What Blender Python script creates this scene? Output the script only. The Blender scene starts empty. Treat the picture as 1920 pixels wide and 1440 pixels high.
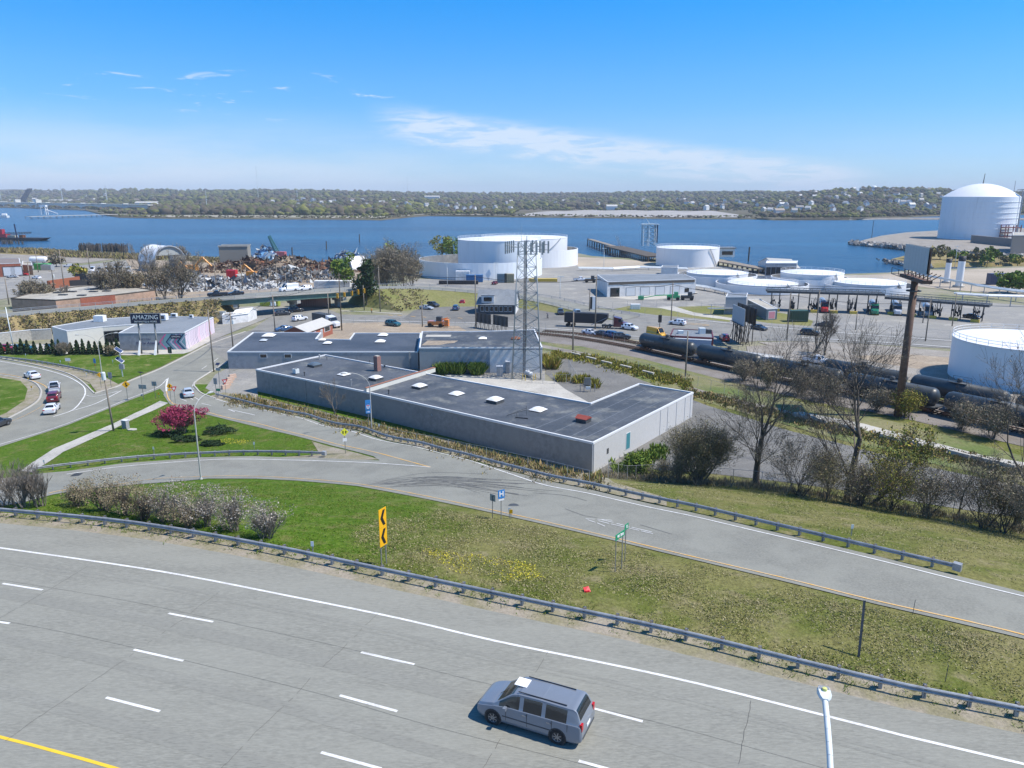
import bpy,bmesh,math,random
import numpy as np
from mathutils import Vector,Matrix,noise as mnoise
from mathutils.geometry import tessellate_polygon
R=math.radians
random.seed(7)
scene=bpy.context.scene
col=scene.collection
F=1420.0;HC=35.0;PITCH=math.atan(352.0/F)
# camera
cam_d=bpy.data.cameras.new("camera");cam=bpy.data.objects.new("camera",cam_d);col.objects.link(cam)
cam.location=(0,0,HC);cam.rotation_euler=(math.pi/2-PITCH,0,0)
cam_d.sensor_width=36.0;cam_d.lens=F/1920.0*36.0
cam_d.clip_start=0.5;cam_d.clip_end=60000
scene.camera=cam
# light
SUN_AZ=96.0
SUN_EL=56.0
sd=bpy.data.lights.new("sun",'SUN');sd.energy=4.6;sd.angle=R(0.53);sd.color=(1.0,0.94,0.85)
so=bpy.data.objects.new("sun",sd);col.objects.link(so)
sv=Vector((math.sin(R(SUN_AZ))*math.cos(R(SUN_EL)),math.cos(R(SUN_AZ))*math.cos(R(SUN_EL)),math.sin(R(SUN_EL))))
so.rotation_euler=sv.to_track_quat('Z','Y').to_euler();so.location=(60,20,120)
w=bpy.data.worlds.new("World");scene.world=w;w.use_nodes=True
nt=w.node_tree;nt.nodes.clear()
def N(nt,t,**k):
 n=nt.nodes.new(t)
 for a,b in k.items():
  if a=='ins':
   for i,v in b.items():n.inputs[i].default_value=v
  else:setattr(n,a,b)
 return n
def L(nt,a,b):nt.links.new(a,b)
sky=N(nt,'ShaderNodeTexSky',sky_type='NISHITA',sun_disc=False,sun_elevation=R(SUN_EL),sun_rotation=R(SUN_AZ),altitude=0.0,air_density=1.0,dust_density=0.1,ozone_density=2.0)
hs=N(nt,'ShaderNodeHueSaturation',ins={'Hue':0.5,'Saturation':1.12,'Value':1.0,'Fac':1.0})
sky_tint=N(nt,'ShaderNodeMix',data_type='RGBA',blend_type='MULTIPLY');sky_tint.inputs['Factor'].default_value=1.0
L(nt,sky.outputs[0],sky_tint.inputs[6]);L(nt,sky_tint.outputs[2],hs.inputs['Color'])
tc=N(nt,'ShaderNodeTexCoord');sp=N(nt,'ShaderNodeSeparateXYZ');L(nt,tc.outputs['Generated'],sp.inputs[0])
def M(nt,op,a,b=None,c=None):
 n=nt.nodes.new('ShaderNodeMath');n.operation=op
 for i,v in enumerate((a,b,c)):
  if v is None:continue
  if isinstance(v,(int,float)):n.inputs[i].default_value=v
  else:nt.links.new(v,n.inputs[i])
 return n.outputs[0]
def ramp(nt,fac,stops,interp='LINEAR'):
 n=nt.nodes.new('ShaderNodeValToRGB');n.color_ramp.interpolation=interp
 e=n.color_ramp.elements
 while len(e)<len(stops):e.new(0.5)
 for i,(p,c)in enumerate(stops):
  e[i].position=p;e[i].color=c if len(c)==4 else(*c,1)
 nt.links.new(fac,n.inputs[0]);return n.outputs[0]
def MR(nt,v,a,b,c=0.0,d=1.0):
 n=nt.nodes.new('ShaderNodeMapRange');n.interpolation_type='SMOOTHSTEP'
 nt.links.new(v,n.inputs[0]);n.inputs[1].default_value=a;n.inputs[2].default_value=b
 n.inputs[3].default_value=c;n.inputs[4].default_value=d;return n.outputs[0]
az=M(nt,'ARCTAN2',sp.outputs[0],sp.outputs[1])
el=M(nt,'ARCSINE',sp.outputs[2])
L(nt,ramp(nt,M(nt,'MULTIPLY',M(nt,'ABSOLUTE',el),1.6),[(0.0,(0.48,0.69,1.12)),(0.12,(0.50,0.74,1.12)),(0.22,(0.49,0.80,1.16)),(0.36,(0.42,0.86,1.30)),(1.0,(0.62,0.95,1.2))]),sky_tint.inputs[7])
cmb=N(nt,'ShaderNodeCombineXYZ');L(nt,M(nt,'MULTIPLY',az,2.6),cmb.inputs[0]);L(nt,M(nt,'MULTIPLY',el,16.0),cmb.inputs[1])
cn=N(nt,'ShaderNodeTexNoise',ins={'Scale':1.6,'Detail':9.0,'Roughness':0.6});L(nt,cmb.outputs[0],cn.inputs['Vector'])
cn2=N(nt,'ShaderNodeTexNoise',ins={'Scale':6.0,'Detail':8.0,'Roughness':0.65,'Distortion':0.6});L(nt,cmb.outputs[0],cn2.inputs['Vector'])
c_el=M(nt,'ADD',M(nt,'MULTIPLY',az,-0.13),0.071)
dev=M(nt,'ABSOLUTE',M(nt,'SUBTRACT',M(nt,'ADD',el,M(nt,'MULTIPLY',M(nt,'SUBTRACT',cn2.outputs[0],0.5),0.03)),c_el))
band=M(nt,'MULTIPLY',MR(nt,dev,0.006,0.027,1,0),M(nt,'MULTIPLY',MR(nt,az,-0.19,-0.10),MR(nt,az,0.36,0.46,1,0)))
band=M(nt,'MULTIPLY',band,MR(nt,cn2.outputs[0],0.38,0.60,0.25,0.95))
veil=M(nt,'MULTIPLY',MR(nt,el,0.0,0.115,1.0,0.0),MR(nt,az,-0.55,0.30,0.95,0.22))
veil=M(nt,'MULTIPLY',veil,MR(nt,cn.outputs[0],0.3,0.62,0.35,1.0))
wisp=M(nt,'MULTIPLY',MR(nt,cn2.outputs[0],0.575,0.68),M(nt,'MULTIPLY',M(nt,'MULTIPLY',MR(nt,el,0.08,0.11),MR(nt,el,0.155,0.12)),MR(nt,az,-0.1,-0.2)))
cf=M(nt,'MINIMUM',M(nt,'ADD',M(nt,'ADD',band,veil),M(nt,'MULTIPLY',wisp,0.7)),0.8)
cm=N(nt,'ShaderNodeMix',data_type='RGBA');L(nt,cf,cm.inputs['Factor']);L(nt,hs.outputs[0],cm.inputs[6]);cm.inputs[7].default_value=(5.4,6.1,7.1,1)
bg=N(nt,'ShaderNodeBackground',ins={'Strength':0.11});L(nt,cm.outputs[2],bg.inputs[0])
wo=N(nt,'ShaderNodeOutputWorld');L(nt,bg.outputs[0],wo.inputs[0])
vs=scene.view_settings;vs.view_transform='Standard';vs.look='None';vs.gamma=1.0;vs.exposure=0.42;vs.use_curve_mapping=False
scene.cycles.max_bounces=5;scene.cycles.diffuse_bounces=2;scene.cycles.glossy_bounces=2
scene.cycles.volume_bounces=0;scene.cycles.transparent_max_bounces=8
# pixel -> world
CP,SP=math.cos(PITCH),math.sin(PITCH)
def ray(px,py):
 a=(px-960.0);b=(720.0-py)
 return Vector((a,F*CP+b*SP,-F*SP+b*CP)).normalized()
def proj(p):
 x,y,z=p[0],p[1],p[2]-HC
 dep=y*CP-z*SP;u=y*SP+z*CP
 return 960+F*x/dep,720-F*u/dep
def PZ(px,py,z=0.0):
 d=ray(px,py);t=(z-HC)/d.z
 return Vector((d.x*t,d.y*t,z))
def top_z(P,py):
 b=720.0-py
 k=(-F*SP+b*CP)/(F*CP+b*SP)
 return HC+P[1]*k
 # terrain heights
ZH=11.7
edge_px=[(-420,938),(-200,950),(0,968),(250,993),(500,1036),(720,1083),(1000,1143),(1250,1196),(1500,1258),(1700,1306),(1920,1350),(2250,1424),(2700,1530)]
edge_w=[PZ(x,y,ZH)for x,y in edge_px]
EX=np.array([p.x for p in edge_w]);EY=np.array([p.y for p in edge_w])
def edge_y(x):return np.interp(x,EX,EY)
ctrl=[]
def cp(px,py,z):p=PZ(px,py,z);ctrl.append((p.x,p.y,z))
for p in edge_w:ctrl.append((p.x,p.y,ZH));ctrl.append((p.x,p.y-3,ZH))
for a in[(-100,925,2.0),(40,915,2.3),(120,905,2.5),(250,882,2.7),(377,880,3.0),(500,878,3.5),(600,878,4.0),(700,880,4.7),(805,890,5.5),(900,905,6.3),(1000,925,7.0),(1200,965,8.4),(1400,1010,9.5),(1600,1060,10.5),(1800,1115,11.1),(1960,1165,11.4),(2300,1300,11.7),(1112,912,7.2),(1300,956,8.5),(1500,1003,9.6),(1700,1050,10.5),(1900,1100,10.9),(350,735,0.0),(430,755,0.2),(500,772,0.8),(580,798,1.8),(650,825,3.0),(750,858,4.7),(800,835,4.4),(700,805,2.6),(600,782,1.2),(900,858,5.3),(1000,885,6.4),(60,884,2.3),(250,862,2.4),(450,850,2.9),(600,853,3.6),(0,890,1.3),(150,800,0.4),(300,830,1.5),(400,820,1.7),(300,780,0.5),(0,840,0.0),(100,800,0.0),(240,745,0.0),(0,770,0),(-150,800,0),(-150,860,0.3),(1240,905,1.8),(1415,912,2.2),(1600,938,2.2),(1800,972,2.4),(1960,1000,2.4),(2150,1040,2.4),(1160,880,0),(1300,850,0),(1500,870,0),(1600,893,0),(1800,915,0),(1960,935,0),(2200,960,0)]:cp(*a)
for i in range(9):
 t=i/8;p=PZ(480+632*t,745,0);a=PZ(480,746,0);b=PZ(1112,889,0)
 q=a.lerp(b,t);ctrl.append((q.x-0.5,q.y-0.5,0));ctrl.append((q.x+8,q.y+12,0))
for x in range(-150,171,20):
 for y in(132,150):ctrl.append((x,y,0.0))
C=np.array(ctrl);SC=50.0
P2=C[:,:2]/SC
def U(r2):return np.where(r2>1e-12,r2*np.log(r2+1e-12),0.0)
n=len(C);K=U(((P2[:,None]-P2[None])**2).sum(-1))+np.eye(n)*1e-3
Q=np.c_[np.ones(n),P2];A=np.zeros((n+3,n+3));A[:n,:n]=K;A[:n,n:]=Q;A[n:,:n]=Q.T
W=np.linalg.solve(A,np.r_[C[:,2],np.zeros(3)])
GX0,GX1,GY0,GY1,GS=-150.0,150.0,-30.0,141.0,1.5
gx=np.arange(GX0,GX1+0.01,GS);gy=np.arange(GY0,GY1+0.01,GS)
XX,YY=np.meshgrid(gx,gy,indexing='ij')
pts=np.c_[XX.ravel(),YY.ravel()]/SC
r2=((pts[:,None]-P2[None])**2).sum(-1)
ZZ=(U(r2)@W[:n]+W[n]+pts@W[n+1:]).reshape(XX.shape)
ZZ=np.clip(ZZ,0,ZH)
far=np.clip((134-YY)/14.0,0,1);ZZ=ZZ*far
lim=np.clip((ZZ-0.0)/0.5,0,1);ZZ=ZZ*(0.25+0.75*lim)
dE=YY-edge_y(XX)
bl=np.clip((dE-0.3)/5.0,0,1);bl=bl*bl*(3-2*bl)
ZZ=ZH*(1-bl)+ZZ*bl
def H(x,y):
 fx=(x-GX0)/GS;fy=(y-GY0)/GS
 if fx<0 or fy<0 or fx>=len(gx)-1 or fy>=len(gy)-1:return 0.0
 i=int(fx);j=int(fy);u=fx-i;v=fy-j
 return float((ZZ[i,j]*(1-u)+ZZ[i+1,j]*u)*(1-v)+(ZZ[i,j+1]*(1-u)+ZZ[i+1,j+1]*u)*v)
def G(px,py):
 d=ray(px,py);o=Vector((0,0,HC));t0=5.0
 tmax=(HC+0.0)/max(1e-6,-d.z)
 t=(HC-ZH)/-d.z*0.98;prev=t
 if t>230:return PZ(px,py,0)
 while t<tmax+2:
  p=o+d*t
  if p.z<=H(p.x,p.y)+1e-4:break
  prev=t;t+=0.4
 else:return PZ(px,py,0)
 a,b=prev,t
 for _ in range(12):
  m=(a+b)/2;p=o+d*m
  if p.z<=H(p.x,p.y):b=m
  else:a=m
 p=o+d*b
 if p.y>139:return PZ(px,py,0)
 return Vector((p.x,p.y,H(p.x,p.y)))
 # objects
def tag(o,label=None,cat=None,group=None,kind=None):
 if label:o['label']=label
 if cat:o['category']=cat
 if group:o['group']=group
 if kind:o['kind']=kind
 return o
def link(name,me,mats,parent=None,loc=None,rot=None,smooth=False):
 o=bpy.data.objects.new(name,me);col.objects.link(o)
 if mats is not None:
  if not isinstance(mats,(list,tuple)):mats=[mats]
  if len(me.materials)==0:
   for m in mats:me.materials.append(m)
 if parent:o.parent=parent
 if loc is not None:o.location=loc
 if rot is not None:o.rotation_euler=rot
 if smooth:
  for p in me.polygons:p.use_smooth=True
 return o
def empty(name,label,cat,loc=(0,0,0),rz=0.0,group=None):
 o=bpy.data.objects.new(name,None);col.objects.link(o);o.empty_display_size=0.2
 o.location=loc;o.rotation_euler=(0,0,rz);tag(o,label,cat,group);return o
def copy_tree(o,parent=None,loc=None,rz=None,label=None):
 c=o.copy();col.objects.link(c);c.parent=parent
 if loc is not None:c.location=loc
 if rz is not None:c.rotation_euler=(0,0,rz)
 if label:c['label']=label
 for ch in list(o.children):copy_tree(ch,c)
 return c
class MB:
 """collects faces for one mesh"""
 def __init__(s):s.v=[];s.f=[];s.m=[];s.mi=0
 def add(s,vs,fs):
  b=len(s.v);s.v.extend([tuple(v)for v in vs])
  for f in fs:s.f.append(tuple(b+i for i in f));s.m.append(s.mi)
 def box(s,x0,x1,y0,y1,z0,z1):
  s.add([(x0,y0,z0),(x1,y0,z0),(x1,y1,z0),(x0,y1,z0),(x0,y0,z1),(x1,y0,z1),(x1,y1,z1),(x0,y1,z1)],[(0,3,2,1),(4,5,6,7),(0,1,5,4),(1,2,6,5),(2,3,7,6),(3,0,4,7)])
 def cbox(s,c,sz,mat=None):
  hx,hy,hz=sz[0]/2,sz[1]/2,sz[2]/2
  vs=[Vector((x,y,z))for x,y,z in((-hx,-hy,-hz),(hx,-hy,-hz),(hx,hy,-hz),(-hx,hy,-hz),(-hx,-hy,hz),(hx,-hy,hz),(hx,hy,hz),(-hx,hy,hz))]
  if mat is not None:vs=[mat@v for v in vs]
  c=Vector(c)
  s.add([v+c for v in vs],[(0,3,2,1),(4,5,6,7),(0,1,5,4),(1,2,6,5),(2,3,7,6),(3,0,4,7)])
 def tube(s,a,b,r0,r1=None,n=6,cap=True):
  a=Vector(a);b=Vector(b);r1=r0 if r1 is None else r1
  d=(b-a)
  if d.length<1e-6:return
  d.normalize();u=d.orthogonal().normalized();w_=d.cross(u)
  vs=[]
  for c,r in((a,r0),(b,r1)):
   for k in range(n):
    t=2*math.pi*k/n;vs.append(c+(u*math.cos(t)+w_*math.sin(t))*r)
  fs=[(k,(k+1)%n,n+(k+1)%n,n+k)for k in range(n)]
  if cap:fs+=[tuple(reversed(range(n))),tuple(range(n,2*n))]
  s.add(vs,fs)
 def path(s,ps,r,n=6):
  for a,b in zip(ps,ps[1:]):s.tube(a,b,r,r,n,False)
 def lathe(s,prof,n=24,c=(0,0,0),axis='Z',cap=False):
  vs=[];c=Vector(c)
  for(r,z)in prof:
   for k in range(n):
    t=2*math.pi*k/n;x,y=r*math.cos(t),r*math.sin(t)
    vs.append(c+(Vector((x,y,z))if axis=='Z' else Vector((x,z,y))if axis=='Y' else Vector((z,x,y))))
  fs=[]
  for i in range(len(prof)-1):
   for k in range(n):
    q=(i*n+k,i*n+(k+1)%n,(i+1)*n+(k+1)%n,(i+1)*n+k)
    fs.append(q if axis!='Y' else tuple(reversed(q)))
  if cap:fs+=[tuple(range(n)),tuple((len(prof)-1)*n+k for k in range(n))]
  s.add(vs,fs)
 def prism(s,poly,z0,z1,top=True,bottom=False,sides=True):
  n=len(poly);vs=[(p[0],p[1],z0)for p in poly]+[(p[0],p[1],z1)for p in poly];fs=[]
  ar=sum(poly[i][0]*poly[(i+1)%n][1]-poly[(i+1)%n][0]*poly[i][1]for i in range(n))
  for i in range(n):
   j=(i+1)%n
   if sides:fs.append((i,j,n+j,n+i)if ar>0 else(j,i,n+i,n+j))
  tri=tessellate_polygon([[Vector((p[0],p[1],0))for p in poly]])
  for t in tri:
   a,b,c=[Vector((poly[q][0],poly[q][1],0))for q in t]
   up=(b-a).cross(c-a).z>0;t=t if up else t[::-1]
   if top:fs.append(tuple(n+q for q in t))
   if bottom:fs.append(tuple(reversed(t)))
  s.add(vs,fs)
 def build(s,name,mats,parent=None,loc=None,rot=None,smooth=False,kind=None):
  me=bpy.data.meshes.new(name);me.from_pydata(s.v,[],s.f)
  if isinstance(mats,(list,tuple))and len(mats)>1:
   for m in mats:me.materials.append(m)
   me.polygons.foreach_set('material_index',s.m)
  me.update()
  o=link(name,me,mats,parent,loc,rot,smooth)
  if kind:o['kind']=kind
  return o
def quads_mesh(name,V,nper,mat,smooth=False):
 """V: (k*nper,3) numpy vertices, faces of nper corners each"""
 me=bpy.data.meshes.new(name);k=len(V)//nper
 me.vertices.add(len(V));me.vertices.foreach_set('co',np.asarray(V,dtype=np.float32).ravel())
 me.loops.add(k*nper);me.loops.foreach_set('vertex_index',np.arange(k*nper,dtype=np.int32))
 me.polygons.add(k);me.polygons.foreach_set('loop_start',np.arange(0,k*nper,nper,dtype=np.int32))
 me.polygons.foreach_set('loop_total',np.full(k,nper,dtype=np.int32))
 me.update(calc_edges=True)
 return me
 # materials
MATS={}
def pm(name,c,var=0.18,scale=1.0,rough=0.8,bump=0.0,bscale=None,metal=0.0,c2=None,c3=None,big=0.0,bigscale=0.08,spec=0.5,stretch=None,detail=6.0,lo=0.35,hi=0.65,emis=None,world=True):
 """base colour with fine noise, an optional second colour in patches, optional relief"""
 m=bpy.data.materials.new(name);m.use_nodes=True;t=m.node_tree;b=t.nodes['Principled BSDF']
 tcn=t.nodes.new('ShaderNodeTexCoord');geo=t.nodes.new('ShaderNodeNewGeometry');vec=geo.outputs['Position']if world else tcn.outputs['Object']
 if stretch:
  mp=t.nodes.new('ShaderNodeMapping');L(t,vec,mp.inputs[0]);mp.inputs['Rotation'].default_value=(0,0,stretch[3]if len(stretch)>3 else 0);mp.inputs['Scale'].default_value=stretch[:3];vec=mp.outputs[0]
 nz=N(t,'ShaderNodeTexNoise',ins={'Scale':scale,'Detail':detail,'Roughness':0.65});L(t,vec,nz.inputs['Vector'])
 c=tuple(c);d=tuple(max(0,x*(1-var))for x in c);e=tuple(min(1,x*(1+var))for x in c)
 out=ramp(t,nz.outputs[0],[(lo-0.1,d),(0.5,c),(hi+0.1,e)])
 for q,(cc,s)in enumerate(((c2,bigscale),(c3,bigscale*3.1))):
  if cc is None:continue
  n2=N(t,'ShaderNodeTexNoise',ins={'Scale':s,'Detail':7.0,'Roughness':0.62,'Distortion':0.3});mp2=N(t,'ShaderNodeMapping');mp2.inputs['Location'].default_value=(17.3*(q+1),5.1,0)
  L(t,vec,mp2.inputs[0]);L(t,mp2.outputs[0],n2.inputs['Vector'])
  f=MR(t,n2.outputs[0],lo if q==0 else 0.5,hi if q==0 else 0.72)
  fine=MR(t,nz.outputs[0],0.25,0.75,0.75,1.25)
  mx=N(t,'ShaderNodeMix',data_type='RGBA');L(t,f,mx.inputs['Factor']);L(t,out,mx.inputs[6])
  mm=N(t,'ShaderNodeMix',data_type='RGBA',blend_type='MULTIPLY');mm.inputs['Factor'].default_value=1.0;mm.inputs[6].default_value=(*cc,1)
  cb=N(t,'ShaderNodeCombineColor');[L(t,fine,cb.inputs[i])for i in range(3)];L(t,cb.outputs[0],mm.inputs[7])
  L(t,mm.outputs[2],mx.inputs[7]);out=mx.outputs[2]
 L(t,out,b.inputs['Base Color'])
 b.inputs['Roughness'].default_value=rough;b.inputs['Metallic'].default_value=metal;b.inputs['Specular IOR Level'].default_value=spec
 if bump:
  nb=N(t,'ShaderNodeTexNoise',ins={'Scale':bscale or scale*2,'Detail':5.0});L(t,vec,nb.inputs['Vector'])
  bp=N(t,'ShaderNodeBump',ins={'Strength':1.0,'Distance':bump});L(t,nb.outputs[0],bp.inputs['Height']);L(t,bp.outputs[0],b.inputs['Normal'])
 m['out']=0;MATS[name]=m;return m
def island(name,stops,rough=0.8,spec=0.3,trans=0.0):
 """colour chosen per loose piece of the mesh"""
 m=bpy.data.materials.new(name);m.use_nodes=True;t=m.node_tree;b=t.nodes['Principled BSDF']
 g=t.nodes.new('ShaderNodeNewGeometry');k=len(stops)
 o=ramp(t,g.outputs['Random Per Island'],[(i/k,c)for i,c in enumerate(stops)],'CONSTANT' if k>2 else 'LINEAR')
 L(t,o,b.inputs['Base Color']);b.inputs['Roughness'].default_value=rough;b.inputs['Specular IOR Level'].default_value=spec
 MATS[name]=m;return m
 # material library
m_hwy=pm('highway_concrete',(0.248,0.246,0.212),var=0.16,scale=9.0,rough=0.9,bump=0.01,bscale=30,c2=(0.220,0.218,0.188),bigscale=0.25,stretch=(0.35,1.6,1,R(19)))
m_ramp=pm('ramp_asphalt',(0.238,0.236,0.202),var=0.14,scale=7.0,rough=0.9,bump=0.01,bscale=25,c2=(0.20,0.198,0.17),bigscale=0.3)
m_road=pm('old_asphalt',(0.235,0.228,0.208),var=0.14,scale=2.5,rough=0.9,c2=(0.19,0.185,0.17),c3=(0.155,0.15,0.14),bigscale=0.09)
m_lot=pm('worn_lot',(0.26,0.25,0.225),var=0.16,scale=2.0,rough=0.92,c2=(0.22,0.215,0.205),c3=(0.36,0.34,0.30),bigscale=0.05)
m_lotdk=pm('lot_asphalt_dark',(0.14,0.136,0.125),var=0.2,scale=3.0,rough=0.9,c2=(0.18,0.174,0.16),bigscale=0.12,c3=(0.10,0.10,0.10))
m_conc=pm('concrete',(0.46,0.44,0.39),var=0.12,scale=2.5,rough=0.88,c2=(0.38,0.36,0.32),bigscale=0.2)
m_kerb=pm('kerb_concrete',(0.42,0.40,0.36),var=0.15,scale=4,rough=0.9)
m_dirt=pm('dirt',(0.34,0.27,0.19),var=0.25,scale=2.0,rough=0.95,c2=(0.27,0.22,0.165),c3=(0.40,0.34,0.26),bigscale=0.06)
m_sand=pm('sand',(0.40,0.34,0.265),var=0.15,scale=1.5,rough=0.95,c2=(0.33,0.28,0.215),bigscale=0.03)
m_gravel=pm('gravel',(0.30,0.275,0.24),var=0.35,scale=5.0,rough=0.95,bump=0.05,bscale=6,c2=(0.22,0.195,0.165),bigscale=0.15)
m_ballast=pm('ballast',(0.22,0.20,0.185),var=0.35,scale=6.0,rough=0.95,bump=0.05,c2=(0.17,0.15,0.13),bigscale=0.2)
m_verge=pm('verge_gravel',(0.30,0.26,0.205),var=0.3,scale=6.0,rough=0.95,bump=0.03,bscale=12,c2=(0.21,0.19,0.11),bigscale=0.5)
m_base=pm('rough_ground',(0.24,0.22,0.16),var=0.25,scale=1.5,rough=0.95,c2=(0.16,0.17,0.075),c3=(0.30,0.27,0.2),bigscale=0.05)
GR1=(0.060,0.115,0.008);GR2=(0.215,0.205,0.085)
m_grass=pm('lawn_grass',GR1,var=0.38,scale=3.5,rough=0.95,bump=0.08,bscale=7,c2=(0.12,0.165,0.035),c3=(0.20,0.195,0.075),bigscale=0.16,spec=0.1,lo=0.42,hi=0.68)
m_meadow=pm('meadow_grass',(0.185,0.185,0.075),var=0.32,scale=3.5,rough=0.95,bump=0.08,bscale=7,c2=(0.10,0.145,0.030),c3=(0.26,0.22,0.115),bigscale=0.11,spec=0.1,lo=0.42,hi=0.62)
m_bankgrass=pm('bank_grass',(0.17,0.18,0.06),var=0.25,scale=1.6,rough=0.95,c2=(0.21,0.20,0.09),bigscale=0.08,spec=0.1)
m_drygrass=pm('dry_grass',(0.30,0.235,0.115),var=0.35,scale=1.6,rough=0.95,bump=0.2,bscale=2,c2=(0.20,0.175,0.065),c3=(0.24,0.18,0.12),bigscale=0.1,spec=0.1)
m_track=pm('trackside_grass',(0.22,0.20,0.11),var=0.3,scale=2.0,rough=0.95,c2=(0.12,0.155,0.05),bigscale=0.09,spec=0.1)
m_white=pm('road_paint_white',(0.72,0.72,0.70),var=0.1,scale=8,rough=0.7,c2=(0.58,0.57,0.55),bigscale=1.2)
m_orange=pm('road_paint_amber',(0.72,0.40,0.08),var=0.15,scale=8,rough=0.7,c2=(0.55,0.40,0.22),bigscale=1.0)
m_galv=pm('galvanised_steel',(0.43,0.44,0.45),var=0.15,scale=3,rough=0.5,metal=0.35,c2=(0.33,0.34,0.35),bigscale=0.8)
m_post=pm('steel_post',(0.22,0.22,0.21),var=0.2,scale=5,rough=0.6,metal=0.3)
m_wood=pm('weathered_wood',(0.235,0.20,0.16),var=0.25,scale=3,rough=0.9)
m_wooddk=pm('creosote_wood',(0.09,0.075,0.06),var=0.3,scale=3,rough=0.9)
m_lamp=pm('lamp_grey_paint',(0.42,0.42,0.40),var=0.08,scale=3,rough=0.5)
m_lampw=pm('lamp_pale_paint',(0.62,0.66,0.66),var=0.06,scale=3,rough=0.45)
m_black=pm('black_metal',(0.025,0.026,0.03),var=0.2,scale=3,rough=0.6)
m_dark=pm('dark_steel',(0.06,0.065,0.07),var=0.25,scale=2,rough=0.6)
m_wht=pm('white_paint',(0.80,0.80,0.79),var=0.04,scale=1.0,rough=0.45,c2=(0.76,0.76,0.75),bigscale=0.08)
m_tank=pm('tank_white',(0.80,0.80,0.80),var=0.02,scale=0.5,rough=0.42,c2=(0.70,0.69,0.67),bigscale=0.35,stretch=(1,1,.12),lo=.55,hi=.85)
m_tankpale=pm('tank_pale_blue',(0.78,0.82,0.85),var=0.03,scale=0.35,rough=0.45,stretch=(1,1,.15),c2=(0.68,0.70,0.71),bigscale=.3,lo=.52,hi=.85)
m_tankin=pm('containment_inside',(0.20,0.21,0.22),var=0.25,scale=0.6,rough=0.8,c2=(0.3,0.29,0.27),bigscale=0.1)
m_wallg=pm('grey_block_wall',(0.275,0.272,0.265),var=0.05,scale=1.2,rough=0.85,c2=(0.25,0.25,0.25),bigscale=0.12)
m_wallb=pm('blue_grey_wall',(0.33,0.34,0.355),var=0.05,scale=1.2,rough=0.85,c2=(0.30,0.315,0.34),bigscale=0.12)
m_wallw=pm('white_wall',(0.70,0.70,0.69),var=0.06,scale=1.0,rough=0.8,c2=(0.58,0.58,0.58),bigscale=0.25,hi=0.75)
m_wallcream=pm('cream_wall',(0.62,0.61,0.55),var=0.05,scale=1.0,rough=0.8)
m_trim=pm('trim_white',(0.66,0.67,0.68),var=0.06,scale=2,rough=0.6)
m_roof=pm('tar_roof',(0.046,0.056,0.070),var=0.25,scale=2.2,rough=0.75,c2=(0.085,0.095,0.11),c3=(0.17,0.175,0.165),bigscale=0.09,lo=0.4,hi=0.62)
m_roof2=pm('felt_roof',(0.042,0.056,0.078),var=0.2,scale=2.0,rough=0.7,c2=(0.075,0.09,0.115),bigscale=0.12)
m_roofseam=pm('roof_seam',(0.16,0.18,0.20),var=0.3,scale=3,rough=0.7)
m_roofpale=pm('pale_metal_roof',(0.50,0.48,0.44),var=0.06,scale=1,rough=0.5)
m_rooftan=pm('gravel_roof',(0.36,0.33,0.27),var=0.15,scale=1.2,rough=0.9,c2=(0.42,0.40,0.35),bigscale=0.07,c3=(0.22,0.21,0.2))
m_roofgrey=pm('grey_roof',(0.22,0.24,0.26),var=0.12,scale=1.2,rough=0.7,c2=(0.17,0.19,0.21),bigscale=0.1)
m_brick=pm('red_brick',(0.36,0.115,0.065),var=0.25,scale=3,rough=0.9,c2=(0.27,0.09,0.06),bigscale=0.3)
m_brickpink=pm('pink_stucco',(0.48,0.31,0.22),var=0.12,scale=1,rough=0.9,c2=(0.38,0.26,0.19),bigscale=0.15)
m_rust=pm('rusty_iron',(0.23,0.085,0.04),var=0.4,scale=1.2,rough=0.9,c2=(0.12,0.055,0.035),bigscale=0.25)
m_rustpole=pm('rusty_brown_pole',(0.105,0.062,0.045),var=0.3,scale=1.5,rough=0.8,c2=(0.15,0.085,0.055),bigscale=0.4)
m_glass=pm('dark_glass',(0.012,0.016,0.02),var=0.2,scale=1,rough=0.08,spec=0.7)
m_tyre=pm('tyre_rubber',(0.02,0.02,0.02),var=0.2,scale=5,rough=0.9)
m_rim=pm('alloy_rim',(0.35,0.36,0.38),var=0.1,scale=5,rough=0.35,metal=0.7)
m_red=pm('lamp_lens_red',(0.45,0.01,0.015),var=0.1,scale=5,rough=0.25)
m_lens=pm('lamp_lens_clear',(0.6,0.62,0.65),var=0.05,scale=5,rough=0.15)
m_tankcar=pm('tank_car_black',(0.028,0.036,0.042),var=0.25,scale=1.2,rough=0.42,c2=(0.045,0.055,0.062),bigscale=0.3)
m_green=pm('girder_green',(0.075,0.16,0.13),var=0.15,scale=1,rough=0.6,c2=(0.10,0.17,0.14),bigscale=0.2)
m_signy=pm('sign_yellow',(0.82,0.42,0.01),var=0.03,scale=2,rough=0.45)
m_signfl=pm('sign_fluorescent',(0.80,0.78,0.04),var=0.03,scale=2,rough=0.45)
m_signblk=pm('sign_black',(0.012,0.012,0.012),var=0.1,scale=2,rough=0.5)
m_signgrn=pm('sign_green',(0.01,0.27,0.13),var=0.05,scale=2,rough=0.45)
m_signblue=pm('sign_blue',(0.03,0.22,0.55),var=0.05,scale=2,rough=0.45)
m_signred=pm('sign_red',(0.60,0.02,0.03),var=0.05,scale=2,rough=0.45)
m_signwht=pm('sign_white',(0.82,0.82,0.82),var=0.03,scale=2,rough=0.45)
m_signback=pm('sign_back',(0.36,0.38,0.40),var=0.08,scale=2,rough=0.5,metal=0.3)
m_navy=pm('navy_panel',(0.012,0.018,0.06),var=0.1,scale=2,rough=0.5)
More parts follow.
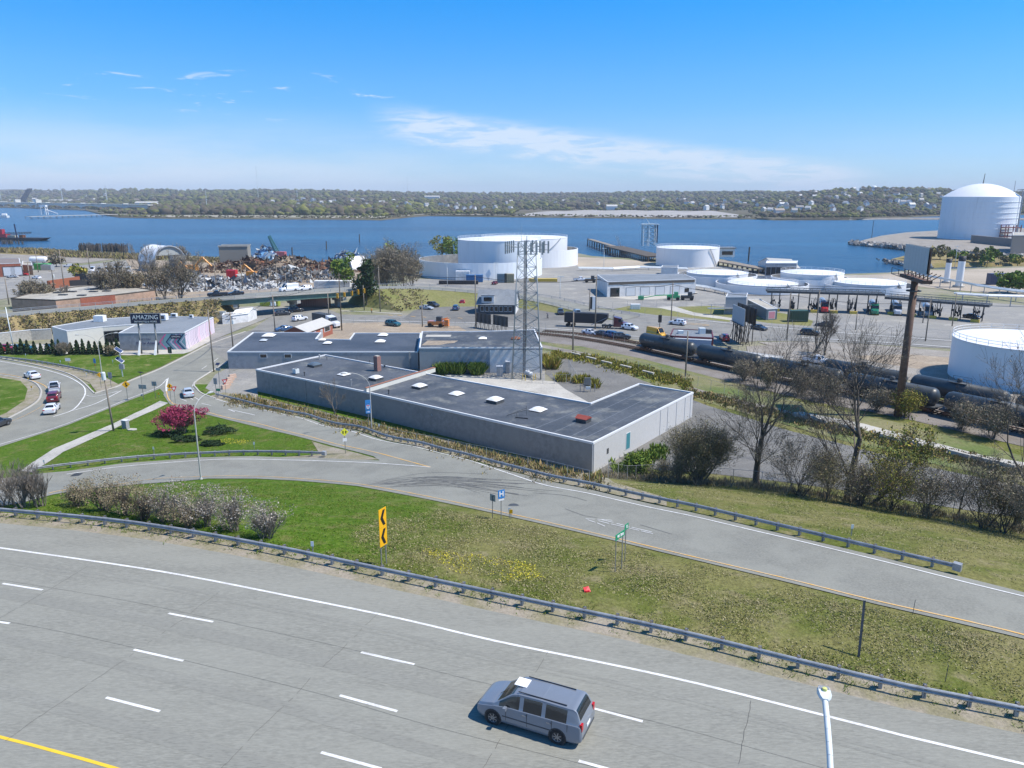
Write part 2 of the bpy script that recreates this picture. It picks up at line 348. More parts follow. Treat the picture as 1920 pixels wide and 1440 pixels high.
m_pink=pm('mural_pink',(0.78,0.10,0.30),var=0.08,scale=2,rough=0.8)
m_palepink=pm('mural_pale_pink',(0.70,0.60,0.68),var=0.04,scale=2,rough=0.8)
m_teal=pm('mural_teal',(0.20,0.38,0.42),var=0.08,scale=2,rough=0.8)
m_navyp=pm('mural_navy',(0.02,0.03,0.12),var=0.1,scale=2,rough=0.8)
m_bark=pm('bark',(0.11,0.092,0.074),var=0.35,scale=4,rough=0.95,c2=(0.13,0.11,0.09),bigscale=0.5)
m_barkpale=pm('bark_pale',(0.20,0.175,0.145),var=0.3,scale=3,rough=0.95)
m_cedar=island('conifer_leaf',[(0.018,0.045,0.014),(0.03,0.065,0.02),(0.022,0.05,0.02),(0.045,0.075,0.025)])
m_bud=island('spring_bud',[(0.20,0.18,0.07),(0.17,0.16,0.07),(0.24,0.21,0.09),(0.14,0.13,0.06),(0.18,0.14,0.08)])
m_budbr=island('bud_brown',[(0.22,0.18,0.13),(0.29,0.25,0.18),(0.17,0.14,0.10),(0.24,0.22,0.13)])
m_budtan=island('blossom_tan',[(0.25,0.20,0.12),(0.34,0.28,0.18),(0.19,0.14,0.09),(0.20,0.19,0.09)])
m_budwht=island('blossom_white',[(0.33,0.30,0.25),(0.24,0.21,0.17),(0.46,0.42,0.37),(0.17,0.14,0.11),(0.28,0.24,0.18)])
m_crab=island('blossom_magenta',[(0.34,0.035,0.10),(0.26,0.02,0.07),(0.44,0.07,0.16),(0.19,0.015,0.045),(0.38,0.06,0.13)])
m_leafg=island('fresh_leaf',[(0.10,0.18,0.02),(0.15,0.23,0.03),(0.07,0.13,0.02),(0.20,0.25,0.04)])
m_leafy=island('yellow_leaf',[(0.28,0.27,0.035),(0.22,0.23,0.03),(0.34,0.30,0.05),(0.16,0.17,0.03),(0.26,0.17,0.05)])
m_weed=island('weed_mix',[(0.10,0.13,0.03),(0.22,0.17,0.07),(0.30,0.22,0.11),(0.15,0.16,0.04),(0.34,0.24,0.10)])
m_brush=island('brush_mix',[(0.24,0.19,0.10),(0.30,0.25,0.10),(0.17,0.13,0.085),(0.22,0.21,0.07),(0.27,0.22,0.13)])
m_blade=island('grass_blade',[(0.07,0.13,0.008),(0.11,0.16,0.014),(0.16,0.18,0.035),(0.09,0.15,0.01)])
m_dandy=island('dandelion',[(0.62,0.48,0.02),(0.55,0.50,0.05)])
m_scrapw=island('scrap_pale',[(0.40,0.41,0.42),(0.20,0.20,0.21),(0.56,0.56,0.55),(0.10,0.10,0.11),(0.30,0.29,0.28),(0.20,0.24,0.29),(0.46,0.46,0.46),(0.16,0.12,0.09)],rough=0.5)
m_scrapr=island('scrap_rust',[(0.14,0.075,0.045),(0.09,0.05,0.04),(0.22,0.14,0.08),(0.06,0.04,0.035),(0.24,0.19,0.14),(0.15,0.12,0.10)])
m_scrapg=island('scrap_grey',[(0.18,0.18,0.17),(0.32,0.33,0.33),(0.09,0.085,0.08),(0.46,0.47,0.47),(0.19,0.135,0.10),(0.25,0.24,0.23)])
m_scrapb=island('scrap_blue',[(0.09,0.22,0.44),(0.34,0.42,0.48),(0.06,0.13,0.26),(0.60,0.62,0.62),(0.12,0.12,0.13)])
m_rock=island('riprap',[(0.30,0.29,0.27),(0.22,0.21,0.20),(0.38,0.37,0.35),(0.15,0.14,0.13)])
m_wood_far=pm('far_crowns',(0.08,0.07,0.05),rough=0.95,spec=0.1);t=m_wood_far.node_tree;g=t.nodes.new('ShaderNodeNewGeometry');n_=N(t,'ShaderNodeTexNoise',ins={'Scale':0.006,'Detail':5.0,'Roughness':0.6});L(t,g.outputs['Position'],n_.inputs['Vector'])
L(t,ramp(t,M(t,'ADD',M(t,'MULTIPLY',g.outputs['Random Per Island'],0.42),M(t,'MULTIPLY',MR(t,n_.outputs[0],0.3,0.7),0.58)),[(0.0,(0.028,0.040,0.024)),(0.25,(0.075,0.062,0.045)),(0.42,(0.105,0.088,0.062)),(0.55,(0.062,0.072,0.030)),(0.70,(0.115,0.125,0.038)),(0.82,(0.17,0.175,0.045)),(1.0,(0.09,0.08,0.055))]),t.nodes['Principled BSDF'].inputs['Base Color'])
def flat(name,c,rough=0.5,metal=0.0):
 if name in MATS:return MATS[name]
 return pm(name,c,var=0.06,scale=2.0,rough=rough,metal=metal)
def paint(name,c):
 if name in MATS:return MATS[name]
 m=pm(name,c,var=0.04,scale=1.5,rough=0.3,metal=0.15,world=False)
 m.node_tree.nodes['Principled BSDF'].inputs['Coat Weight'].default_value=0.6;m.node_tree.nodes['Principled BSDF'].inputs['Coat Roughness'].default_value=0.08
 return m
m_water=bpy.data.materials.new('river_water');m_water.use_nodes=True
t=m_water.node_tree;b=t.nodes['Principled BSDF']
b.inputs['Base Color'].default_value=(0.006,0.05,0.11,1);b.inputs['Roughness'].default_value=0.22;b.inputs['IOR'].default_value=1.33
geo=t.nodes.new('ShaderNodeNewGeometry');mp=N(t,'ShaderNodeMapping');mp.inputs['Scale'].default_value=(0.55,1.0,1.0);mp.inputs['Rotation'].default_value=(0,0,0.25);L(t,geo.outputs['Position'],mp.inputs[0])
n1=N(t,'ShaderNodeTexNoise',ins={'Scale':0.35,'Detail':5.0,'Roughness':0.7});n2=N(t,'ShaderNodeTexNoise',ins={'Scale':0.05,'Detail':4.0,'Roughness':0.65});n3=N(t,'ShaderNodeTexNoise',ins={'Scale':0.006,'Detail':5.0,'Roughness':0.6})
for q in(n1,n2):L(t,mp.outputs[0],q.inputs['Vector'])
mp3=N(t,'ShaderNodeMapping');mp3.inputs['Scale'].default_value=(0.35,1.6,1.0);L(t,geo.outputs['Position'],mp3.inputs[0]);L(t,mp3.outputs[0],n3.inputs['Vector'])
hh=M(t,'ADD',M(t,'MULTIPLY',n1.outputs[0],0.9),M(t,'MULTIPLY',n2.outputs[0],3.2))
bp=N(t,'ShaderNodeBump',ins={'Strength':1.0,'Distance':1.0});L(t,hh,bp.inputs['Height']);L(t,bp.outputs[0],b.inputs['Normal'])
wc=ramp(t,n3.outputs[0],[(0.35,(0.004,0.035,0.085)),(0.52,(0.008,0.058,0.125)),(0.68,(0.014,0.088,0.17))]);L(t,wc,b.inputs['Base Color'])
# ground sheets
LIFT=[0.02]
def clip_poly(poly,ax,v,keep_gt):
 out=[];n=len(poly)
 for i in range(n):
  a=poly[i];b=poly[(i+1)%n];da=a[ax]-v;db=b[ax]-v
  if not keep_gt:da=-da;db=-db
  if da>=0:out.append(a)
  if(da>0 and db<0)or(da<0 and db>0):
   t=da/(da-db);out.append((a[0]+(b[0]-a[0])*t,a[1]+(b[1]-a[1])*t))
 return out
def drape(name,poly,mat,lift,kind='structure',extra=None):
 """sheet over the terrain; poly is in world x, y"""
 tri=tessellate_polygon([[Vector((p[0],p[1],0))for p in poly]])
 vd={};V=[];Fc=[]
 def vid(p):
  k=(round(p[0],3),round(p[1],3))
  if k not in vd:vd[k]=len(V);V.append((p[0],p[1],H(p[0],p[1])+lift))
  return vd[k]
 def emit(pg):
  ids=[]
  for p in pg:
   q=vid(p)
   if not ids or ids[-1]!=q:ids.append(q)
  if len(ids)>1 and ids[0]==ids[-1]:ids.pop()
  if len(ids)<3:return
  a=sum(pg[i][0]*pg[(i+1)%len(pg)][1]-pg[(i+1)%len(pg)][0]*pg[i][1]for i in range(len(pg)))
  if abs(a)<1e-7:return
  Fc.append(tuple(ids)if a>0 else tuple(reversed(ids)))
 for t in tri:
  T=[(poly[i][0],poly[i][1])for i in t]
  ymin=min(p[1]for p in T);xs=[p[0]for p in T]
  if ymin>=140:emit(T);continue
  hi=clip_poly(T,1,141.0,True)
  if len(hi)>2:emit(hi)
  lo=clip_poly(T,1,141.0,False)
  if len(lo)<3:continue
  i0=int(math.floor((min(p[0]for p in lo)-GX0)/GS));i1=int(math.ceil((max(p[0]for p in lo)-GX0)/GS))
  i0=max(i0,-1);i1=min(i1,len(gx))
  for i in range(i0,i1):
   s=lo
   if i>-1:s=clip_poly(s,0,GX0+i*GS,True)
   if len(s)<3:continue
   if i<len(gx)-1:s=clip_poly(s,0,GX0+(i+1)*GS,False)
   if len(s)<3:continue
   ya=min(p[1]for p in s);yb=max(p[1]for p in s)
   j0=int(math.floor((ya-GY0)/GS));j1=int(math.ceil((yb-GY0)/GS))
   jj=j0
   while jj<j1:
    je=jj+1
    if 0<=i<len(gx)-1:
     while je<j1 and 0<=jj and je+1<len(gy)and ZZ[i,je+1]==ZZ[i,jj]==ZZ[i+1,jj]==ZZ[i+1,je+1]==ZZ[i,je]==ZZ[i+1,je]:je+=1
    q=clip_poly(s,1,GY0+jj*GS,True)
    if len(q)>2:q=clip_poly(q,1,GY0+je*GS,False)
    if len(q)>2:emit(q)
    jj=je
 me=bpy.data.meshes.new(name);me.from_pydata(V,[],Fc);me.update()
 o=link(name,me,mat);o['kind']=kind
 if extra:tag(o,extra)
 return o
def sheet(name,px,mat,lift=None,kind='structure',label=None):
 if lift is None:LIFT[0]+=0.004;lift=LIFT[0]
 return drape(name,[(p.x,p.y)for p in(G(*q)for q in px)],mat,lift,kind,label)
def smooth(ps,step=1.2):
 ps=[Vector(p)for p in ps];ps=[ps[0]*2-ps[1]]+ps+[ps[-1]*2-ps[-2]];out=[]
 for i in range(1,len(ps)-2):
  p0,p1,p2,p3=ps[i-1:i+3];n=max(1,int((p2-p1).length/step))
  for k in range(n):
   t=k/n
   out.append(0.5*((2*p1)+(p2-p0)*t+(2*p0-5*p1+4*p2-p3)*t*t+(3*p1-p0-3*p2+p3)*t**3))
 out.append(ps[-2]);return out
def gpath(px,step=1.2,f=None):
 ps=[(f or G)(*q)for q in px];ps=smooth([Vector((p.x,p.y,0))for p in ps],step)
 return[Vector((p.x,p.y,H(p.x,p.y)))for p in ps]
def ribbon(mb,ps,w_,lift,off=0.0):
 n=len(ps);vs=[]
 for i,p in enumerate(ps):
  d=(ps[min(i+1,n-1)]-ps[max(i-1,0)]);d.z=0;d.normalize();nn=Vector((-d.y,d.x,0))
  for s in(-w_/2+off,w_/2+off):
   q=p+nn*s;vs.append((q.x,q.y,H(q.x,q.y)+lift))
 mb.add(vs,[(2*i+1,2*i,2*i+2,2*i+3)for i in range(n-1)])
def cutlen(ps,a,b):
 out=[];s=0
 for p,q in zip(ps,ps[1:]):
  l=(q-p).length
  if s+l>=a and s<=b:
   if not out:out.append(p.lerp(q,max(0,(a-s)/l)))
   out.append(p.lerp(q,min(1,(b-s)/l)))
  s+=l
  if s>b:break
 return out
def plen(ps):return sum((b-a).length for a,b in zip(ps,ps[1:]))
V=np.c_[XX.ravel(),YY.ravel(),ZZ.ravel()]
nx,ny=XX.shape
ii,jj=np.meshgrid(np.arange(nx-1),np.arange(ny-1),indexing='ij');a0=(ii*ny+jj).ravel()
faces=np.c_[a0,a0+ny,a0+ny+1,a0+1]
me=bpy.data.meshes.new('ground');me.vertices.add(len(V));me.vertices.foreach_set('co',V.astype(np.float32).ravel())
me.loops.add(faces.size);me.loops.foreach_set('vertex_index',faces.astype(np.int32).ravel())
me.polygons.add(len(faces));me.polygons.foreach_set('loop_start',np.arange(0,faces.size,4,dtype=np.int32));me.polygons.foreach_set('loop_total',np.full(len(faces),4,dtype=np.int32))
me.update(calc_edges=True)
m_ground=pm('grass_cover',(0.168,0.160,0.058),var=0.38,scale=3.0,rough=0.95,bump=0.10,bscale=6,c2=(0.105,0.125,0.026),c3=(0.225,0.195,0.105),bigscale=0.13,spec=0.1,lo=0.42,hi=0.62)
t=m_ground.node_tree;b=t.nodes['Principled BSDF'];src=b.inputs['Base Color'].links[0].from_socket
geo=t.nodes.new('ShaderNodeNewGeometry');sx=N(t,'ShaderNodeSeparateXYZ');L(t,geo.outputs['Position'],sx.inputs[0])
na=N(t,'ShaderNodeTexNoise',ins={'Scale':0.09,'Detail':7.0,'Roughness':0.65});L(t,geo.outputs['Position'],na.inputs['Vector'])
nb=N(t,'ShaderNodeTexNoise',ins={'Scale':2.2,'Detail':7.0,'Roughness':0.75});L(t,geo.outputs['Position'],nb.inputs['Vector'])
nc=N(t,'ShaderNodeTexNoise',ins={'Scale':0.35,'Detail':6.0,'Roughness':0.7});L(t,geo.outputs['Position'],nc.inputs['Vector'])
e=M(t,'ADD',M(t,'ADD',sx.outputs[0],M(t,'MULTIPLY',M(t,'SUBTRACT',na.outputs[0],0.5),30.0)),M(t,'MULTIPLY',sx.outputs[1],-0.03))
f1=MR(t,e,-4.0,-16.0,0.0,1.0)
f1=M(t,'MULTIPLY',f1,MR(t,nc.outputs[0],0.36,0.52,0.30,1.0))
lawn=ramp(t,nb.outputs[0],[(0.28,(0.030,0.070,0.004)),(0.5,(0.068,0.130,0.009)),(0.72,(0.150,0.205,0.035))])
mx=N(t,'ShaderNodeMix',data_type='RGBA');L(t,f1,mx.inputs['Factor']);L(t,src,mx.inputs[6]);L(t,lawn,mx.inputs[7])
L(t,mx.outputs[2],b.inputs['Base Color'])
o=link('ground',me,m_ground,smooth=True);o['kind']='structure'
shore_px=[(-700,462),(-200,462),(0,464),(60,466),(120,471),(200,474),(290,476),(350,479),(430,484),(480,492),(540,498),(600,495),(630,489),(700,487),(780,489),(830,480),(900,470),(1060,470),(1110,480),(1160,483),(1215,487),(1240,480),(1330,482),(1385,492),(1440,505),(1500,510),(1560,514),(1600,513),(1665,511),(1690,508),(1727,504),(1790,504),(1870,500),(1960,498),(2200,500),(2700,510)]
sh=[PZ(x,y,0)for x,y in shore_px]
land=[(-700,141),(GX0,141),(GX1,141),(700,141)]+[(p.x,p.y)for p in reversed(sh)]
mb=MB();mb.prism(land,-3.0,0.0,top=True,sides=False)
vs_=[(p.x,p.y,0.0)for p in sh]+[(p.x+0.0,p.y+5,-2.6)for p in sh];k=len(sh)
mb.add(vs_,[(i+1,i,k+i,k+i+1)for i in range(k-1)])
for sx_ in(-1,1):
 x0,x1=(-700,GX0)if sx_<0 else(GX1,700)
 mb.add([(x0,-30,0),(x1,-30,0),(x1,141,0),(x0,141,0)],[(0,1,2,3)])
o=mb.build('ground',m_base);o['kind']='structure'
mb=MB();S=14000
mb.add([(-S,150,-1.6),(S,150,-1.6),(S,11000,-1.6),(-S,11000,-1.6)],[(0,1,2,3)])
o=mb.build('water',m_water);o['kind']='structure'
# highway
hp=smooth([Vector((p.x,p.y,0))for p in edge_w],2.0)
def off_path(ps,d):
 out=[];n=len(ps)
 for i,p in enumerate(ps):
  q=ps[min(i+1,n-1)]-ps[max(i-1,0)];q.normalize();out.append(p+Vector((-q.y,q.x,0))*d)
 return out
pe=[p for p in off_path(hp,-1.1)]
poly=[(p.x,p.y)for p in pe[::3]]+[(pe[-1].x,pe[-1].y)]+[(148,-28),(-148,-28)]
poly=[p for p in poly if-149<p[0]<149]
drape('highway',poly,m_hwy,0.03)
mb=MB();ribbon(mb,[p for p in off_path(hp,-0.35)],1.9,0.022);o=mb.build('verge',m_verge);o['kind']='structure'
hw=MB()
sol=gpath([(-400,985),(-200,1001),(0,1028),(300,1072),(560,1122),(751,1161),(930,1203),(1240,1267),(1500,1331),(1700,1382),(1920,1434),(2300,1530)],1.5,f=lambda x,y:PZ(x,y,ZH))
def hribbon(mb,ps,w_,z):
 n=len(ps);vs=[]
 for i,p in enumerate(ps):
  d=(ps[min(i+1,n-1)]-ps[max(i-1,0)]);d.z=0;d.normalize();nn=Vector((-d.y,d.x,0))
  for s in(-w_/2,w_/2):q=p+nn*s;vs.append((q.x,q.y,z))
 mb.add(vs,[(2*i+1,2*i,2*i+2,2*i+3)for i in range(n-1)])
hribbon(hw,sol,0.17,ZH+0.040);
yl=gpath([(-500,1285),(-200,1338),(0,1383),(100,1409),(210,1440),(400,1498)],1.5,f=lambda x,y:PZ(x,y,ZH))
o=hw.build('lane_lines',m_white);o['kind']='structure'
hw=MB();hribbon(hw,yl,0.16,ZH+0.040);o=hw.build('median_line',m_orange if False else flat('median_yellow',(0.75,0.50,0.03)));o['kind']='structure'
hw=MB()
for a,b in[((5,1095),(80,1107)),((316,1151),(400,1167)),((677,1224),(777,1247)),((1097,1325),(1205,1354)),((-60,1158),(18,1170)),((251,1219),(344,1240)),((637,1305),(745,1335)),((1085,1428),(1210,1463)),((-150,1238),(-58,1256)),((199,1309),(300,1335)),((602,1412),(715,1443)),((-300,1046),(-235,1055)),((-330,1110),(-270,1120)),((1660,1470),(1790,1505)),((-160,1225),(-75,1241))][:13]:
 hribbon(hw,[PZ(*a,ZH),PZ(*b,ZH)],0.16,ZH+0.040)
o=hw.build('lane_dashes',m_white);o['kind']='structure'
def shifted(ps,d):return off_path([Vector((p.x,p.y,0))for p in ps],d)
m_wear=pm('tyre_worn_concrete',(0.218,0.216,0.187),var=0.2,scale=8,rough=0.85,c2=(0.246,0.244,0.212),bigscale=0.35,stretch=(0.35,1.6,1,R(19)),lo=0.45,hi=0.75)
hw=MB()
for d,w_ in((-1.35,0.28),(-1.75,0.15),(-4.9,1.0),(-8.7,0.75),(-12.2,0.9)):hribbon(hw,shifted(sol,d),w_,ZH+0.035)
o=hw.build('wheel_tracks',m_wear);o['kind']='structure'
hw=MB();rr=random.Random(3)
for k in range(6):
 s=16+k*10.3
 base=cutlen(sol,s,s+0.3)
 if len(base)<2:continue
 d=(base[-1]-base[0]).normalized();nn=Vector((d.y,-d.x,0));p=base[0].copy();prev=p
 for q in range(46):
  p2=prev+nn*0.32+d*rr.uniform(-0.05,0.05);hribbon(hw,[prev,p2],0.016 if rr.random()<0.75 else 0.001,ZH+0.044);prev=p2
o=hw.build('cracks',flat('crack_dark',(0.07,0.068,0.065),0.95));o['kind']='structure'
hw=MB()
for off in(3.75,-3.7+0.2):pass
for k,off in enumerate((-3.83,-7.55)):
 prev=None;ps=shifted(sol,off+0.25)
 hribbon(hw,ps,0.012,ZH+0.043)
o=hw.build('seams',flat('crack_dark',(0.07,0.068,0.065),0.95));o['kind']='structure'
# streets, ramps, islands
sheet('street',[(-420,960),(-120,868),(0,838),(125,798),(237,753),(300,729),(326,756),(372,770),(404,752),(376,736),(364,724),(372,712),(427,678),(470,655),(560,622),(640,604),(560,600),(460,622),(395,645),(364,660),(300,692),(250,712),(215,727),(177,738),(165,722),(122,701),(68,687),(0,674),(-300,650),(-420,700),(-420,800)],m_ramp)
sheet('ramp',[(318,722),(352,722),(376,736),(404,748),(480,764),(600,792),(700,819),(800,845),(900,868),(1000,896),(1112,920),(1250,952),(1400,986),(1500,1010),(1600,1033),(1700,1058),(1800,1082),(1920,1112),(2300,1210),(2300,1310),(1920,1199),(1643,1134),(1482,1094),(1240,1036),(1003,980),(808,938),(670,912),(560,902),(480,898),(390,898),(250,909),(142,921),(92,930),(40,944),(-60,962),(-260,975),(-260,930),(-60,905),(0,899),(60,890),(125,884),(225,870),(375,858),(480,856),(600,859),(712,864),(700,856),(615,834),(530,812),(425,787),(370,773),(318,758),(306,740)],m_ramp,lift=0.05)
sheet('gore',[(585,828),(650,845),(712,862),(660,863),(560,861),(520,858),(600,852)],m_verge,lift=0.04)
sheet('traffic_island',[(-200,690),(-80,695),(0,704),(50,712),(72,728),(74,745),(60,757),(25,779),(0,790),(-100,822),(-260,860),(-330,760)],m_verge,lift=0.09)
sheet('lawn',[(-180,695),(-80,700),(0,709),(38,715),(52,730),(46,752),(12,775),(0,780),(-100,812),(-230,840),(-300,760)],m_grass,lift=0.11)
sheet('verge',[(0,672),(68,684),(122,697),(168,718),(182,737),(213,729),(236,716),(205,706),(187,704),(129,691),(0,671),(-200,655),(-200,660)],m_verge,lift=0.075)
sheet('lawn',[(-300,648),(0,662),(120,665),(240,667),(345,664),(358,660),(300,689),(250,709),(222,721),(190,704),(129,689),(0,669),(-300,655)],m_grass,lift=0.085)
sheet('path',[(60,868),(100,842),(150,821),(210,796),(255,774),(300,752),(316,756),(262,781),(215,804),(160,829),(118,848),(84,871),(60,886),(38,884)],m_conc,lift=0.05)
mb=MB()
def kerb(px,w_=0.3,h=0.13):
 ps=gpath(px,1.2);n=len(ps);vs=[]
 for i,p in enumerate(ps):
  d=(ps[min(i+1,n-1)]-ps[max(i-1,0)]);d.z=0;d.normalize();nn=Vector((-d.y,d.x,0))
  for s,z in((-w_/2,0),(-w_/2+.02,h),(w_/2-.02,h),(w_/2,0)):
   q=p+nn*s;vs.append((q.x,q.y,H(q.x,q.y)+0.02+z))
 mb.add(vs,[tuple(4*i+k for k in(a,a+1))+tuple(4*i+4+k for k in(a+1,a))for i in range(n-1)for a in range(3)])
kerb([(177,738),(215,727),(250,712),(300,692),(364,660),(395,645),(460,622)]);kerb([(0,672),(68,685),(122,699),(150,713),(177,738)])
kerb([(-100,694),(0,704),(58,715),(75,728),(77,740),(67,756),(25,780),(0,791),(-100,825)])
kerb([(428,677),(372,712),(364,722),(368,728),(378,738),(405,748)])
o=mb.build('kerb',m_kerb);o['kind']='structure'
mw=MB();mo=MB();LN=0.075
def wl(px,w_=0.15,lift=LN):ribbon(mw,gpath(px,0.75),w_,lift)
def ol(px,w_=0.15,lift=LN):ribbon(mo,gpath(px,0.75),w_,lift)
wl([(372,733),(400,747),(520,775),(637,805),(760,835),(880,864),(1002,905),(1112,928),(1240,957),(1400,993),(1582,1036),(1750,1078),(1920,1120),(2200,1192)])
ol([(92,926),(142,917),(250,904),(390,894),(480,894),(560,898),(670,908),(808,933),(1003,975),(1240,1031),(1482,1088),(1643,1128),(1920,1192),(2200,1276)])
wl([(125,890),(225,876),(375,864),(480,862),(600,865),(700,869),(807,877)])
ol([(323,757),(370,769),(425,783),(480,794),(530,807),(615,829),(712,851),(807,877)])
wl([(-200,880),(0,834),(125,795),(237,750),(295,727),(315,709)]);wl([(315,709),(312,722),(312,734)],0.3);ol([(312,734),(316,748),(324,757)])
wl([(427,679),(370,714),(361,725)]);
wl([(0,678),(68,690),(122,705),(153,722),(160,736),(153,752),(135,770),(100,782)],0.22)
ol([(-80,692),(0,701),(41,708),(81,722),(90,733)]);ol([(0,797),(40,783),(77,763),(88,748)],0.08)
wl([(162,742),(178,744),(222,734)]);wl([(135,771),(180,757),(228,733)],0.2);wl([(150,756),(160,757)])
for a,b in[((338,748),(350,753)),((352,744),(362,750)),((364,745),(374,751)),((378,757),(396,761)),((378,693),(388,686)),((400,679),(409,672))]:wl([a,b],0.12)
for a,b in(((1098,974),(1115,975)),((1120,975),(1148,977)),((1102,976),(1116,981)),((1120,982),(1134,988)),((1122,978),(1142,983)),((1146,984),(1172,990)),((1176,991),(1198,996)),((1202,997),(1224,1002)),((1128,976),(1150,981)),((1156,983),(1180,989)),((1184,990),(1222,999))):wl([a,b],0.1)
wl([(428,768),(440,773)],0.15);wl([(432,769),(478,779)],0.15)
for k in range(8):wl([(-20+k,901+k*4.9),(66+k*3,898+k*4.6)],0.13)
o=mw.build('ramp_lines',m_white);o['kind']='structure'
o=mo.build('amber_lines',m_orange);o['kind']='structure'
mb=MB();rr=random.Random(11)
for k in range(26):
 s=rr.uniform(0,1);x0=670+rr.uniform(0,60)+s*60;y0=909+s*5+rr.uniform(-5,2)
 mid=(x0+90,y0-14+s*10+rr.uniform(-4,4));e2=(x0+rr.uniform(170,300),y0-12+s*28+rr.uniform(-4,10))
 ribbon(mb,gpath([(x0,y0),mid,e2],1.0),rr.uniform(0.03,0.09),0.066+k*0.0003)
for px in([(1000,925),(1060,930),(1100,940)],[(1200,985),(1260,1003)],[(1060,955),(1095,968),(1120,972)]):ribbon(mb,gpath(px,1.0),0.08,0.066)
o=mb.build('tyre_marks',flat('rubber_mark',(0.13,0.13,0.128),0.9));o['kind']='structure'
for name,px,lab,w2 in(('manhole_cover',(963,949),'round dark iron manhole cover in the ramp beside the blue hospital sign',0.42),('drain_grate',(144,891),'rectangular iron drain grate in the loop ramp at its left end',0.5)):
 p=G(*px);mb=MB()
 if name=='manhole_cover':mb.lathe([(0,.02),(w2,.02),(w2+.06,0)],20);
 else:
  for k in range(6):mb.box(-w2,w2,-0.45+k*.16,-0.36+k*.16,0,.03)
  mb.box(-w2,w2,-.5,.55,0,.012)
 o=mb.build(name,m_dark,loc=(p.x,p.y,p.z+0.06));tag(o,lab,'manhole' if 'man' in name else 'drain')
 # flat ground of the waterfront
sheet('weedy_verge',[(405,750),(480,762),(600,790),(700,817),(800,843),(900,866),(1000,894),(1112,918),(1250,949),(1250,934),(1150,905),(1114,889),(1000,862),(860,830),(700,794),(560,762),(484,745),(420,736),(396,742)],m_verge,lift=0.035)
sheet('yard',[(404,702),(428,690),(480,690),(484,752),(440,742),(404,738),(385,728)],m_lot)
sheet('yard',[(810,694),(870,701),(1000,713),(1060,716),(1100,724),(1140,742),(1112,762),(1000,735),(860,714)],m_conc)
sheet('yard',[(620,668),(790,690),(1022,690),(1022,714),(870,704),(815,698),(700,682)],m_lot)
sheet('parking_lot',[(1022,700),(1030,672),(1062,662),(1120,678),(1180,705),(1245,730),(1330,762),(1480,808),(1600,838),(1750,878),(1920,912),(2200,965),(2200,990),(1920,972),(1800,955),(1600,922),(1415,898),(1300,885),(1180,876),(1130,890),(1120,860),(1200,740),(1110,758),(1060,730)],m_lotdk)
sheet('trackside',[(1000,632),(1100,650),(1200,672),(1330,706),(1500,754),(1700,796),(1920,856),(2300,950),(2300,985),(1920,905),(1750,870),(1600,832),(1480,798),(1330,756),(1240,726),(1150,692),(1060,662),(1010,655)],m_track)
sheet('dirt_track',[(1015,652),(1100,668),(1200,697),(1330,742),(1480,780),(1500,776),(1330,736),(1240,708),(1100,662),(1015,646)],m_gravel)
sheet('dirt_track',[(1480,776),(1600,800),(1700,832),(1850,868),(1960,886),(1960,874),(1850,856),(1720,822),(1620,795),(1500,772)],m_conc)
sheet('ballast',[(950,622),(1020,618),(1090,628),(1200,648),(1350,672),(1520,706),(1700,742),(1920,792),(2300,880),(2300,925),(1920,838),(1700,786),(1500,748),(1330,706),(1200,672),(1090,650),(960,634)],m_ballast)
sheet('road',[(380,640),(470,620),(520,585),(610,578),(640,590),(800,592),(960,585),(1060,585),(1170,580),(1290,597),(1450,609),(1620,622),(1800,636),(1960,648),(2400,680),(2400,710),(1960,672),(1800,655),(1620,645),(1500,640),(1420,640),(1340,645),(1240,640),(1120,632),(1000,626),(880,630),(700,624),(560,640),(430,700),(428,680)],m_road)
sheet('dirt_lot',[(590,640),(602,622),(640,606),(720,604),(860,612),(880,624),(790,628),(665,632),(655,637),(620,668)],m_dirt)
sheet('parking_lot',[(755,598),(775,583),(830,570),(880,566),(960,575),(1060,580),(1120,590),(1060,600),(900,606),(780,606)],m_lotdk)
sheet('terminal_yard',[(720,545),(780,524),(900,520),(1050,478),(1110,484),(1240,498),(1350,500),(1580,525),(1740,560),(1960,575),(2500,620),(2500,700),(1960,650),(1800,637),(1620,623),(1450,610),(1290,598),(1170,582),(1060,572),(960,558),(860,548)],m_lot)
sheet('sand_beach',[(1085,482),(1120,484),(1160,486),(1215,490),(1235,496),(1228,502),(1150,505),(1085,500),(1075,490)],m_sand)
sheet('grass_patch',[(1150,580),(1180,574),(1280,582),(1370,596),(1368,604),(1300,597),(1230,591)],m_bankgrass)
sheet('grass_patch',[(1255,576),(1330,574),(1420,582),(1470,588),(1525,602),(1520,612),(1440,606),(1372,596),(1300,585)],m_bankgrass)
sheet('terminal_lane',[(1230,576),(1262,574),(1300,586),(1372,597),(1378,602),(1300,592)],m_conc)
sheet('apron',[(1130,556),(1150,548),(1310,548),(1300,552),(1230,562),(1180,562)],m_conc)
sheet('gravel_slope',[(1420,642),(1500,641),(1620,646),(1960,674),(2400,712),(2400,870),(1960,775),(1800,740),(1700,712),(1600,684),(1530,672)],m_gravel)
sheet('dirt_lot',[(1600,668),(1700,665),(1790,672),(1800,688),(1720,692),(1640,680)],m_dirt)
sheet('gravel_road',[(1400,650),(1440,648),(1530,672),(1600,690),(1590,700),(1480,690),(1400,668)],m_gravel)
sheet('sand_lot',[(1560,518),(1665,514),(1727,507),(1790,507),(1870,503),(1960,501),(2300,505),(2400,590),(1960,560),(1880,552),(1740,540),(1700,534)],m_sand)
sheet('parking_lot',[(-400,480),(30,490),(150,498),(235,488),(250,510),(255,530),(100,545),(0,562),(-400,600)],m_lot)
sheet('parking_lot',[(-300,470),(60,476),(140,482),(235,484),(150,494),(0,488),(-300,486)],m_gravel)
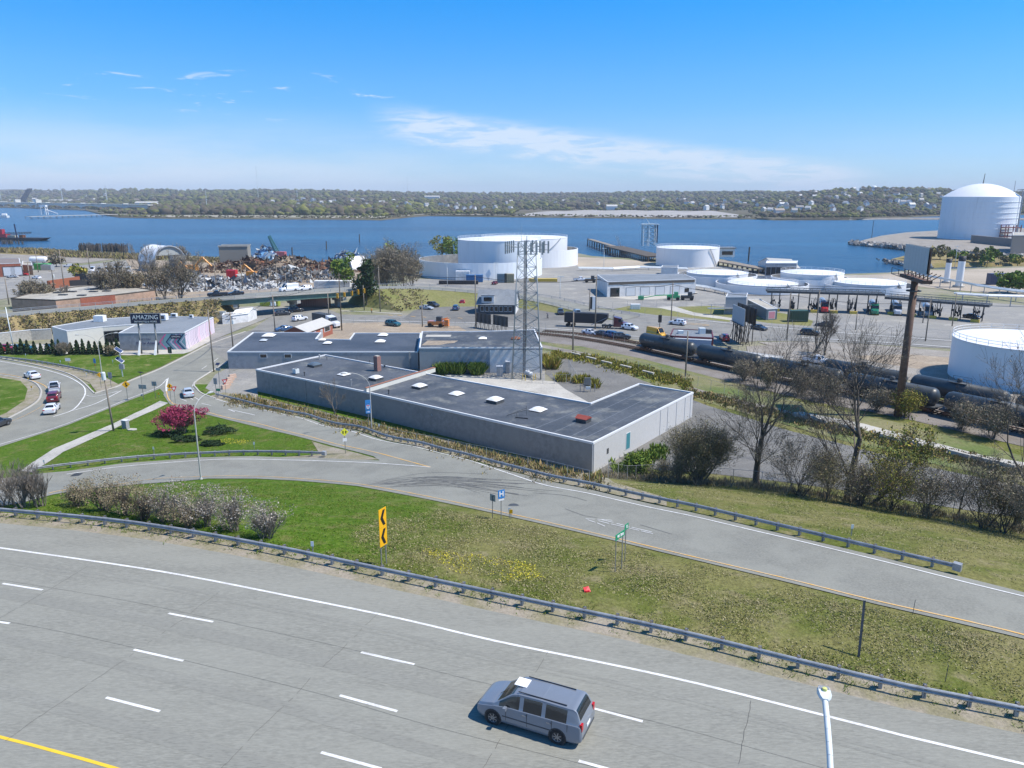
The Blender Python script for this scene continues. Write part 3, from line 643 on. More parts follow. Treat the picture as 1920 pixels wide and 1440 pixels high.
sheet('scrapyard',[(235,486),(330,490),(430,490),(560,502),(620,496),(690,492),(720,520),(700,548),(560,552),(420,560),(300,570),(250,545),(250,510)],m_dirt)
sheet('shore_scrub',[(-300,466),(0,467),(120,474),(240,479),(235,484),(100,480),(0,476),(-300,474)],m_brush if False else m_drygrass)
sheet('forecourt',[(-250,640),(0,650),(100,645),(130,660),(235,660),(330,655),(362,640),(470,600),(440,596),(395,640),(358,660),(345,664),(240,667),(0,662),(-250,652)],m_conc)
sheet('street',[(395,640),(520,590),(610,578),(470,575),(400,580),(380,600)],m_lot)
mw=MB();mo=MB()
for x,y in[(728,592),(745,592),(770,594),(790,595),(836,597),(858,597),(905,600)]:ribbon(mo,[PZ(x,y),PZ(x+9,y+1.2)],0.35,0.2)
for px in([(640,584),(700,586),(755,590)],[(640,601),(700,603),(800,605),(900,606)],[(1070,628),(1200,632)],[(1290,600),(1420,612),(1600,627),(1900,648)],[(1500,634),(1700,646),(1900,662)],[(930,612),(1080,620)]):
 ribbon(mw,smooth([PZ(*q)for q in px],6),0.4,0.2)
for px in([(1270,607),(1330,612)],[(1260,604),(1330,610)]):ribbon(mo,[PZ(*q)for q in px],0.3,0.2)
o=mw.build('road_lines',m_white);o['kind']='structure'
o=mo.build('road_arrows',m_orange);o['kind']='structure'
# plants
def rvec(rr,d,spread):
 u=d.orthogonal().normalized();v=d.cross(u);a=rr.uniform(0,2*math.pi)
 return(d*math.cos(spread)+(u*math.cos(a)+v*math.sin(a))*math.sin(spread)).normalized()
def branch_tree(seed,height,trunk_r,spread=0.6,levels=5,first=0.25,kids=(3,4),up=0.25,ratio=0.72,stems=1,lean=0.0,minr=0.006,droop=0.0,dense=0.72):
 """returns (branch MB, twig tip list)"""
 rr=random.Random(seed);mb=MB();tips=[]
 def grow(p,d,ln,r,lv):
  nseg=3 if lv<3 else 2;q=p;dd=d.copy();r0=r
  for k in range(nseg):
   dd=(dd+Vector((rr.uniform(-1,1),rr.uniform(-1,1),rr.uniform(-0.6,1)*0.5+up-droop*lv))*0.13).normalized()
   q2=q+dd*ln/nseg;r1=max(minr,r0*(0.80 if lv else 0.86));mb.tube(q,q2,r0,r1,6 if lv==0 else 4 if lv<2 else 3,False);q,r0=q2,r1
   if lv>0 or(k+1)/nseg>first:
    if lv<levels:
     for _ in range((1 if rr.random()<dense else 0)+(1 if lv==0 else 0)):
      nd=rvec(rr,dd,spread*rr.uniform(0.7,1.25));nd.z+=up*0.4;nd.normalize()
      grow(q,nd,ln*ratio*rr.uniform(0.6,1.0),max(minr,r0*rr.uniform(0.42,0.62)),lv+1)
   if lv>=levels-1:tips.append((q.copy(),dd.copy()))
  if lv<levels:
   for _ in range(rr.randint(*kids)-1 if lv else 2):
    nd=rvec(rr,dd,spread*rr.uniform(0.25,0.7));grow(q,nd,ln*ratio*rr.uniform(0.75,1.05),r0*0.8,lv+1)
 for s in range(stems):
  d=Vector((lean,0,1)).normalized()if stems==1 else rvec(rr,Vector((0,0,1)),rr.uniform(0.15,0.75));d.z=abs(d.z)+0.2;d.normalize()
  p0=Vector((0,0,-0.3))if stems==1 else Vector((rr.uniform(-.35,.35),rr.uniform(-.35,.35),-0.2))
  grow(p0,d,height*(0.36 if stems==1 else 0.30),trunk_r*(1 if stems==1 else rr.uniform(0.5,1)),0)
 return mb,tips
def leaf_quads(pts,size,seed,per=1,jitter=0.2,flatness=0.6):
 rg=np.random.default_rng(seed);P=np.repeat(np.array([tuple(p)for p in pts]),per,axis=0);P=P+rg.normal(0,jitter,P.shape);k=len(P)
 u=rg.normal(0,1,(k,3));u/=np.linalg.norm(u,axis=1)[:,None];v=rg.normal(0,1,(k,3));v-=(v*u).sum(1)[:,None]*u;v/=np.linalg.norm(v,axis=1)[:,None]
 s=size*np.exp(rg.normal(-.12,.38 if flatness!=.45 else .62,(k,1)));u*=s;v*=s*flatness
 return np.stack([P-u,P+v,P+u,P-v],1).reshape(-1,3)
def leaf_obj(name,V,mat,parent,kind='stuff'):
 o=link(name,quads_mesh(name,V,4,None),mat,parent)
 if kind:o['kind']=kind
 return o
def bare_tree(name,label,P,seed,height,trunk_r,bark=None,bud=None,budsize=0.06,budper=1,budjit=0.12,group=None,rz=0,cat='tree',**k):
 mb,tips=branch_tree(seed,height,trunk_r,**k)
 o=empty(name,label,cat,P,rz,group)
 mb.build('trunk',bark or m_bark,o,smooth=True)
 if bud and tips:leaf_obj('crown',leaf_quads([q for q,_ in tips],budsize,seed,budper,budjit),bud,o)
 return o
def clump_pts(seed,n,rx,ry,rz,clumps=14,tight=0.33,base=0.0):
 rg=np.random.default_rng(seed);d=rg.normal(0,1,(clumps,3));d/=np.linalg.norm(d,axis=1)[:,None];d*=rg.uniform(0.45,0.95,(clumps,1));d[:,2]=np.where(d[:,2]<-0.6,-0.6,d[:,2])
 idx=rg.integers(0,clumps,n);e=rg.normal(0,1,(n,3));e/=np.linalg.norm(e,axis=1)[:,None];e*=rg.uniform(0.35,1.0,(n,1))**0.5*tight*rg.uniform(0.8,1.3,(clumps,1))[idx]
 P=(d[idx]+e)*np.array([rx,ry,rz]);P[:,2]+=rz+base
 return P
def leafy_tree(name,label,P,seed,h,r,mat,n=900,leaf=0.35,trunk=0.25,base=None,bark=None,group=None,cat='tree',clumps=16,jit=0.1):
 o=empty(name,label,cat,P,0,group);base=h*0.2 if base is None else base
 mb=MB();mb.tube((0,0,-0.3),(0,0,h*0.62),trunk,trunk*0.45,6,False);rr=random.Random(seed)
 for k in range(9):
  a=rr.uniform(0,6.28);z=rr.uniform(base*0.8+0.1,h*0.55);mb.tube((0,0,z),(math.cos(a)*r*.75,math.sin(a)*r*.75,z+(h-base)*rr.uniform(0.15,0.4)),trunk*0.35,0.02,4,False)
 mb.build('trunk',bark or m_bark,o)
 pts_=clump_pts(seed,n,r,r,(h-base)/2,clumps);pts_[:,2]+=base
 leaf_obj('crown',leaf_quads(pts_,leaf,seed,1,jit),mat,o)
 return o
 # vehicles (x forward)
def catmull(a,n):
 a=[a[0]]+list(a)+[a[-1]];out=[]
 for i in range(1,len(a)-2):
  for k in range(n):
   t=k/n;p0,p1,p2,p3=(np.array(a[j],float)for j in(i-1,i,i+1,i+2))
   out.append(0.5*((2*p1)+(p2-p0)*t+(2*p0-5*p1+4*p2-p3)*t*t+(3*p1-p0-3*p2+p3)*t**3))
 out.append(np.array(a[-2],float));return out
CARS={'sedan':dict(L=4.75,W=1.83,H=1.45,wb=(0.19,0.80),st=[(0,.32,.55,.60,.80,.62),(.03,.20,.64,.70,.93,.78),(.14,.17,.76,.84,.99,.86),(.27,.17,.86,.95,1,.86),(.31,.17,.90,1.02,1,.82),(.43,.17,.93,1.40,1,.66),(.52,.17,.94,1.45,1,.66),(.56,.17,.94,1.45,1,.66),(.68,.17,.95,1.42,1,.66),(.72,.17,.96,1.37,1,.66),(.84,.19,.98,1.10,.99,.78),(.95,.22,.97,1.06,.96,.80),(.99,.30,.90,.98,.90,.72),(1,.38,.80,.86,.84,.66)],glass=[(4,6),(7,9)],wind=(4,5),rear=(9,10)),'suv':dict(L=4.75,W=1.9,H=1.72,wb=(0.19,0.80),st=[(0,.38,.70,.76,.84,.66),(.03,.26,.84,.92,.95,.80),(.14,.24,.94,1.04,.99,.88),(.25,.24,1.02,1.12,1,.86),(.29,.24,1.06,1.18,1,.82),(.40,.24,1.09,1.64,1,.70),(.50,.24,1.10,1.71,1,.70),(.54,.24,1.10,1.72,1,.70),(.70,.24,1.12,1.71,1,.70),(.73,.24,1.12,1.70,1,.70),(.90,.26,1.14,1.64,.98,.70),(.96,.28,1.12,1.30,.97,.78),(.99,.34,1.00,1.10,.93,.78),(1,.42,.90,.96,.88,.70)],glass=[(4,6),(7,8),(9,10)],wind=(4,5),rear=(10,11)),'minivan':dict(L=5.1,W=1.98,H=1.76,wb=(0.175,0.785),st=[(0,.34,.62,.66,.74,.52),(.015,.24,.72,.80,.88,.70),(.07,.19,.82,.93,.97,.82),(.15,.18,.92,1.05,.995,.86),(.20,.18,.98,1.13,1,.84),(.33,.18,1.06,1.60,1,.74),(.39,.18,1.07,1.70,1,.72),(.42,.18,1.07,1.73,1,.72),(.60,.18,1.09,1.76,1,.72),(.63,.18,1.09,1.76,1,.72),(.80,.18,1.10,1.75,1,.72),(.86,.18,1.10,1.74,1,.72),(.93,.20,1.11,1.70,.985,.72),(.975,.26,1.08,1.28,.96,.80),(.99,.30,1.00,1.10,.93,.80),(1,.40,.86,.92,.88,.72)],glass=[(4,7),(7,9),(9,11)],wind=(4,6),rear=(12,13)),'van':dict(L=5.9,W=2.0,H=2.5,wb=(0.17,0.80),st=[(0,.40,.85,.92,.85,.70),(.02,.28,.98,1.10,.96,.82),(.12,.25,1.15,1.30,1,.86),(.16,.25,1.25,1.42,1,.86),(.25,.25,1.30,2.20,1,.84),(.32,.25,1.32,2.45,1,.86),(.34,.25,1.32,2.48,1,.86),(.60,.25,1.32,2.5,1,.86),(.97,.25,1.32,2.5,1,.86),(1,.35,1.30,2.4,.97,.82)],glass=[(3,5)],wind=(3,5),rear=None),}
CARS['pickup']=dict(L=5.8,W=2.0,H=1.9,wb=(0.18,0.78),st=[(0,.45,.85,.95,.90,.80),(.02,.35,1.0,1.12,.97,.88),(.12,.32,1.1,1.22,1,.90),(.26,.32,1.15,1.28,1,.88),(.28,.32,1.18,1.34,1,.84),(.36,.32,1.2,1.84,1,.76),(.44,.32,1.2,1.9,1,.76),(.46,.32,1.2,1.9,1,.76),(.58,.32,1.2,1.88,1,.76),(.61,.32,1.2,1.30,1,.90),(.62,.32,1.15,1.20,1,.95),(.98,.32,1.15,1.20,.99,.95),(1,.42,1.10,1.15,.96,.90)],glass=[(4,6),(7,8)],wind=(4,5),rear=(8,9))
PROTO={}
def car_parts(kind,pmat,hi=False):
 c=CARS[kind];st=c['st'];Ln,W_=c['L'],c['W']
 ns,nr=(4,4)if hi else(2,2)
 def ring(s):
  t,z0,zb,zr,w_,rw=s;hw_=W_/2*w_;x=Ln*(0.5-t);zm=z0+(zb-z0)*0.5
  return[(x,0,z0),(x,hw_*.80,z0),(x,hw_*.97,z0+.10),(x,hw_,zm),(x,hw_*.97,zb-.02),(x,hw_*.93,zb),(x,W_/2*rw*1.03,zr-max(.03,(zr-zb)*.16)),(x,W_/2*rw*.90,zr-.015),(x,0,zr+.01)]
 grid=[catmull(ring(s),nr)for s in st]
 cols=list(zip(*grid));cols=[catmull(cc,ns)for cc in cols];rows=list(zip(*cols))
 nS=len(rows);nR=len(rows[0]);parts={}
 def part_of(i,j):
  si=i/ns;rj=j/nr
  if c['rear']and c['rear'][0]<=si<c['rear'][1]and 7<=rj:return 'rear_window'
  if c['wind'][0]<=si<c['wind'][1]and 6.9<=rj and rows[i][-1][2]<CARS[kind]['H']-.1:return 'windshield'
  for a,b_ in c['glass']:
   if a+.2<=si<b_-.15 and 5<=rj<6.0 and rows[i][-1][2]>rows[i][5*nr][2]+.22:return 'side_window'
  return 'body'
 for side in(1,-1):
  for i in range(nS-1):
   for j in range(nR-1):
    q=[rows[i][j],rows[i][j+1],rows[i+1][j+1],rows[i+1][j]];q=[(v[0],v[1]*side,v[2])for v in q]
    if side<0:q=q[::-1]
    pn=part_of(i,j)
    if pn=='side_window':pn=('side_window',side)
    parts.setdefault(pn,[]).append(q)
 out=[]
 for k,qs in parts.items():
  nm=k if isinstance(k,str)else k[0];vd={};V_=[];F_=[]
  for q in qs:
   ids=[]
   for p in q:
    kk=tuple(round(float(x),4)for x in p)
    if kk not in vd:vd[kk]=len(V_);V_.append(kk)
    if vd[kk]not in ids:ids.append(vd[kk])
   if len(ids)>2:F_.append(ids)
  me_=bpy.data.meshes.new(nm);me_.from_pydata(V_,[],F_);me_.update();me_.materials.append(m_glass if nm!='body' else pmat)
  for p in me_.polygons:p.use_smooth=True
  out.append((nm,me_,(0,0,0),None))
 r=0.33 if kind in('sedan',)else 0.36 if kind!='van' else 0.36
 for e_,s in((0,1),(-1,-1)):
  mb=MB();rr_=rows[e_];pl=[tuple(map(float,v))for v in rr_]+[(float(v[0]),-float(v[1]),float(v[2]))for v in reversed(rr_[1:-1])];mb.add(pl,[tuple(range(len(pl)))if s>0 else tuple(reversed(range(len(pl))))])
  me_=bpy.data.meshes.new('bumper');me_.from_pydata(mb.v,[],mb.f);me_.materials.append(pmat);out.append(('bumper',me_,(0,0,0),None))
 mb=MB()
 for wb in c['wb']:
  x=Ln*(.5-wb)
  for s in(1,-1):mb.lathe([(0,0),(r+.06,0),(r+.06,-s*.12)],20,(x,s*(W_/2+.006),r+.01),'Y')
 mb.box(-Ln*.44,Ln*.44,-W_*.4,W_*.4,.14,.3)
 me_=bpy.data.meshes.new('wheel_arch');me_.from_pydata(mb.v,[],mb.f);me_.materials.append(m_black);out.append(('underbody',me_,(0,0,0),None))
 wm=MB();wm.lathe([(r*.6,-.10),(r*.94,-.11),(r,-.07),(r,.07),(r*.94,.11),(r*.6,.10)],22,axis='Y');tm=bpy.data.meshes.new('tyre');tm.from_pydata(wm.v,[],wm.f);tm.materials.append(m_tyre)
 wm=MB();wm.lathe([(0,.085),(r*.14,.10),(r*.16,.075)],10,axis='Y');wm.lathe([(0,-.085),(r*.14,-.10),(r*.16,-.075)],10,axis='Y');wm.lathe([(r*.5,.06),(r*.63,.105),(r*.63,-.105),(r*.5,-.06)],22,axis='Y')
 for k in range(7):
  a=k*2*math.pi/7
  for s in(.085,-.085):wm.tube((math.cos(a)*r*.1,s,math.sin(a)*r*.1),(math.cos(a)*r*.6,s,math.sin(a)*r*.6),.03,.022,4)
 rm=bpy.data.meshes.new('rim');rm.from_pydata(wm.v,[],wm.f);rm.materials.append(m_rim)
 for wb in c['wb']:
  for s in(1,-1):out.append(('wheel',None,(Ln*(.5-wb),s*(W_/2-.085),r),[('tyre',tm),('rim',rm)]))
 b0=st[1];b1=st[-2]
 for s in(1,-1):
  hx=Ln*(.5-.018);hz=b0[2]-.09;hy=s*W_/2*b0[4]*.74;mb=MB();mb.cbox((hx,hy,hz),(.10,.34,.13));me_=bpy.data.meshes.new('headlight');me_.from_pydata(mb.v,[],mb.f);me_.materials.append(m_lens);out.append(('headlight',me_,(0,0,0),None))
  tx=-Ln*(.5-.012);tz=b1[2]-(.05 if kind=='sedan' else-.02 if kind!='pickup' else .1);ty=s*W_/2*b1[4]*.84;mb=MB();mb.cbox((tx,ty,tz),(.12,.30 if kind=='sedan' else .2,.16 if kind=='sedan' else .34));me_=bpy.data.meshes.new('taillight');me_.from_pydata(mb.v,[],mb.f);me_.materials.append(m_red);out.append(('taillight',me_,(0,0,0),None))
  mx_=Ln*(.5-.30);mb=MB();mb.cbox((mx_,s*(W_/2+.09),CARS[kind]['st'][4][2]+.08),(.14,.2,.15));me_=bpy.data.meshes.new('mirror');me_.from_pydata(mb.v,[],mb.f);me_.materials.append(pmat if kind!='van' else m_black);out.append(('mirror',me_,(0,0,0),None))
 mb=MB();mb.cbox((-Ln/2-.005,0,.62 if kind=='sedan' else .75),(.02,.42,.15));me_=bpy.data.meshes.new('number_plate');me_.from_pydata(mb.v,[],mb.f);me_.materials.append(m_signwht);out.append(('number_plate',me_,(0,0,0),None))
 if kind=='pickup':
  mb=MB();mb.box(-Ln*.475,-Ln*.125,-.8,.8,1.18,1.235);me_=bpy.data.meshes.new('load_bed');me_.from_pydata(mb.v,[],mb.f);me_.materials.append(m_black);out.append(('load_bed',me_,(0,0,0),None))
 return out
def car(kind,colname,rgb,px,px2=None,label='',name=None,rz=None,cat=None,group=None,hi=False,z=None,scale=1.0):
 p=G(*px)if z is None else PZ(px[0],px[1],z)
 if px2 is not None:
  q=G(*px2)if z is None else PZ(px2[0],px2[1],z);rz=math.atan2(q.y-p.y,q.x-p.x)
 key=(kind,colname,hi)
 if key not in PROTO:PROTO[key]=car_parts(kind,paint('paint_'+colname,rgb),hi)
 o=empty(name or{'sedan':'parked_car','suv':'parked_suv','minivan':'minivan','van':'cargo_van','pickup':'pickup_truck'}[kind],label,cat or{'sedan':'car','suv':'car','minivan':'minivan','van':'van','pickup':'pickup truck'}[kind],(p.x,p.y,p.z+(0.055 if z is None else 0.0)),rz,group)
 if z is None:
  d=Vector((math.cos(rz),math.sin(rz),0));za=H(p.x+d.x*1.5,p.y+d.y*1.5);zb=H(p.x-d.x*1.5,p.y-d.y*1.5);o.rotation_euler=(0,-math.atan2(za-zb,3.0),rz)
 o.scale=(scale,)*3
 for nm,me_,loc,kids in PROTO[key]:
  c=bpy.data.objects.new(nm,me_);col.objects.link(c);c.parent=o;c.location=loc
  for kn,km in kids or():
   k=bpy.data.objects.new(kn,km);col.objects.link(k);k.parent=c
 return o
 # guardrails
RAILMESH={}
def guardrail(label,px,f=None,h=0.72,flare=True,side=1,term=None,lift=0.0,post=1.9):
 f=f or G
 ps=smooth([Vector((p.x,p.y,0))for p in(f(*q)for q in px)],1.9)
 hz=(lambda x,y:H(x,y))if f is G else(lambda x,y:lift)
 n=len(ps);base=ps[n//2];o=empty('guardrail',label,'guardrail',(base.x,base.y,hz(base.x,base.y)),0,'steel guardrails along the roads');B=o.location.copy()
 prof=[(0.00,.155),(.04,.15),(.085,.10),(.085,.06),(.02,.015),(.02,-.015),(.085,-.06),(.085,-.10),(.04,-.15),(0,-.155)]
 mb=MB();vs=[]
 for i,p in enumerate(ps):
  d=(ps[min(i+1,n-1)]-ps[max(i-1,0)]).normalized();nn=Vector((-d.y,d.x,0))*side
  for a,b_ in prof:q=p+nn*a;vs.append(Vector((q.x,q.y,hz(p.x,p.y)+h-.16+b_))-B)
 k=len(prof);mb.add(vs,[(i*k+j,i*k+j+1,(i+1)*k+j+1,(i+1)*k+j)for i in range(n-1)for j in range(k-1)])
 mb.build('rail',m_galv,o,smooth=False)
 if 'post' not in RAILMESH:
  q=MB();q.box(-.075,.075,-.01,.01,-.6,h-.02);q.box(-.085,.085,-.1,-.085,-.6,h-.02);q.box(-.085,.085,.085,.1,-.6,h-.02);q.box(-.01,.01,-.1,.1,-.6,h-.02)
  me_=bpy.data.meshes.new('post');me_.from_pydata(q.v,[],q.f);me_.materials.append(m_galv);RAILMESH['post']=me_
  q=MB();q.box(-.06,.06,-.10,.09,h-.34,h-.0);me_=bpy.data.meshes.new('block');me_.from_pydata(q.v,[],q.f);me_.materials.append(m_wooddk);RAILMESH['block']=me_
 Lp=plen(ps);s=0.3;i=0
 while s<Lp:
  c=cutlen(ps,s,s+.2)
  if len(c)<2:break
  p=c[0];d=(c[-1]-c[0]).normalized();rz=math.atan2(d.y,d.x);nn=Vector((-d.y,d.x,0))*side
  for nm,off in(('post',-.20),('block',-.07)):
   q=p+nn*off;c2=bpy.data.objects.new(nm,RAILMESH[nm]);col.objects.link(c2);c2.parent=o;c2.location=Vector((q.x,q.y,hz(p.x,p.y)))-B;c2.rotation_euler=(0,0,rz)
  s+=post
 if term is not None:
  i=0 if term==0 else-1;p=ps[i];d=(ps[1]-ps[0])if term==0 else(ps[-2]-ps[-1]);d.normalize();mb=MB();mb.cbox(Vector((p.x,p.y,hz(p.x,p.y)+h-.18))-B-d*.25,(.5,.42,.5),Matrix.Rotation(math.atan2(d.y,d.x),3,'Z'));mb.build('end_terminal',m_galv,o)
 return o
def pole_obj(name,label,cat,px,top,r,mat,r1=None,group=None,arms=None,n=8,z=None,P=None):
 p=P or(G(*px)if z is None else PZ(px[0],px[1],z));t_=top_z(p,top)if top is not None else None
 h=t_-p.z;mb=MB();mb.tube((0,0,-0.4),(0,0,h),r,r1 or r*.75,n);o=empty(name,label,cat,p,0,group);mb.build('pole',mat,o,smooth=True)
 return o,h
def txt(s,size,mat,parent,loc,rot,depth=0.01,name='lettering',align='CENTER',sx=1.0,bold=0.0,shear=0.0):
 cu=bpy.data.curves.new(name,'FONT');cu.body=s;cu.size=size;cu.align_x=align;cu.align_y='CENTER';cu.extrude=depth;cu.offset=bold;cu.shear=shear
 tmp=bpy.data.objects.new(name,cu);col.objects.link(tmp);bpy.context.view_layer.update()
 me_=bpy.data.meshes.new_from_object(tmp.evaluated_get(bpy.context.evaluated_depsgraph_get()));col.objects.unlink(tmp);bpy.data.objects.remove(tmp)
 me_.materials.clear();me_.materials.append(mat)
 o=bpy.data.objects.new(name,me_);col.objects.link(o);o.parent=parent;o.location=loc;o.rotation_euler=rot;o.scale=(sx,1,1);return o
def dens(ps,step=4):
 ps=[ps[0]*2-ps[1]]+ps+[ps[-1]*2-ps[-2]];out=[]
 for i in range(1,len(ps)-2):
  p0,p1,p2,p3=ps[i-1:i+3];n=max(1,int((p2-p1).length/step))
  for k in range(n):t=k/n;out.append(0.5*((2*p1)+(p2-p0)*t+(2*p0-5*p1+4*p2-p3)*t*t+(3*p1-p0-3*p2+p3)*t**3))
 return out+[ps[-2]]
 # foreground things
EZ=lambda x,y:PZ(x,y,ZH)
guardrail('long steel guardrail between the highway and the green embankment, nearest the camera',edge_px,f=EZ,lift=ZH,side=-1,post=1.9)
guardrail('steel guardrail along the far side of the ramp, ending in dry grass',[(405,744),(480,763),(600,791),(700,815),(800,840),(900,866),(1000,893),(1112,917),(1250,948),(1400,982),(1500,1006),(1600,1030),(1700,1054),(1785,1074)],side=-1,term=1)
guardrail('steel guardrail beside the loop ramp, below the lawn with the magenta tree',[(60,887),(120,879),(225,867),(330,859),(420,855),(500,854),(560,855),(605,857)],side=-1,term=1)
guardrail('low steel guardrail behind the curved exit road, left of the solar panels',[(-60,662),(0,673),(60,680),(129,692),(187,705)],side=-1,term=1)
car('minivan','silver_blue',(0.20,0.225,0.265),(1003,1352),(903,1322),'silver blue minivan driving left on the wide highway in the foreground',name='minivan',hi=True,z=ZH+0.035)
van=col.objects[-1]
while van.parent:van=van.parent
mb=MB();mb.box(0.35,0.95,-.42,.18,1.745,1.765);mb.build('roof_sticker',m_signwht,van)
for s in(1,-1):
 mb=MB();mb.tube((.55,s*.60,1.775),(-1.75,s*.60,1.775),.025,.025,6);mb.build('roof_rail',m_black,van)
for s in(1,-1):
 for x,z0,z1 in((1.02,.42,1.04),(.0,.40,1.06),(-1.18,.42,1.08),(-1.9,.75,1.09)):mb=MB();mb.cbox((x,s*.972,(z0+z1)/2),(.014,.05,z1-z0));mb.build('door_seam',m_black,van)
 mb=MB();mb.cbox((-.05,s*.985,.60),(2.5,.03,.05));mb.build('side_moulding',m_dark,van)
 for x in(.12,-1.05):mb=MB();mb.cbox((x,s*.985,.93),(.2,.05,.035));mb.build('door_handle',m_rim,van)
mb=MB();mb.cbox((-2.54,0,.47),(.06,1.5,.1));mb.build('rear_bumper_strip',m_dark,van);mb=MB();mb.cbox((2.50,0,.52),(.08,1.1,.14));mb.build('grille',m_black,van)
mb=MB();mb.tube((1.56,.35,1.22),(1.25,-.25,1.30),.012,.012,4);mb.build('wiper',m_black,van)
def davit(name,label,P,h,arm,adir,r=0.10,mat=m_lamp,group='curved street lamps by the ramps',head=0.75,both=False):
 o=empty(name,label,'street lamp',P,0,group)
 mb=MB();mb.tube((0,0,-.2),(0,0,h-arm*.75),r,r*.72,10,False);mb.lathe([(r*1.9,0),(r*1.9,.1),(r,.25)],10);mb.build('pole',mat,o,smooth=True)
 for sgn in((1,-1)if both else(1,)):
  d=Vector((math.cos(adir),math.sin(adir),0))*sgn;pts_=[]
  for k in range(11):
   a=k/10*math.pi*.5;pts_.append(Vector((0,0,h-arm*.75))+d*(arm*(1-math.cos(a)))+Vector((0,0,arm*.75*math.sin(a))))
  mb=MB();mb.path(pts_,r*.45,8);mb.build('arm',mat,o,smooth=True)
  e=pts_[-1]+d*head*.45;mb=MB();R3=Matrix.Rotation(math.atan2(d.y,d.x),3,'Z')
  vs=[]
  for x,wd,zt in((-.5,.10,.05),(-.3,.16,.09),(.15,.21,.12),(.42,.17,.10),(.5,.08,.05)):
   for y,z in((-wd,0),(-wd*.8,zt),(wd*.8,zt),(wd,0),(wd*.7,-.07),(-wd*.7,-.07)):vs.append(e+R3@Vector((x*head,y*head/.75,z)))
  mb.add(vs,[(i*6+j,i*6+(j+1)%6,(i+1)*6+(j+1)%6,(i+1)*6+j)for i in range(4)for j in range(6)]+[(5,4,3,2,1,0),tuple(24+j for j in range(6))]);mb.build('lamp_head',mat,o,smooth=False)
  mb=MB();mb.lathe([(0,.16),(.07,.15),(.08,.09)],12,e+d*-.02);mb.build('photocell',m_lens,o)
 return o
p=G(377,899);davit('street_lamp','tall grey street lamp with curved arm between the loop ramp and the lawn',p,top_z(p,747)-p.z,2.4,R(70))
p=G(697,806);davit('street_lamp','tall grey street lamp arching over the ramp in front of the long grey building',p,top_z(p,695)-p.z,3.3,R(208))
p=G(192,708);davit('street_lamp','grey street lamp with two arms on the lawn before the low white shop',p,top_z(p,626)-p.z,3.0,R(20),both=True)
pt=Vector((0,0,0));d=ray(1546,1304);k=20.0/(d.y*CP-d.z*SP);hd=Vector((0,0,HC))+d*k
o=empty('street_lamp','pale street lamp in the foreground, its flat head seen from above at the bottom right','street lamp',(7.42,14.6,ZH));B0_=o.location.copy()
mb=MB();pp_=dens([hd,Vector((7.95,16.4,21.95)),Vector((7.73,15.6,21.5)),Vector((7.55,15.0,20.8)),Vector((7.45,14.7,19.6)),Vector((7.42,14.6,18)),Vector((7.42,14.6,ZH))],.3);mb.path([p-B0_ for p in pp_],.075,10);mb.build('pole',m_lampw,o,smooth=True)
e=hd-B0_;dd=(hd-pp_[2]).normalized();R3=Matrix.Rotation(math.atan2(dd.y,dd.x),3,'Z');mb=MB();vs=[]
for x,wd,zt in((-.22,.08,.05),(-.12,.15,.08),(.05,.19,.11),(.25,.17,.09),(.33,.10,.04)):
 for y,z in((-wd,0),(-wd*.8,zt),(wd*.8,zt),(wd,0),(wd*.7,-.07),(-wd*.7,-.07)):vs.append(e+R3@Vector((x,y,z)))
mb.add(vs,[(i*6+j,i*6+(j+1)%6,(i+1)*6+(j+1)%6,(i+1)*6+j)for i in range(4)for j in range(6)]+[(5,4,3,2,1,0),tuple(24+j for j in range(6))]);mb.build('lamp_head',m_lampw,o)
mb=MB();mb.lathe([(0,.18),(.06,.17),(.07,.09)],12,e+R3@Vector((.08,0,0)));mb.build('photocell',flat('photocell_yellow',(.6,.6,.2)),o)
for k in range(7):mb=MB();mb.cbox(e+R3@Vector((.12+k*.03,0,.105-k*.006)),(.012,.26,.03),R3);mb.build('cooling_fin',m_galv,o)
def utility(label,px,top,P=None,arms=1,trans=0,mat=None,r=.17,name='utility_pole',az=0.3,z=None,group='wooden utility poles',ins=True):
 o,h=pole_obj(name,label,'utility pole',px,top,r,mat or m_wood,r*.7,group,P=P,z=z)
 for k in range(arms):
  mb=MB();mb.cbox((0,0,h-.5-k*1.2),(2.4,.12,.14),Matrix.Rotation(az,3,'Z'));mb.build('crossarm',m_wooddk,o)
  if ins:
   for s in(-1.1,-.6,.6,1.1):
    mb=MB();mb.lathe([(.03,0),(.07,.05),(.05,.12),(.07,.17),(0,.2)],6,(s*math.cos(az),s*math.sin(az),h-.42-k*1.2));mb.build('insulator',m_lens,o)
 for k in range(trans):
  a=az+k*2.1;mb=MB();mb.lathe([(0,0),(.28,0),(.28,.95),(.2,1.05),(0,1.08)],12,(math.cos(a)*.48,math.sin(a)*.48,h-2.9));mb.build('transformer',m_lampw,o,smooth=False)
 return o,h
o,h=utility('leaning wooden utility pole with grey transformer beside the concrete path',(213,808),702,arms=0,trans=0,r=.16)
mb=MB();mb.lathe([(0,-.55),(.30,-.55),(.30,.5),(.24,.62),(0,.66)],14,(.1,-.35,h-.2));mb.build('transformer',m_lampw,o)
o.rotation_euler=(0,R(-2.2),0)
p=G(27,661);q_top=576
mb=MB();o=empty('leaning_pole','white tubular pole leaning left behind the row of small cedars','pole',p);hh_=top_z(p,576)-p.z;mb.tube((0,0,0),(-.35,0,hh_),.13,.09,8);mb.build('pole',m_lampw,o,smooth=True);mb=MB();mb.lathe([(.28,0),(.2,.3),(.13,.4)],10);mb.build('base',m_lampw,o)
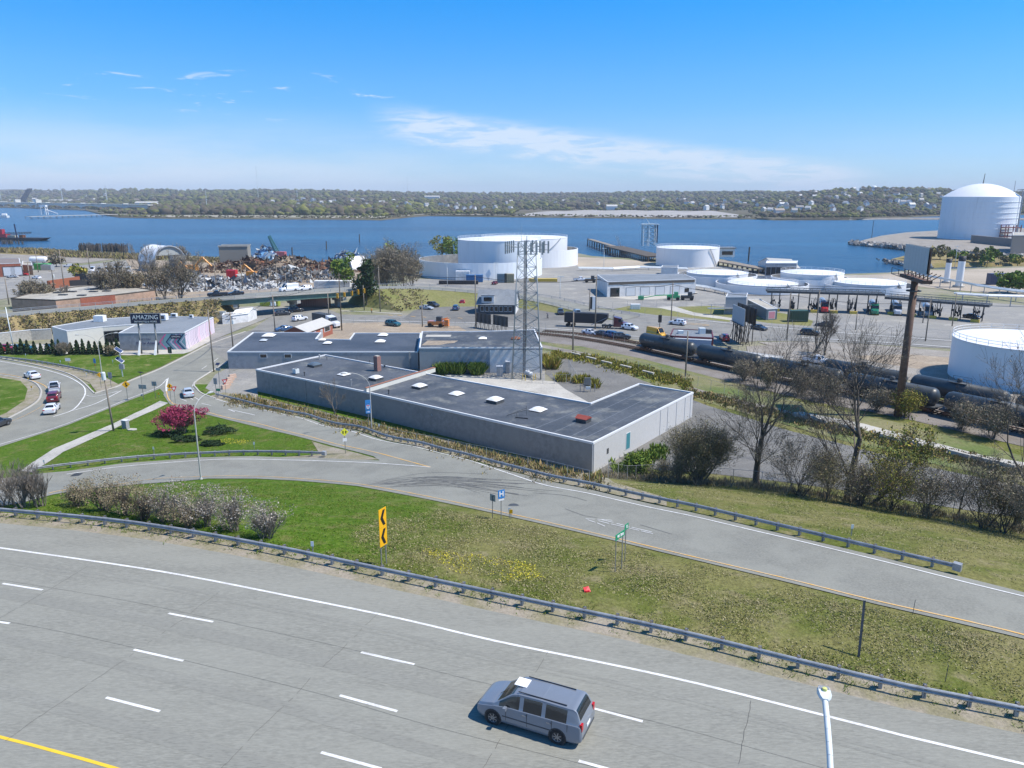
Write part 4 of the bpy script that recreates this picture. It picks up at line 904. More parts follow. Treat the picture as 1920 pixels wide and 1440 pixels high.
# signs
def signpost(name,label,px,htop,posts=1,pr=.035,spacing=.6,az=0.0,mat=None,P=None,cat='road sign',group=None):
 p=P or G(*px);o=empty(name,label,cat,p,az,group)
 for k in range(posts):
  x=(k-(posts-1)/2)*spacing;mb=MB();mb.box(x-pr,x+pr,-pr*.5+.03,pr*.5+.03,-.3,htop);mb.build('post',mat or m_post,o)
 return o
def panel(o,name,w_,h_,z,mat,shape='rect',x=0,y=-.02,th=.02,back=True,rot=0):
 mb=MB()
 if shape=='rect':pg=[(-w_/2,-h_/2),(w_/2,-h_/2),(w_/2,h_/2),(-w_/2,h_/2)]
 elif shape=='diamond':pg=[(0,-h_/2),(w_/2,0),(0,h_/2),(-w_/2,0)]
 elif shape=='yield':pg=[(0,-h_/2),(w_/2,h_/2),(-w_/2,h_/2)]
 else:pg=shape
 c,s=math.cos(rot),math.sin(rot);pg=[(a*c-b_*s,a*s+b_*c)for a,b_ in pg];n=len(pg)
 vs=[(x+a,y,z+b_)for a,b_ in pg]+[(x+a,y+th,z+b_)for a,b_ in pg]
 mb.add(vs,[tuple(range(n)),tuple(reversed(range(n,2*n)))]+[(i,n+i,n+(i+1)%n,(i+1)%n)for i in range(n)][::1]);return mb.build(name,mat,o)
p=PZ(718,1068,ZH);p.z=H(p.x,p.y+.6);p.y+=.6
o=signpost('chevron_sign','tall yellow chevron sign with two black arrows on posts behind the highway guardrail',None,3.2,2,.04,.5,R(62),P=p)
for z in(2.05,3.35):
 panel(o,'sign_panel',.75,1.28,z,m_signy);panel(o,'arrow',0,0,z,m_signblk,[(.26,.52),(.02,.0),(.26,-.52),(.02,-.52),(-.24,0),(.02,.52)][::-1],y=-.03,th=.008)
for c in o.children:
 if c.name.startswith('post'):pass
o=signpost('hospital_sign','small blue sign with a white H on a thin post beside the ramp',(940,974),2.6,1,.03,az=R(30));panel(o,'sign_panel',.62,.75,2.25,m_signblue);txt('H',.62,m_signwht,o,(0,-.035,2.25),(R(90),0,0),bold=.02);panel(o,'arrow_plate',.5,.12,1.75,m_signwht)
o=signpost('sign_back','small grey sign seen from behind, left of the blue hospital sign',(924,971),2.0,1,.03,az=R(140));panel(o,'sign_panel',.6,.6,1.8,m_signback)
o=signpost('exit_sign','green street sign on two posts in the dry meadow by the ramp',(1160,1070),2.7,2,.035,.85,az=R(52));panel(o,'sign_panel',1.2,.42,2.55,m_signgrn);txt('W. Exit',.26,m_signwht,o,(0,-.035,2.55),(R(90),0,0),bold=.008)
o=signpost('exit_sign','small green sign on one post close behind the larger green street sign',(1172,1053),2.75,1,.035,.5,az=R(52));panel(o,'sign_panel',.5,.42,2.6,m_signgrn);txt('E',.28,m_signwht,o,(0,-.035,2.6),(R(90),0,0),bold=.01)
o=signpost('warning_sign','bright yellow diamond sign with two black arrows at the tip of the gore',(648,851),3.0,1,.04,az=R(22));panel(o,'sign_panel',1.05,1.05,2.85,m_signfl,'diamond');panel(o,'plate',.5,.42,1.85,m_signwht)
for s in(-1,1):
 panel(o,'arrow',0,0,2.85,m_signblk,[(-.06,-.2),(.06,-.2),(.06,.02),(.12,.02),(0,.2),(-.12,.02),(-.06,.02)],x=s*.17,y=-.03,th=.006)
o=signpost('route_sign','stack of blue route signs on a post beside the curved lamp and the grey wall',(696,806),4.6,1,.04,az=R(22),P=G(696,807)+Vector((-.2,-.5,0)))
panel(o,'sign_panel',.75,.55,4.35,m_signblue);panel(o,'shield',.75,.8,3.62,m_signblue);panel(o,'shield_face',0,0,3.62,m_signwht,[(0,-.3),(.2,-.18),(.26,.08),(.2,.28),(-.2,.28),(-.26,.08),(-.2,-.18)],y=-.03,th=.006);panel(o,'shield_band',.4,.1,3.82,m_signred,y=-.04,th=.006);txt('195',.26,m_signblue,o,(0,-.042,3.6),(R(90),0,0));panel(o,'arrow_plate',.7,.45,2.9,m_signblue)
panel(o,'arrow',0,0,2.9,m_signwht,[(-.22,-.04),(.06,-.04),(.06,-.12),(.24,0),(.06,.12),(.06,.04),(-.22,.04)],y=-.03,th=.006)
o=signpost('warning_sign','large yellow diamond merge sign on the near kerb of the street',(240,753),3.4,1,.04,az=R(18));panel(o,'sign_panel',1.35,1.35,3.1,m_signy,'diamond');panel(o,'arrow',0,0,3.1,m_signblk,[(-.06,-.4),(.06,-.4),(.06,.1),(.16,.06),(0,.42),(-.16,.06),(-.06,.1)],y=-.03,th=.006);panel(o,'arrow',0,0,3.0,m_signblk,[(.04,-.15),(.12,-.2),(.3,-.1),(.06,.1)],y=-.031,th=.006)
o=signpost('warning_sign','yellow diamond pedestrian sign left of the red yield sign at the island tip',(321,755),3.3,1,.04,az=R(18));panel(o,'sign_panel',1.0,1.0,3.0,m_signy,'diamond');panel(o,'arrow_plate',.62,.3,2.32,m_signy);panel(o,'pedestrian_symbol',0,0,3.0,m_signblk,[(-.14,-.3),(-.06,-.3),(0,-.08),(.08,-.3),(.16,-.3),(.06,.05),(.16,.0),(.18,.05),(.04,.17),(.06,.3),(-.05,.3),(-.04,.16),(-.17,.04),(-.12,.0),(-.05,.06)],y=-.03,th=.006)
o=signpost('yield_sign','red and white yield triangle at the tip of the lawn island',(329,757),2.8,1,.035,az=R(18));panel(o,'sign_panel',1.0,.95,2.6,m_signred,'yield');panel(o,'sign_face',.52,.48,2.66,m_signwht,'yield',y=-.03,th=.006)
o=signpost('yield_sign','red and white yield triangle right of the car, by the grey building yard',(424,743),2.9,1,.035,az=R(18));panel(o,'sign_panel',1.0,.95,2.65,m_signred,'yield');panel(o,'sign_face',.52,.48,2.71,m_signwht,'yield',y=-.03,th=.006)
for lab,px,w_,h_,z in(('two grey sign backs side by side under a small solar panel',(270,751),1.5,.75,2.5),('grey blue sign back on a post just left of the island tip',(292,747),.95,.8,2.7),('wide grey sign back standing behind the kerb gravel under the transformer',(209,727),.8,1.2,2.4),('pale grey sign back at the mouth of the building yard',(406,741),.7,1.15,2.6),('tall dark sign back on the grass tip in front of the mural',(320,674),.95,1.4,2.1)):
 o=signpost('sign_back',lab,px,z+h_/2,1,.04,az=R(170));panel(o,'sign_panel',w_ if w_<1.5 else .7,h_,z,m_signback if 'dark' not in lab else flat('sign_dark',(.04,.07,.06)),x=-.4 if w_>=1.5 else 0)
 if w_>=1.5:
  panel(o,'sign_panel',.7,h_,z,m_signback,x=.4);mb=MB();mb.tube((0,.03,3),(0,.03,5.0),.04,.04,6);mb.build('mast',m_post,o);mb=MB();mb.cbox((0,0,5.1),(.8,.75,.04),Matrix.Rotation(R(30),3,'X'));mb.build('solar_panel',m_navy,o);mb=MB();mb.cbox((.25,0,1.0),(.35,.3,.3));mb.build('control_box',m_signback,o)
o=signpost('street_sign','small green sign at the end of the ramp guardrail by the yard',(410,742),1.4,1,.03,az=R(-10));panel(o,'sign_panel',.75,.45,1.1,m_signgrn)
o=signpost('flashing_beacon','dark beacon box on a mast behind the yield sign near the building corner',(413,735),5.2,1,.04,az=R(-10));panel(o,'sign_panel',.95,.55,4.3,m_signback);mb=MB();mb.cbox((0,0,5.3),(.7,.6,.04),Matrix.Rotation(R(30),3,'X'));mb.build('solar_panel',m_navy,o)
o=signpost('notice_board','small white rectangular sign on the far lawn behind the curved road',(129,688),1.7,1,.035,az=R(0));panel(o,'sign_panel',1.1,.65,1.6,m_signwht)
o=signpost('route_sign','small blue route shield with a little orange plate on the far lawn',(180,698),2.3,1,.03,az=R(-20));panel(o,'sign_panel',.6,.95,2.4,m_signblue);panel(o,'plate',.5,.5,1.5,flat('sign_orange',(.75,.2,.02)),'diamond')
o=signpost('warning_sign','yellow diamond sign with two arrows below the double armed lamp',(190,728),2.8,1,.035,az=R(15));panel(o,'sign_panel',1.0,1.0,2.6,m_signy,'diamond')
for s in(-1,1):panel(o,'arrow',0,0,2.6,m_signblk,[(-.09,-.08),(.09,-.08),(.0,.12)],x=s*.18,y=-.03,th=.006)
o=signpost('solar_mast','white mast carrying two tilted solar panels at the edge of the far lawn',(230,707),5.6,1,.09,mat=m_lampw,cat='solar mast')
for z in(2.9,4.9):
 for k,dx in enumerate((-.28,.32)):
  mb=MB();mb.cbox((dx,-.3,z+.9-k*.42),(.72,.66,.05),Matrix.Rotation(R(35),3,'Y')@Matrix.Rotation(R(35),3,'X'));mb.build('solar_panel',flat('solar_cell',(.02,.05,.14),.2),o);mb=MB();mb.cbox((dx,-.29,z+.865-k*.42),(.84,.78,.04),Matrix.Rotation(R(35),3,'Y')@Matrix.Rotation(R(35),3,'X'));mb.build('frame',m_signwht,o)
mb=MB();mb.cbox((0,.15,2.1),(.9,.4,1.0));mb.build('cabinet',m_signback,o)
p=G(236,803);o=empty('utility_box','grey blue utility cabinet on the lawn beside the wooden pole','utility box',p,R(-20));mb=MB();mb.box(-.45,.45,-.3,.3,0,1.25);mb.build('cabinet',m_wallb,o);mb=MB();mb.box(-.5,.5,-.35,.35,1.25,1.32);mb.build('lid',m_trim,o);mb=MB();mb.box(-.38,-.02,-.32,-.3,.1,1.2);mb.box(.02,.38,-.32,-.3,.1,1.2);mb.build('door',m_wallb,o)
p=G(248,806);mb=MB();mb.prism([(.8,-.2),(.5,.4),(-.5,.5),(-.8,0),(-.4,-.4),(.3,-.5)],0,.12);tag(mb.build('slab',m_conc,loc=p),'small flat concrete slab in the grass next to the utility cabinet','slab')
for k,(x,y,lab)in enumerate([(587,1040,'white reflector post behind the highway guardrail left of the chevrons'),(84,876,'white reflector post at the left end of the loop guardrail'),(289,851,'white reflector post on the lawn above the middle of the loop guardrail'),(477,842,'white reflector post on the lawn near the right end of the loop guardrail'),(464,752,'white reflector post in the weeds near the yard fence corner'),(711,807,'white reflector post just right of the blue route signs'),(1596,1005,'white reflector post in the dry grass above the ramp guardrail'),(955,972,'short white post at the ramp edge right of the hospital sign'),(49,671,'tiny white marker on the far lawn at the left'),(114,684,'white marker just behind the low guardrail'),(163,708,'white marker at the gravel end of the low guardrail'),(212,683,'white marker in the middle of the far lawn')]):
 p=G(x,y);o=empty('delineator',lab,'marker post',p);mb=MB();mb.box(-.03,.03,-.02,.02,-.1,.9);mb.build('post',m_signback,o);mb=MB();mb.box(-.10,.10,-.035,-.02,.62,.98);mb.build('reflector',m_signwht,o)
for x,y,lab in((54,716,'amber marker at the kerb of the round island, left one'),(60,732,'amber marker in the gravel of the round island, right one'),(298,745,'amber marker near the island tip'),(958,973,'thin orange stick at the amber line')):
 p=G(x,y);o=empty('delineator',lab,'marker post',p);mb=MB();mb.box(-.03,.03,-.02,.02,-.1,.6);mb.build('post',m_signback,o);mb=MB();mb.box(-.14,.14,-.035,-.02,.5,.85);mb.build('reflector',m_signy,o)
p=PZ(1608,1246,ZH-.4);o=empty('steel_post','dark channel post leaning right in the meadow behind the highway guardrail','post',p);mb=MB();a_=(.0,0,0);
tp=Vector((.45,1.0,3.15));u=tp.normalized();mb.cbox(tp/2,(.10,.05,3.3),u.to_track_quat('Z','Y').to_matrix());mb.cbox(tp/2+Vector((.07,0,0)),(.02,.10,3.3),u.to_track_quat('Z','Y').to_matrix());mb.build('post',m_dark,o)
for x,y,h,lab in((1711,1153,.9,'thin grey stake at the lower edge of the ramp'),(1772,1279,.9,'thin dark stake behind the highway guardrail at the right')):
 p=G(x,y);mb=MB();mb.tube((0,0,0),(.1,.1,h),.018,.018,5);tag(mb.build('stake',m_dark,loc=p),lab,'stake')
p=G(1100,1109);o=empty('road_debris','small red plastic fragment lying in the meadow grass','debris',p,.4);mb=MB();mb.add([(-.2,-.1,0),(.22,-.15,.02),(.2,.15,.25),(-.15,.2,.2),(-.18,-.05,.1)],[(0,1,2,3),(0,4,3),(0,1,4)]);mb.cbox((.0,-.1,.06),(.25,.08,.1));mb.build('shell',m_signred,o)
car('sedan','white',(0.78,0.79,0.82),(61,709),(40,700),'white sedan furthest round the curved exit road',name='moving_car')
car('pickup','white',(0.78,0.79,0.82),(103,733),(103,716),'white pickup queuing directly behind the dark red car',name='moving_car',cat='pickup truck',scale=.9)
car('suv','maroon',(0.16,0.015,0.03),(102,751),(107,741),'dark red hatchback between two white vehicles on the curved road',name='moving_car')
car('sedan','white',(0.78,0.79,0.82),(98,772),(108,760),'white sedan nearest in the queue on the curved road',name='moving_car')
car('suv','charcoal',(0.04,0.045,0.055),(-8,802),(12,795),'dark car cut off by the left edge of the picture',name='moving_car')
car('sedan','pale_silver',(0.52,0.57,0.63),(353,742),(349,731),'pale silver sedan waiting at the start of the ramp',name='moving_car')
# buildings from roof outlines
def inset_poly(poly,d):
 n=len(poly);ar=sum(poly[i][0]*poly[(i+1)%n][1]-poly[(i+1)%n][0]*poly[i][1]for i in range(n));s=1 if ar>0 else-1;out=[]
 for i in range(n):
  a=Vector((poly[i-1][0],poly[i-1][1]));b=Vector((poly[i][0],poly[i][1]));c=Vector((poly[(i+1)%n][0],poly[(i+1)%n][1]))
  e1=(b-a).normalized();e2=(c-b).normalized();n1=Vector((-e1.y,e1.x))*s;n2=Vector((-e2.y,e2.x))*s;m=(n1+n2);m=m/max(.25,m.length**2)*2 if m.length>1e-6 else n1
  out.append((b.x+m.x*d,b.y+m.y*d))
 return out
def building(name,label,roof_px,h,wall,roof,cat='building',coping=None,par=.18,cw=.22,z0=0.0,poly=None,group=None):
 poly=poly or[(p.x,p.y)for p in(PZ(x,y,h)for x,y in roof_px)]
 cx=sum(p[0]for p in poly)/len(poly);cy=sum(p[1]for p in poly)/len(poly)
 o=empty(name,label,cat,(cx,cy,z0),0,group);lp=[(x-cx,y-cy)for x,y in poly];H_=h-z0
 mb=MB();mb.prism(lp,-.3,H_-par,top=False);mb.build('wall',wall,o)
 mb=MB();mb.prism(inset_poly(lp,cw*.9),H_-par-.06,H_-par-.02,sides=False);mb.build('roof',roof,o)
 outer=inset_poly(lp,-.05);inner=inset_poly(lp,cw);n=len(lp);mb=MB()
 for i in range(n):
  j=(i+1)%n;q=[outer[i],outer[j],inner[j],inner[i]];mb.add([(x,y,H_-par-.1)for x,y in q]+[(x,y,H_)for x,y in q],[(0,3,2,1),(4,5,6,7),(0,1,5,4),(2,3,7,6)])
 mb.build('coping',coping or m_trim,o)
 o['_h']=H_-par-.02;return o,lp,poly
def onroof(o,px,py,h):
 p=PZ(px,py,h);return p.x-o.location.x,p.y-o.location.y,o['_h']
def skylight(o,px,py,h,w_=1.6,curb=.35,dome=m_wht,rz=0.6,name='skylight'):
 x,y,z=onroof(o,px,py,h);R3=Matrix.Rotation(rz,3,'Z');mb=MB();mb.cbox((x,y,z+curb/2),(w_,w_,curb),R3);c=mb.build(name,m_dark,o)
 mb=MB();g=8;vs=[]
 for i in range(g+1):
  for j in range(g+1):
   u,v=i/g*2-1,j/g*2-1;q=R3@Vector((u*w_*.53,v*w_*.53,0));vs.append((x+q.x,y+q.y,z+curb+.02+.34*w_/1.6*(1-u*u)**.7*(1-v*v)**.7))
 mb.add(vs,[(i*(g+1)+j,(i+1)*(g+1)+j,(i+1)*(g+1)+j+1,i*(g+1)+j+1)for i in range(g)for j in range(g)]);mb.build('dome',dome,c,smooth=True);return c
pb=PZ(1112,888);hB=top_z(pb,830)
ob,lp,poly=building('warehouse','long grey L-shaped warehouse with dark roof and white skylights behind the ramp',[(479.5,692),(686,734),(1112.5,829.5),(1300,735),(1198,718.5),(1107,755),(860,711),(782,696),(610,664.5)],hB,m_wallg,m_roof,'warehouse')
fd=math.atan2(poly[2][1]-poly[0][1],poly[2][0]-poly[0][0]);az_front=fd
for x,y,w_,cb,dm in((645,701,1.75,.12,m_wht),(705,710,1.8,.45,m_wht),(787,725,1.9,.4,m_wht),(856,737,1.9,.1,m_wht),(928.5,752,2.0,.5,m_wht),(1009,767,2.0,.12,m_wht),(590,685,1.9,.4,flat('smoked_dome',(.10,.13,.16),.2))):skylight(ob,x,y,hB,w_,cb,dm,fd)
x,y,z=onroof(ob,1094,788,hB);R3=Matrix.Rotation(fd,3,'Z');mb=MB();mb.cbox((x,y,z+.3),(1.7,1.5,.6),R3);c=mb.build('roof_hatch',m_rust if False else m_dark,ob)
mb=MB();vs=[Vector((a,b_,c_))for a,b_,c_ in((-.95,-.85,.58),(.95,-.85,.58),(.95,.85,.58),(-.95,.85,.58),(-.95,0,.98),(.95,0,.98))];mb.add([R3@v+Vector((x,y,z))for v in vs],[(0,1,5,4),(2,3,4,5),(0,4,3),(1,2,5),(0,3,2,1)]);mb.build('hatch_cover',flat('hatch_red',(.27,.055,.04),.8),c)
x,y,z=onroof(ob,708,693,hB);mb=MB();mb.cbox((x,y,z+1.35),(.95,.95,2.7),R3);c=mb.build('chimney',flat('chimney_brick',(.27,.15,.13),.9),ob);mb=MB();mb.cbox((x,y,z+2.76),(.7,.7,.12),R3);mb.build('chimney_pot',m_conc,c)
for kk in range(9):
 mb=MB();mb.cbox((x,y,z+.3+kk*.27),(.965,.965,.012),R3);mb.build('brick_course',m_brick,c)
x,y,z=onroof(ob,555,699,hB);mb=MB();mb.cbox((x,y,z+.55),(.9,.8,.8),R3);c=mb.build('air_unit',m_lampw,ob);mb=MB();mb.lathe([(0,.97),(.3,.97),(.32,.94)],14,(x,y,z));mb.build('fan',m_dark,c)
for px,py,hh,rr_ in((571,703,.7,.09),(658.5,722,1.1,.06),(729,737,.7,.10),(599,672,.9,.12),(613,673,.5,.05),(693,680,.6,.05),(721,687,.4,.12),(1000,757,.0,.0)):
 if rr_==0:continue
 x,y,z=onroof(ob,px,py,hB);mb=MB();mb.tube((x,y,z),(x,y,z+hh),rr_,rr_,8);mb.lathe([(rr_*1.7,hh-.1),(rr_*1.7,hh+.05),(0,hh+.14)],8,(x,y,z));mb.build('vent_pipe',m_dark if hh<.8 else m_galv,ob)
x,y,z=onroof(ob,969,777,hB)
mb=MB();D=Vector((math.cos(fd+2.2),math.sin(fd+2.2),0));E=Vector((math.cos(fd),math.sin(fd),0));A_=Vector((x,y,z));B_=A_+Vector((1.4,.3,.9));A2=A_+Vector((-1.5,-.3,.1))
for k in range(7):t_=k/6;p=A2.lerp(B_,t_);mb.tube(p+Vector((0,-.35*t_,0)),p+Vector((0,.55*t_+.1,0)),.02,.02,4)
mb.tube(A2,B_+Vector((0,-.4,0)),.03,.03,4);mb.tube(A2,B_+Vector((0,.6,0)),.03,.03,4);mb.tube(B_+Vector((0,0,-.9)),B_+Vector((0,0,.5)),.03,.03,4);mb.tube(A_,A_+Vector((0,0,.45)),.03,.03,4)
mb.tube(A_+Vector((-.2,-1.1,.1)),A_+Vector((1.6,-1.7,.1)),.07,.07,5);mb.build('antenna_frame',m_black,ob)
a=Vector(onroof(ob,686,734,hB));b_=Vector(onroof(ob,815,694.5,hB));d=(b_-a);mb=MB();R4=Matrix.Rotation(math.atan2(d.y,d.x),3,'Z');mb.cbox((a+b_)/2+Vector((0,0,.35)),(d.length,.35,.8),R4);c=mb.build('parapet',m_wallcream,ob)
for k in range(16):mb=MB();mb.cbox(a.lerp(b_,(k+.5)/16)+Vector((0,0,.79)),(d.length/16-.04,.45,.09),R4);mb.build('coping_tile',flat('terracotta',(.30,.14,.09),.9),c)
mb=MB()
for a,b_ in(((995,804),(1113,756)),((1030,812),(1213,727)),((1063,819),(1240,731)),((1085,824),(1270,735)),((712,741),(1080,824))):
 p=Vector(onroof(ob,*a,hB));q=Vector(onroof(ob,*b_,hB));d=(q-p);mb.cbox((p+q)/2+Vector((0,0,-.005)),(d.length,.09,.012),Matrix.Rotation(math.atan2(d.y,d.x),3,'Z'))
o=mb.build('roof_seams',m_roofseam,ob);o['kind']='stuff'
mb=MB();p_=[Vector(onroof(ob,*q,hB))for q in((995,804),(1113,757),(1198,719),(1299,736),(1112,828))];mb.prism([(p.x,p.y)for p in inset_poly([(v.x,v.y)for v in p_],.35)]if False else inset_poly([(v.x,v.y)for v in p_],.35),p_[0].z-.03,p_[0].z-.012,sides=False);mb.build('roof_membrane',m_roof2,ob)
def on_wall(i,j,t,off=.03):
 a=Vector((*lp[i],0));b_=Vector((*lp[j],0));d=(b_-a).normalized();n_=Vector((d.y,-d.x,0));p=a.lerp(b_,t)
 if n_.dot(p)<0:n_=-n_
 return p+n_*off,d
for i,j,t_ in((0,1,.48),(2,3,.62),(2,3,.70),(2,3,.80),(2,3,.90),(2,3,.97),(1,2,.999),(2,3,.004)):
 p,d=on_wall(i,j,t_,.06);mb=MB();mb.tube(p,p+Vector((0,0,hB-.2)),.055,.055,6);mb.build('downpipe',m_trim if i else m_galv,ob)
p,d=on_wall(2,3,.30,.02);R5=Matrix.Rotation(math.atan2(d.y,d.x),3,'Z');mb=MB();mb.cbox(p+Vector((0,0,1.9)),(1.1,.12,2.3),R5);c=mb.build('door',flat('door_teal',(.05,.22,.26),.5),ob);mb=MB();mb.cbox(p+Vector((0,0,1.9)),(1.3,.09,2.45),R5);mb.build('frame',m_trim,c)
p,d=on_wall(2,3,.12,.02);mb=MB();mb.cbox(p+Vector((0,0,2.0)),(.5,.08,.75),R5);mb.build('vent',m_dark,ob)
p,d=on_wall(1,2,.34,.02);mb=MB();mb.lathe([(0,.05),(.12,.05),(.15,-.05)],12,p+Vector((0,0,2.9)),'Y');mb.build('wall_light',m_lampw,ob)
a_=Vector((*lp[2],0));b9=Vector((*lp[3],0));d9=b9-a_;p,d=on_wall(2,3,.5,.02);mb=MB();mb.cbox(p+Vector((0,0,hB/2-.2)),(d9.length-.1,.03,hB-.3),R5);mb.build('end_cladding',flat('sunlit_pale_cladding',(.50,.50,.495),.8),ob)  # end wall cladding; base colour lightened to carry the sunlight falling on this side
# left rear block and middle rear block
p0=PZ(426,692);hC=top_z(p0,659)
oc,lpc,polyc=building('workshop_building','pale blue grey one-storey building with notched dark roof beside the street',[(426,659),(784,659),(789,624),(664,624),(655,636),(592.5,635),(602,623),(474,623)],hC,m_wallb,m_roof2)
for x,y,w_ in((504,629,2.6),(494,638,1.5),(604,637,1.5),(614,643,1.7),(718,628,2.1),(713,640,2.1)):skylight(oc,x,y,hC,w_,.2,m_wht if w_>2 or x>600 else flat('dull_dome',(.5,.54,.58),.3),0)
a=Vector((*lpc[0],0));bq=Vector((*lpc[1],0));d=(bq-a).normalized();n_=Vector((d.y,-d.x,0));az5=math.atan2(d.y,d.x)
for t_,w_ in((.188,1.3),(.316,1.3)):
 p=a.lerp(bq,t_)+n_*.02;mb=MB();mb.cbox(p+Vector((0,0,hC-.95)),(w_+.25,.06,.95),Matrix.Rotation(az5,3,'Z'));c=mb.build('window',m_trim,oc);mb=MB();mb.cbox(p+n_*.03+Vector((0,0,hC-.95)),(w_,.04,.7),Matrix.Rotation(az5,3,'Z'));mb.build('pane',m_glass,c)
 mb=MB();[mb.cbox(p+n_*.055+d*(w_*.25*s)+Vector((0,0,hC-.95)),(.05,.02,.7),Matrix.Rotation(az5,3,'Z'))for s in(-1,0,1)];mb.build('bars',m_dark,c)['kind']='stuff'
for t_ in(.998,.955):p=a.lerp(bq,t_)+n_*.1;mb=MB();mb.tube(p,p+Vector((0,0,hC)),.08,.08,6);mb.build('downpipe',m_galv,oc)
p1=PZ(1017,699);hD=top_z(p1,651)
od,lpd,polyd=building('storage_building','grey and white block building behind the lattice tower with weathered dark roof',[(786,651.5),(1017,651),(1002,617),(955,619),(880,621),(791,621)],hD,m_wallb,m_roof)
a=Vector((*lpd[0],0));bq=Vector((*lpd[1],0));d=(bq-a).normalized();n_=Vector((d.y,-d.x,0));mb=MB();mb.cbox(a.lerp(bq,.785)+n_*.04+Vector((0,0,hD/2-.35)),((bq-a).length*.425,.08,hD-.5),Matrix.Rotation(math.atan2(d.y,d.x),3,'Z'));mb.build('white_facing',m_wallw,od)
for x,y,w_,dm in((905,634,1.7,m_wht),(967,634,1.9,m_rust)):skylight(od,x,y,hD,w_,.15,dm,0)
x,y,z=onroof(od,812,642,hD);mb=MB();mb.prism([(x-2.2,y-2.2),(x+1.5,y-2),(x+3,y-.2),(x+4.4,y+.5),(x+5,y+3),(x-1.5,y+3)],z+.0,z+.02);mb.build('bare_patch',m_dirt,od)
x,y,z=onroof(od,820,628,hD);mb=MB();mb.box(x-2.5,x+3,y-1.2,y+1.2,z,z+.025);mb.build('bare_patch',m_conc,od)
def gable(name,label,corners,h,rise,wall,roof,cat='building',over=.35,z0=0.0,group=None):
 """corners: world quad a,b,c,d; the ridge runs parallel to a-b"""
 a,b_,c_,d_=[Vector((p[0],p[1],0))for p in corners];cen=(a+b_+c_+d_)/4;o=empty(name,label,cat,(cen.x,cen.y,z0),0,group);a,b_,c_,d_=[p-cen for p in(a,b_,c_,d_)]
 U_=Vector((0,0,h));Rg=Vector((0,0,h+rise));m1=(a+d_)/2;m2=(b_+c_)/2;mb=MB()
 mb.add([a,b_,c_,d_,a+U_,b_+U_,c_+U_,d_+U_,m1+Rg-Vector((0,0,.06)),m2+Rg-Vector((0,0,.06))],[(0,1,5,4),(2,3,7,6),(1,2,6,9,5),(3,0,4,8,7)]);mb.build('wall',wall,o)
 e=(b_-a).normalized()*over;f_=(d_-a).normalized()*over;dz=Vector((0,0,-rise*over/((d_-a).length/2)));mb=MB()
 for s,(p,q,fo)in enumerate(((a,b_,-f_),(d_,c_,f_))):
  v=[p-e+fo+U_+dz,q+e+fo+U_+dz,m2+e+Rg,m1-e+Rg];t_=Vector((0,0,.12));k=[0,1,2,3]if s==0 else[3,2,1,0]
  mb.add(v+[x+t_ for x in v],[tuple(4+i for i in k),tuple(reversed(k)),(0,1,5,4),(1,2,6,5),(3,0,4,7)])
 mb.build('roof',roof,o);return o,(a,b_,c_,d_)
def face_quads(o,a,b_,specs,outward,mat,name='window',frame=m_trim,depth=.05):
 d=(b_-a).normalized();Lw=(b_-a).length;Rz=Matrix.Rotation(math.atan2(d.y,d.x),3,'Z')
 for t_,w_,z,h in specs:
  p=a.lerp(b_,t_)+outward*.02+Vector((0,0,z));mb=MB();mb.cbox(p,(w_,depth,h),Rz);c=mb.build(name,frame,o);mb=MB();mb.cbox(p+outward*.035,(w_*.86,depth*.6,h*.84),Rz);mb.build('pane',mat,c)
hq=3.0;g1=PZ(573,617,hq);g2=PZ(628,602,hq)
A_=PZ(575,622,hq);B_=PZ(623,605,hq);dv=(B_-A_);nv=Vector((dv.y,-dv.x,0)).normalized()
og,cr=gable('brick_shed','small red brick shed with pale gable roof between the warehouse and the avenue',[A_,B_,B_+Vector((-dv.y,dv.x,0)).normalized()*6,A_+Vector((-dv.y,dv.x,0)).normalized()*6],2.9,1.2,m_brick,m_roofpale)
face_quads(og,cr[0],cr[1],[(.25,2.4,1.3,2.2)],nv,m_signred,'garage_door');face_quads(og,cr[0],cr[1],[(.55,1.2,1.2,2.1)],nv,m_wallb,'door');face_quads(og,cr[0],cr[1],[(.78,3.2,1.9,1.3)],nv,m_glass,'window')
# the shop with the mural
hS=top_z(PZ(345,648),623);hS=4.2
osh,lps,ps_=building('shop_building','low grey shop with blue roof and pink chevron mural at the street corner',[(222,624),(346,623),(400,594.5),(300,592),(250,596),(258,607),(236,617)],hS,m_wallb,m_roofgrey,'shop',par=.1)
a=Vector((*lps[0],0));b_=Vector((*lps[1],0));d=(b_-a).normalized();nf=Vector((d.y,-d.x,0));Lw=(b_-a).length;Rz=Matrix.Rotation(math.atan2(d.y,d.x),3,'Z')
def wallpoly(o,a,d,nrm,pts_,mat,name,off):
 mb=MB();vs=[a+d*u+Vector((0,0,v))+nrm*off for u,v in pts_];n=len(vs);mb.add(vs,[tuple(range(n))]);ob_=mb.build(name,mat,o);return ob_
bg_=wallpoly(osh,a,d,nf,[(Lw*.62,.1),(Lw,.1),(Lw,hS-.4),(Lw*.70,hS-.4)],m_teal,'mural',.03)
def chev(x0,w_,mat,name='mural_stripe',off=.05,lean=1.5,z0=.1,z1=hS-.4,up=False):
 zm=(z0+z1)/2
 wallpoly(osh,a,d,nf,[(x0+lean,z0),(x0+lean+w_,z0),(x0+w_,zm),(x0+lean+w_,z1),(x0+lean,z1),(x0,zm)],mat,name,off)
for k,(x0,w_,mt)in enumerate(((.60,.3,m_pink),(.66,.55,m_teal),(.70,.3,m_navyp),(.76,.5,m_palepink),(.82,.3,m_pink),(.87,.35,m_navyp),(.92,.25,m_palepink))):chev(Lw*x0,w_,mt,off=.045+k*.004)
